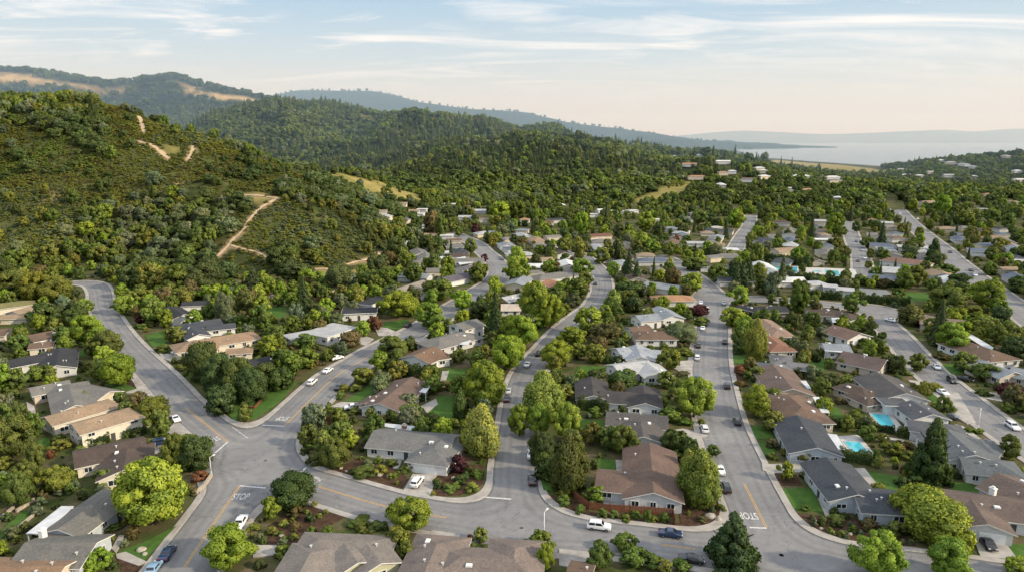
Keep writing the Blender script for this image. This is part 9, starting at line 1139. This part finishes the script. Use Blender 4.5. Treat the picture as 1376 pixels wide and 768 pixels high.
def house(label, roofc, wallc, wings, ex, near, z=0.0, group='houses of the town'):
    o = (wings[0][0], wings[0][1]); t = thing('house', (*o, z), 0, label, 'house', group)
    b = MB(); r = MB()
    for k, w in enumerate(wings): build_wall(b, w, o, -.013*k); build_roof(r, w, o, .017*k)
    obj('wall', b.mesh('wall', [M['wall']]), t, color=wallc); obj('roof', r.mesh('roof', [M['roof'], M['fascia']]), t, color=[min(v*1.18+.004, .62) for v in roofc])
    nd = 0
    for w in wings:
        c, s = math.cos(w[2]), math.sin(w[2])
        for sd_, ln, off, ang_ in ((0, w[3], w[4]/2, w[2]), (1, w[3], w[4]/2, w[2]+pi), (2, w[4], w[3]/2, w[2]+pi/2), (3, w[4], w[3]/2, w[2]-pi/2)):
            nx, ny = math.sin(ang_), -math.cos(ang_); tx, ty = math.cos(ang_), math.sin(ang_); cx0, cy0 = w[0]+nx*off, w[1]+ny*off
            facing = (nx*-cx0+ny*-cy0)/math.hypot(cx0, cy0)
            if facing < (-.15 if near else .1): continue
            n = max(1, int(ln/(3.6 if near else 5.5)))
            for i in range(n):
                u = (i+.5)/n*ln-ln/2+rng.uniform(-.3, .3); x, y = cx0+tx*u, cy0+ty*u
                if any(q is not w and inside(q, x+nx*.4, y+ny*.4, .9) for q in wings): continue
                ga = ex.get('garage')
                if ga:
                    gm = (np.array(ga[0])+np.array(ga[1]))/2
                    if math.hypot(gm[0]-x, gm[1]-y) < 4.2: continue
                if near and sd_ < 2 and nd == 0 and i == n//2 and facing > .2: obj('door', unit('door', door_mesh), t, (x-o[0]+nx*.03, y-o[1]+ny*.03, 0), ang_); nd = 1; continue
                for zz_ in ([1.55] if w[6] < 4.3 else [1.45, 4.1]):
                    ww, wh = rng.choice([1.3, 1.7, 2.2]) if near else 2.0, rng.choice([1.0, 1.2, 1.35]); zz_ = min(zz_, w[6]-.75)
                    fr_ = obj('window', unit('window', frame_mesh), t, (x-o[0]+nx*.03, y-o[1]+ny*.03, zz_), ang_); fr_.scale = (ww, 1, wh)
                    if near: obj('pane', unit('pane', pane_mesh), fr_)
    if near:
        for w in wings[:2]:
            if 'f' in w[5]: continue
            for i in range(rng.randint(1, 4)):
                u = rng.uniform(-.4, .4)*w[3]; v = rng.uniform(.08, .3)*w[4]*rng.choice([-1, 1, -1]); x, y = w[0]+math.cos(w[2])*u-math.sin(w[2])*v, w[1]+math.sin(w[2])*u+math.cos(w[2])*v
                obj('vent', unit('vent', vent_mesh), t, (x-o[0], y-o[1], max(roof_z(q, x, y) for q in wings)))
            if rng.rand() < .55:
                u = rng.uniform(-.3, .3)*w[3]; v = .22*w[4]*rng.choice([-1, 1]); x, y = w[0]+math.cos(w[2])*u-math.sin(w[2])*v, w[1]+math.sin(w[2])*u+math.cos(w[2])*v
                k = obj('skylight', unit('skylight', skyl_mesh), t, (x-o[0], y-o[1], max(roof_z(q, x, y) for q in wings)), w[2])
    for x, y, kind in ex.get('chim', []):
        z_ = max([roof_z(q, x, y) for q in wings]+[2.2]); obj('chimney', unit('chim'+kind, lambda: chimney_mesh('white' if kind == 'w' else 'brick')), t, (x-o[0], y-o[1], z_), wings[0][2])
    for x, y in ex.get('box', []): obj('skylight', unit('skylight', skyl_mesh), t, (x-o[0], y-o[1], max([roof_z(q, x, y) for q in wings]+[2.8])), wings[0][2])
    for P in ex.get('cover', []):
        b = MB(); q = [(p[0]-o[0], p[1]-o[1]) for p in P]; b.prism(q, 2.72, 2.86); cv = obj('patio_cover', b.mesh('patio_cover', [M['cover']]), t)
        for p in q:
            b = MB(); cq = np.mean(np.array(q), 0); pp = cq+(np.array(p)-cq)*.93; b.box((pp[0], pp[1], 1.35), (.14, .14, 2.74)); obj('post', b.mesh('post', [M['white']]), cv)
    if 'garage' in ex:
        a, c_ = np.array(ex['garage'][0]), np.array(ex['garage'][1]); d_ = c_-a; ln = min(max(np.linalg.norm(d_), 4.4), 5.4); an = math.atan2(d_[1], d_[0]); m_ = (a+c_)/2; best = None
        for w in wings:
            for ang_, off, hl in ((w[2], w[4]/2, w[3]/2), (w[2]+pi, w[4]/2, w[3]/2), (w[2]+pi/2, w[3]/2, w[4]/2), (w[2]-pi/2, w[3]/2, w[4]/2)):
                nx, ny = math.sin(ang_), -math.cos(ang_); cx0, cy0 = w[0]+nx*off, w[1]+ny*off; tx, ty = math.cos(ang_), math.sin(ang_); u = max(-hl+ln/2, min(hl-ln/2, (m_[0]-cx0)*tx+(m_[1]-cy0)*ty)) if hl > ln/2 else 0
                x, y = cx0+tx*u, cy0+ty*u; dd = math.hypot(x-m_[0], y-m_[1])
                if any(q is not w and inside(q, x+nx*.8, y+ny*.8) for q in wings): continue
                if ny < -.6 and (best is None or dd < best[0]): best = (dd, x+nx*.06, y+ny*.06, ang_)
        b = MB()
        for k in range(4): b.box((0, 0, .3+.55*k), (ln, .08, .52))
        for k in range(5):
            for i in range(8 if k == 3 else 0): b.box((-ln/2+ln*(i+.5)/8, -.05, .3+.55*3), (ln/8*.7, .03, .3))
        obj('garage_door', b.mesh('garage_door', [M['white']]), t, (best[1]-o[0], best[2]-o[1], 0), best[3])
    if 'balcony' in ex:
        a, c_ = np.array(ex['balcony'][0]), np.array(ex['balcony'][1]); d_ = c_-a; b = MB(); b.box((0, 0, .6), (np.linalg.norm(d_), .2, 1.2)); b.box((0, 1.0, .1), (np.linalg.norm(d_), 2.0, .2)); m_ = (a+c_)/2; obj('balcony', b.mesh('balcony', [M['wall']]), t, (m_[0]-o[0], m_[1]-o[1], 0), math.atan2(d_[1], d_[0]), (.6, .55, .47))
for label, rc, wc, wings, ex in D['houses']: house(label, rc, wc, wings, ex, math.hypot(wings[0][0], wings[0][1]) < 310)
for (label, rc, wc, wing), z in zip(D['farh'], with_z([f[3] for f in D['farh']])): house(label, PAL[rc], WALLC[wc], [wing], {}, False, z)
# ---------------------------------------------------------------- cars
def car_meshes(st):
    if st == 'sedan': Ln, prof, cab = 4.6, [(-2.3, .45), (-2.28, .85), (-1.75, .98), (-1.1, 1.0), (-.55, 1.42), (.55, 1.44), (1.25, .98), (2.1, .82), (2.3, .6), (2.28, .35), (-2.2, .32)], (3, 6)
    elif st == 'suv': Ln, prof, cab = 4.7, [(-2.35, .5), (-2.33, 1.05), (-2.2, 1.12), (-1.85, 1.68), (.4, 1.7), (1.05, 1.12), (2.1, .98), (2.35, .72), (2.33, .4), (-2.25, .4)], (2, 5)
    else: Ln, prof, cab = 5.4, [(-2.7, .55), (-2.7, 1.02), (-1.0, 1.04), (-.75, 1.72), (.55, 1.74), (1.25, 1.12), (2.5, 1.02), (2.7, .7), (2.68, .45), (-2.6, .45)], (2, 5)
    n = len(prof); wid = lambda z: .9-.0 if z < 1.06 else .9-.34*(z-1.0)
    V = [(x, -wid(z), z) for x, z in prof]+[(x, wid(z), z) for x, z in prof]
    F = [[i, (i+1) % n, n+(i+1) % n, n+i] for i in range(n)]+[list(range(n))[::-1], list(range(n, 2*n))]
    me = mesh('body', V, F, [M['paint']]); bm = bmesh.new(); bm.from_mesh(me); bmesh.ops.recalc_face_normals(bm, faces=bm.faces); bmesh.ops.bevel(bm, geom=bm.edges[:], offset=.09, segments=2, affect='EDGES', profile=.6); bm.to_mesh(me); bm.free()
    if st == 'suv':
        b = MB(); [b.box((-.7, s*.6, 1.76), (1.9, .05, .05)) for s in (-1, 1)]; q = b.mesh('rack', [M['dark_metal']]); bm = bmesh.new(); bm.from_mesh(me); bm.from_mesh(q); bm.to_mesh(me); bm.free()
    me.polygons.foreach_set('use_smooth', [True]*len(me.polygons)); me.set_sharp_from_angle(angle=math.radians(40))
    a, c = cab; b = MB(); P = prof; zt = max(p[1] for p in P); tops = [i for i in range(n) if P[i][1] > zt-.05]; r0, r1 = tops[0], tops[-1]
    def lerp(p, q, t): return (p[0]+(q[0]-p[0])*t, p[1]+(q[1]-p[1])*t)
    def wq(p, q, s0, s1):
        A_ = lerp(p, q, s0); B_ = lerp(p, q, s1); nx, nz = -(q[1]-p[1]), (q[0]-p[0]); l = math.hypot(nx, nz); nx, nz = nx/l*.02, nz/l*.02
        sg = 1 if nz > 0 else -1
        b.add([(A_[0]+sg*nx, -.72, A_[1]+sg*nz), (B_[0]+sg*nx, -.62, B_[1]+sg*nz), (B_[0]+sg*nx, .62, B_[1]+sg*nz), (A_[0]+sg*nx, .72, A_[1]+sg*nz)], [[0, 1, 2, 3]])
    wq(P[r1+1], P[r1], .12, .9); wq(P[r0-1], P[r0], .15, .88)
    zb = P[r1+1][1]+.04; zu = zt-.1
    xb0, xb1 = lerp(P[r0-1], P[r0], .25)[0]+.08, P[r1+1][0]-.12; xu0, xu1 = P[r0][0]+.05, P[r1][0]-.02; mid = (xu0+xu1)/2
    for s in (-1, 1):
        for (p0, p1, q0, q1) in ((xb0, mid-.05, xu0, mid-.05), (mid+.05, xb1, mid+.05, xu1)):
            yb, yu = s*(wid(zb)+.012), s*(wid(zu)+.012); b.add([(p0, yb, zb), (p1, yb, zb), (q1, yu, zu), (q0, yu, zu)], [[0, 1, 2, 3]])
    g = b.mesh('window', [M['car_glass']]); return me, g, Ln, P
def wheel_mesh(): b = MB(); b.tube((0, -.11, 0), (0, .11, 0), .33, .33, 16); return b.mesh('tyre', [M['tyre']])
def rim_mesh():
    b = MB(); b.tube((0, -.125, 0), (0, .125, 0), .12, .12, 8)
    for k in range(5): a = k*2*pi/5; b.box((math.cos(a)*.1, 0, math.sin(a)*.1), (.1, .24, .1))
    return b.mesh('rim', [M['rim']])
def lamp_mesh(m): b = MB(); b.box((0, 0, 0), (.1, .38, .16)); return b.mesh('lamp', [M[m]])
def car_root(st, loc, a, c, label):
    if st not in CACHE: CACHE[st] = car_meshes(st)
    me, g, Ln, P = CACHE[st]; near = math.hypot(loc[0], loc[1]) < 330
    t = thing('pickup_truck' if st == 'pickup' else 'parked_car', loc, a, label, 'pickup truck' if st == 'pickup' else 'car', 'cars along the streets and drives')
    obj('body', me, t, color=c); obj('window', g, t)
    for x in (-Ln*.29, Ln*.31):
        for s in (-1, 1):
            q = obj('wheel', unit('wheel', wheel_mesh), t, (x, s*.82, .33))
            if near: obj('rim', unit('rim', rim_mesh), q)
    if near:
        zf = P[-3][1]+.06
        for s in (-1, 1): obj('headlight', unit('hl', lambda: lamp_mesh('head')), t, (Ln/2-.07, s*.6, zf+.05)); obj('taillight', unit('tl', lambda: lamp_mesh('tail')), t, (-Ln/2+.05, s*.64, .82))
    return t
for p, a, c, st, label in D['cars']:
    d_ = float(sdf(np.array([p[0]]), np.array([p[1]]))[0]); z_ = .022 if d_ < -.3 else .2
    car_root(st, (p[0], p[1], z_), a, c, label)
# ---------------------------------------------------------------- street furniture
LL = ['white street lamp on the pavement at the mouth of the middle street', 'short white street lamp beside the red bush at the corner', 'white street lamp on the verge of the curving street', 'small white street lamp by the avenue hedge']
for (x, y, h), lab in zip(D['lamps'], LL):
    t = thing('street_lamp', (x, y, .15), 0, lab, 'street lamp', 'street lamps'); h = max(4.0, min(h, 7))
    b = MB(); b.tube((0, 0, 0), (0, 0, h), .09, .06, 8); b.tube((0, 0, 0), (0, 0, .5), .16, .14, 8); obj('pole', b.mesh('pole', [M['white']], True), t)
    b = MB(); b.tube((0, 0, h-.05), (.5, .7, h+.15), .045, .04, 6); obj('arm', b.mesh('arm', [M['white']], True), t)
    b = MB(); b.box((.58, .82, h+.14), (.3, .6, .14), -.6); obj('lamp_head', b.mesh('lamp_head', [M['white']]), t)
x, y = D['sign']; t = thing('warning_sign', (x, y, .15), .5, 'yellow diamond shaped sign at the oak corner lawn', 'sign')
b = MB(); b.tube((0, 0, 0), (0, 0, 2.9), .035, .035, 6); obj('post', b.mesh('post', [M['metal']]), t)
b = MB(); b.add([(0, -.05, 2.9+.75), (.75, -.05, 2.9), (0, -.05, 2.9-.75), (-.75, -.05, 2.9), (0, -.02, 2.9+.75), (.75, -.02, 2.9), (0, -.02, 2.9-.75), (-.75, -.02, 2.9)], [[3, 2, 1, 0], [4, 5, 6, 7], [0, 1, 5, 4], [1, 2, 6, 5], [2, 3, 7, 6], [3, 0, 4, 7]]); obj('panel', b.mesh('panel', [M['sign']]), t)
for pts, h, label, name, mt in D['fences']:
    o0 = pts[0]; z0 = hz(*o0); t = thing(name, (*o0, z0), 0, label, name.replace('_', ' ')); P = [np.array(p)-np.array(o0) for p in pts]; b = MB()
    for i in range(len(P)-1):
        a, c_ = P[i], P[i+1]; ln = float(np.linalg.norm(c_-a)); an = math.atan2(*(c_-a)[::-1]); m_ = (a+c_)/2
        if name == 'wood_fence':
            nb = max(1, int(ln/.3))
            for k in range(nb): q = a+(c_-a)*(k+.5)/nb; b.box((q[0], q[1], h/2+.02*math.sin(k*2.3)), (.27, .05, h), an)
        else: b.box((m_[0], m_[1], h/2-.15), (ln, .35, h+.3), an); b.box((m_[0], m_[1], h+.03), (ln+.1, .45, .07), an)
    obj('boards' if name == 'wood_fence' else 'wall_body', b.mesh('panel', [M['wood' if mt == 'wood' else 'pale']]), t)
    if name == 'wood_fence':
        for i in range(len(P)-1):
            ln = float(np.linalg.norm(P[i+1]-P[i])); n = max(1, int(ln/2.6))
            for k in range(n+1): q = P[i]+(P[i+1]-P[i])*k/n; b = MB(); b.box((q[0], q[1]+.1, h/2+.1), (.13, .13, h+.2)); obj('post', b.mesh('post', [M['wood']]), t)

for i, (x, y, r, lab) in enumerate(D['rocks']):
    bm = bmesh.new(); bmesh.ops.create_icosphere(bm, subdivisions=2, radius=r*.6)
    for v in bm.verts: k = 1+.45*float(fbm(np.array([v.co.x*3+i*9]), np.array([v.co.y*3+v.co.z*2]), 1.6, 3)[0]); v.co = (v.co.x*k*1.25, v.co.y*k, max(v.co.z*k*.8, -.15)+.12)
    me = bpy.data.meshes.new('boulder'); bm.to_mesh(me); bm.free(); me.materials.append(M['rock']); obj('boulder', me, None, (x, y, .05), i*1.3, None, lab, 'boulder', lab)
for x, y in D['manholes']:
    b = MB(); b.tube((x, y, 0), (x, y, .034), .42, .42, 16); obj('road_marking', b.mesh('manhole_cover', [M['dark_metal']]), kind='structure', label='dark iron manhole cover in the asphalt')
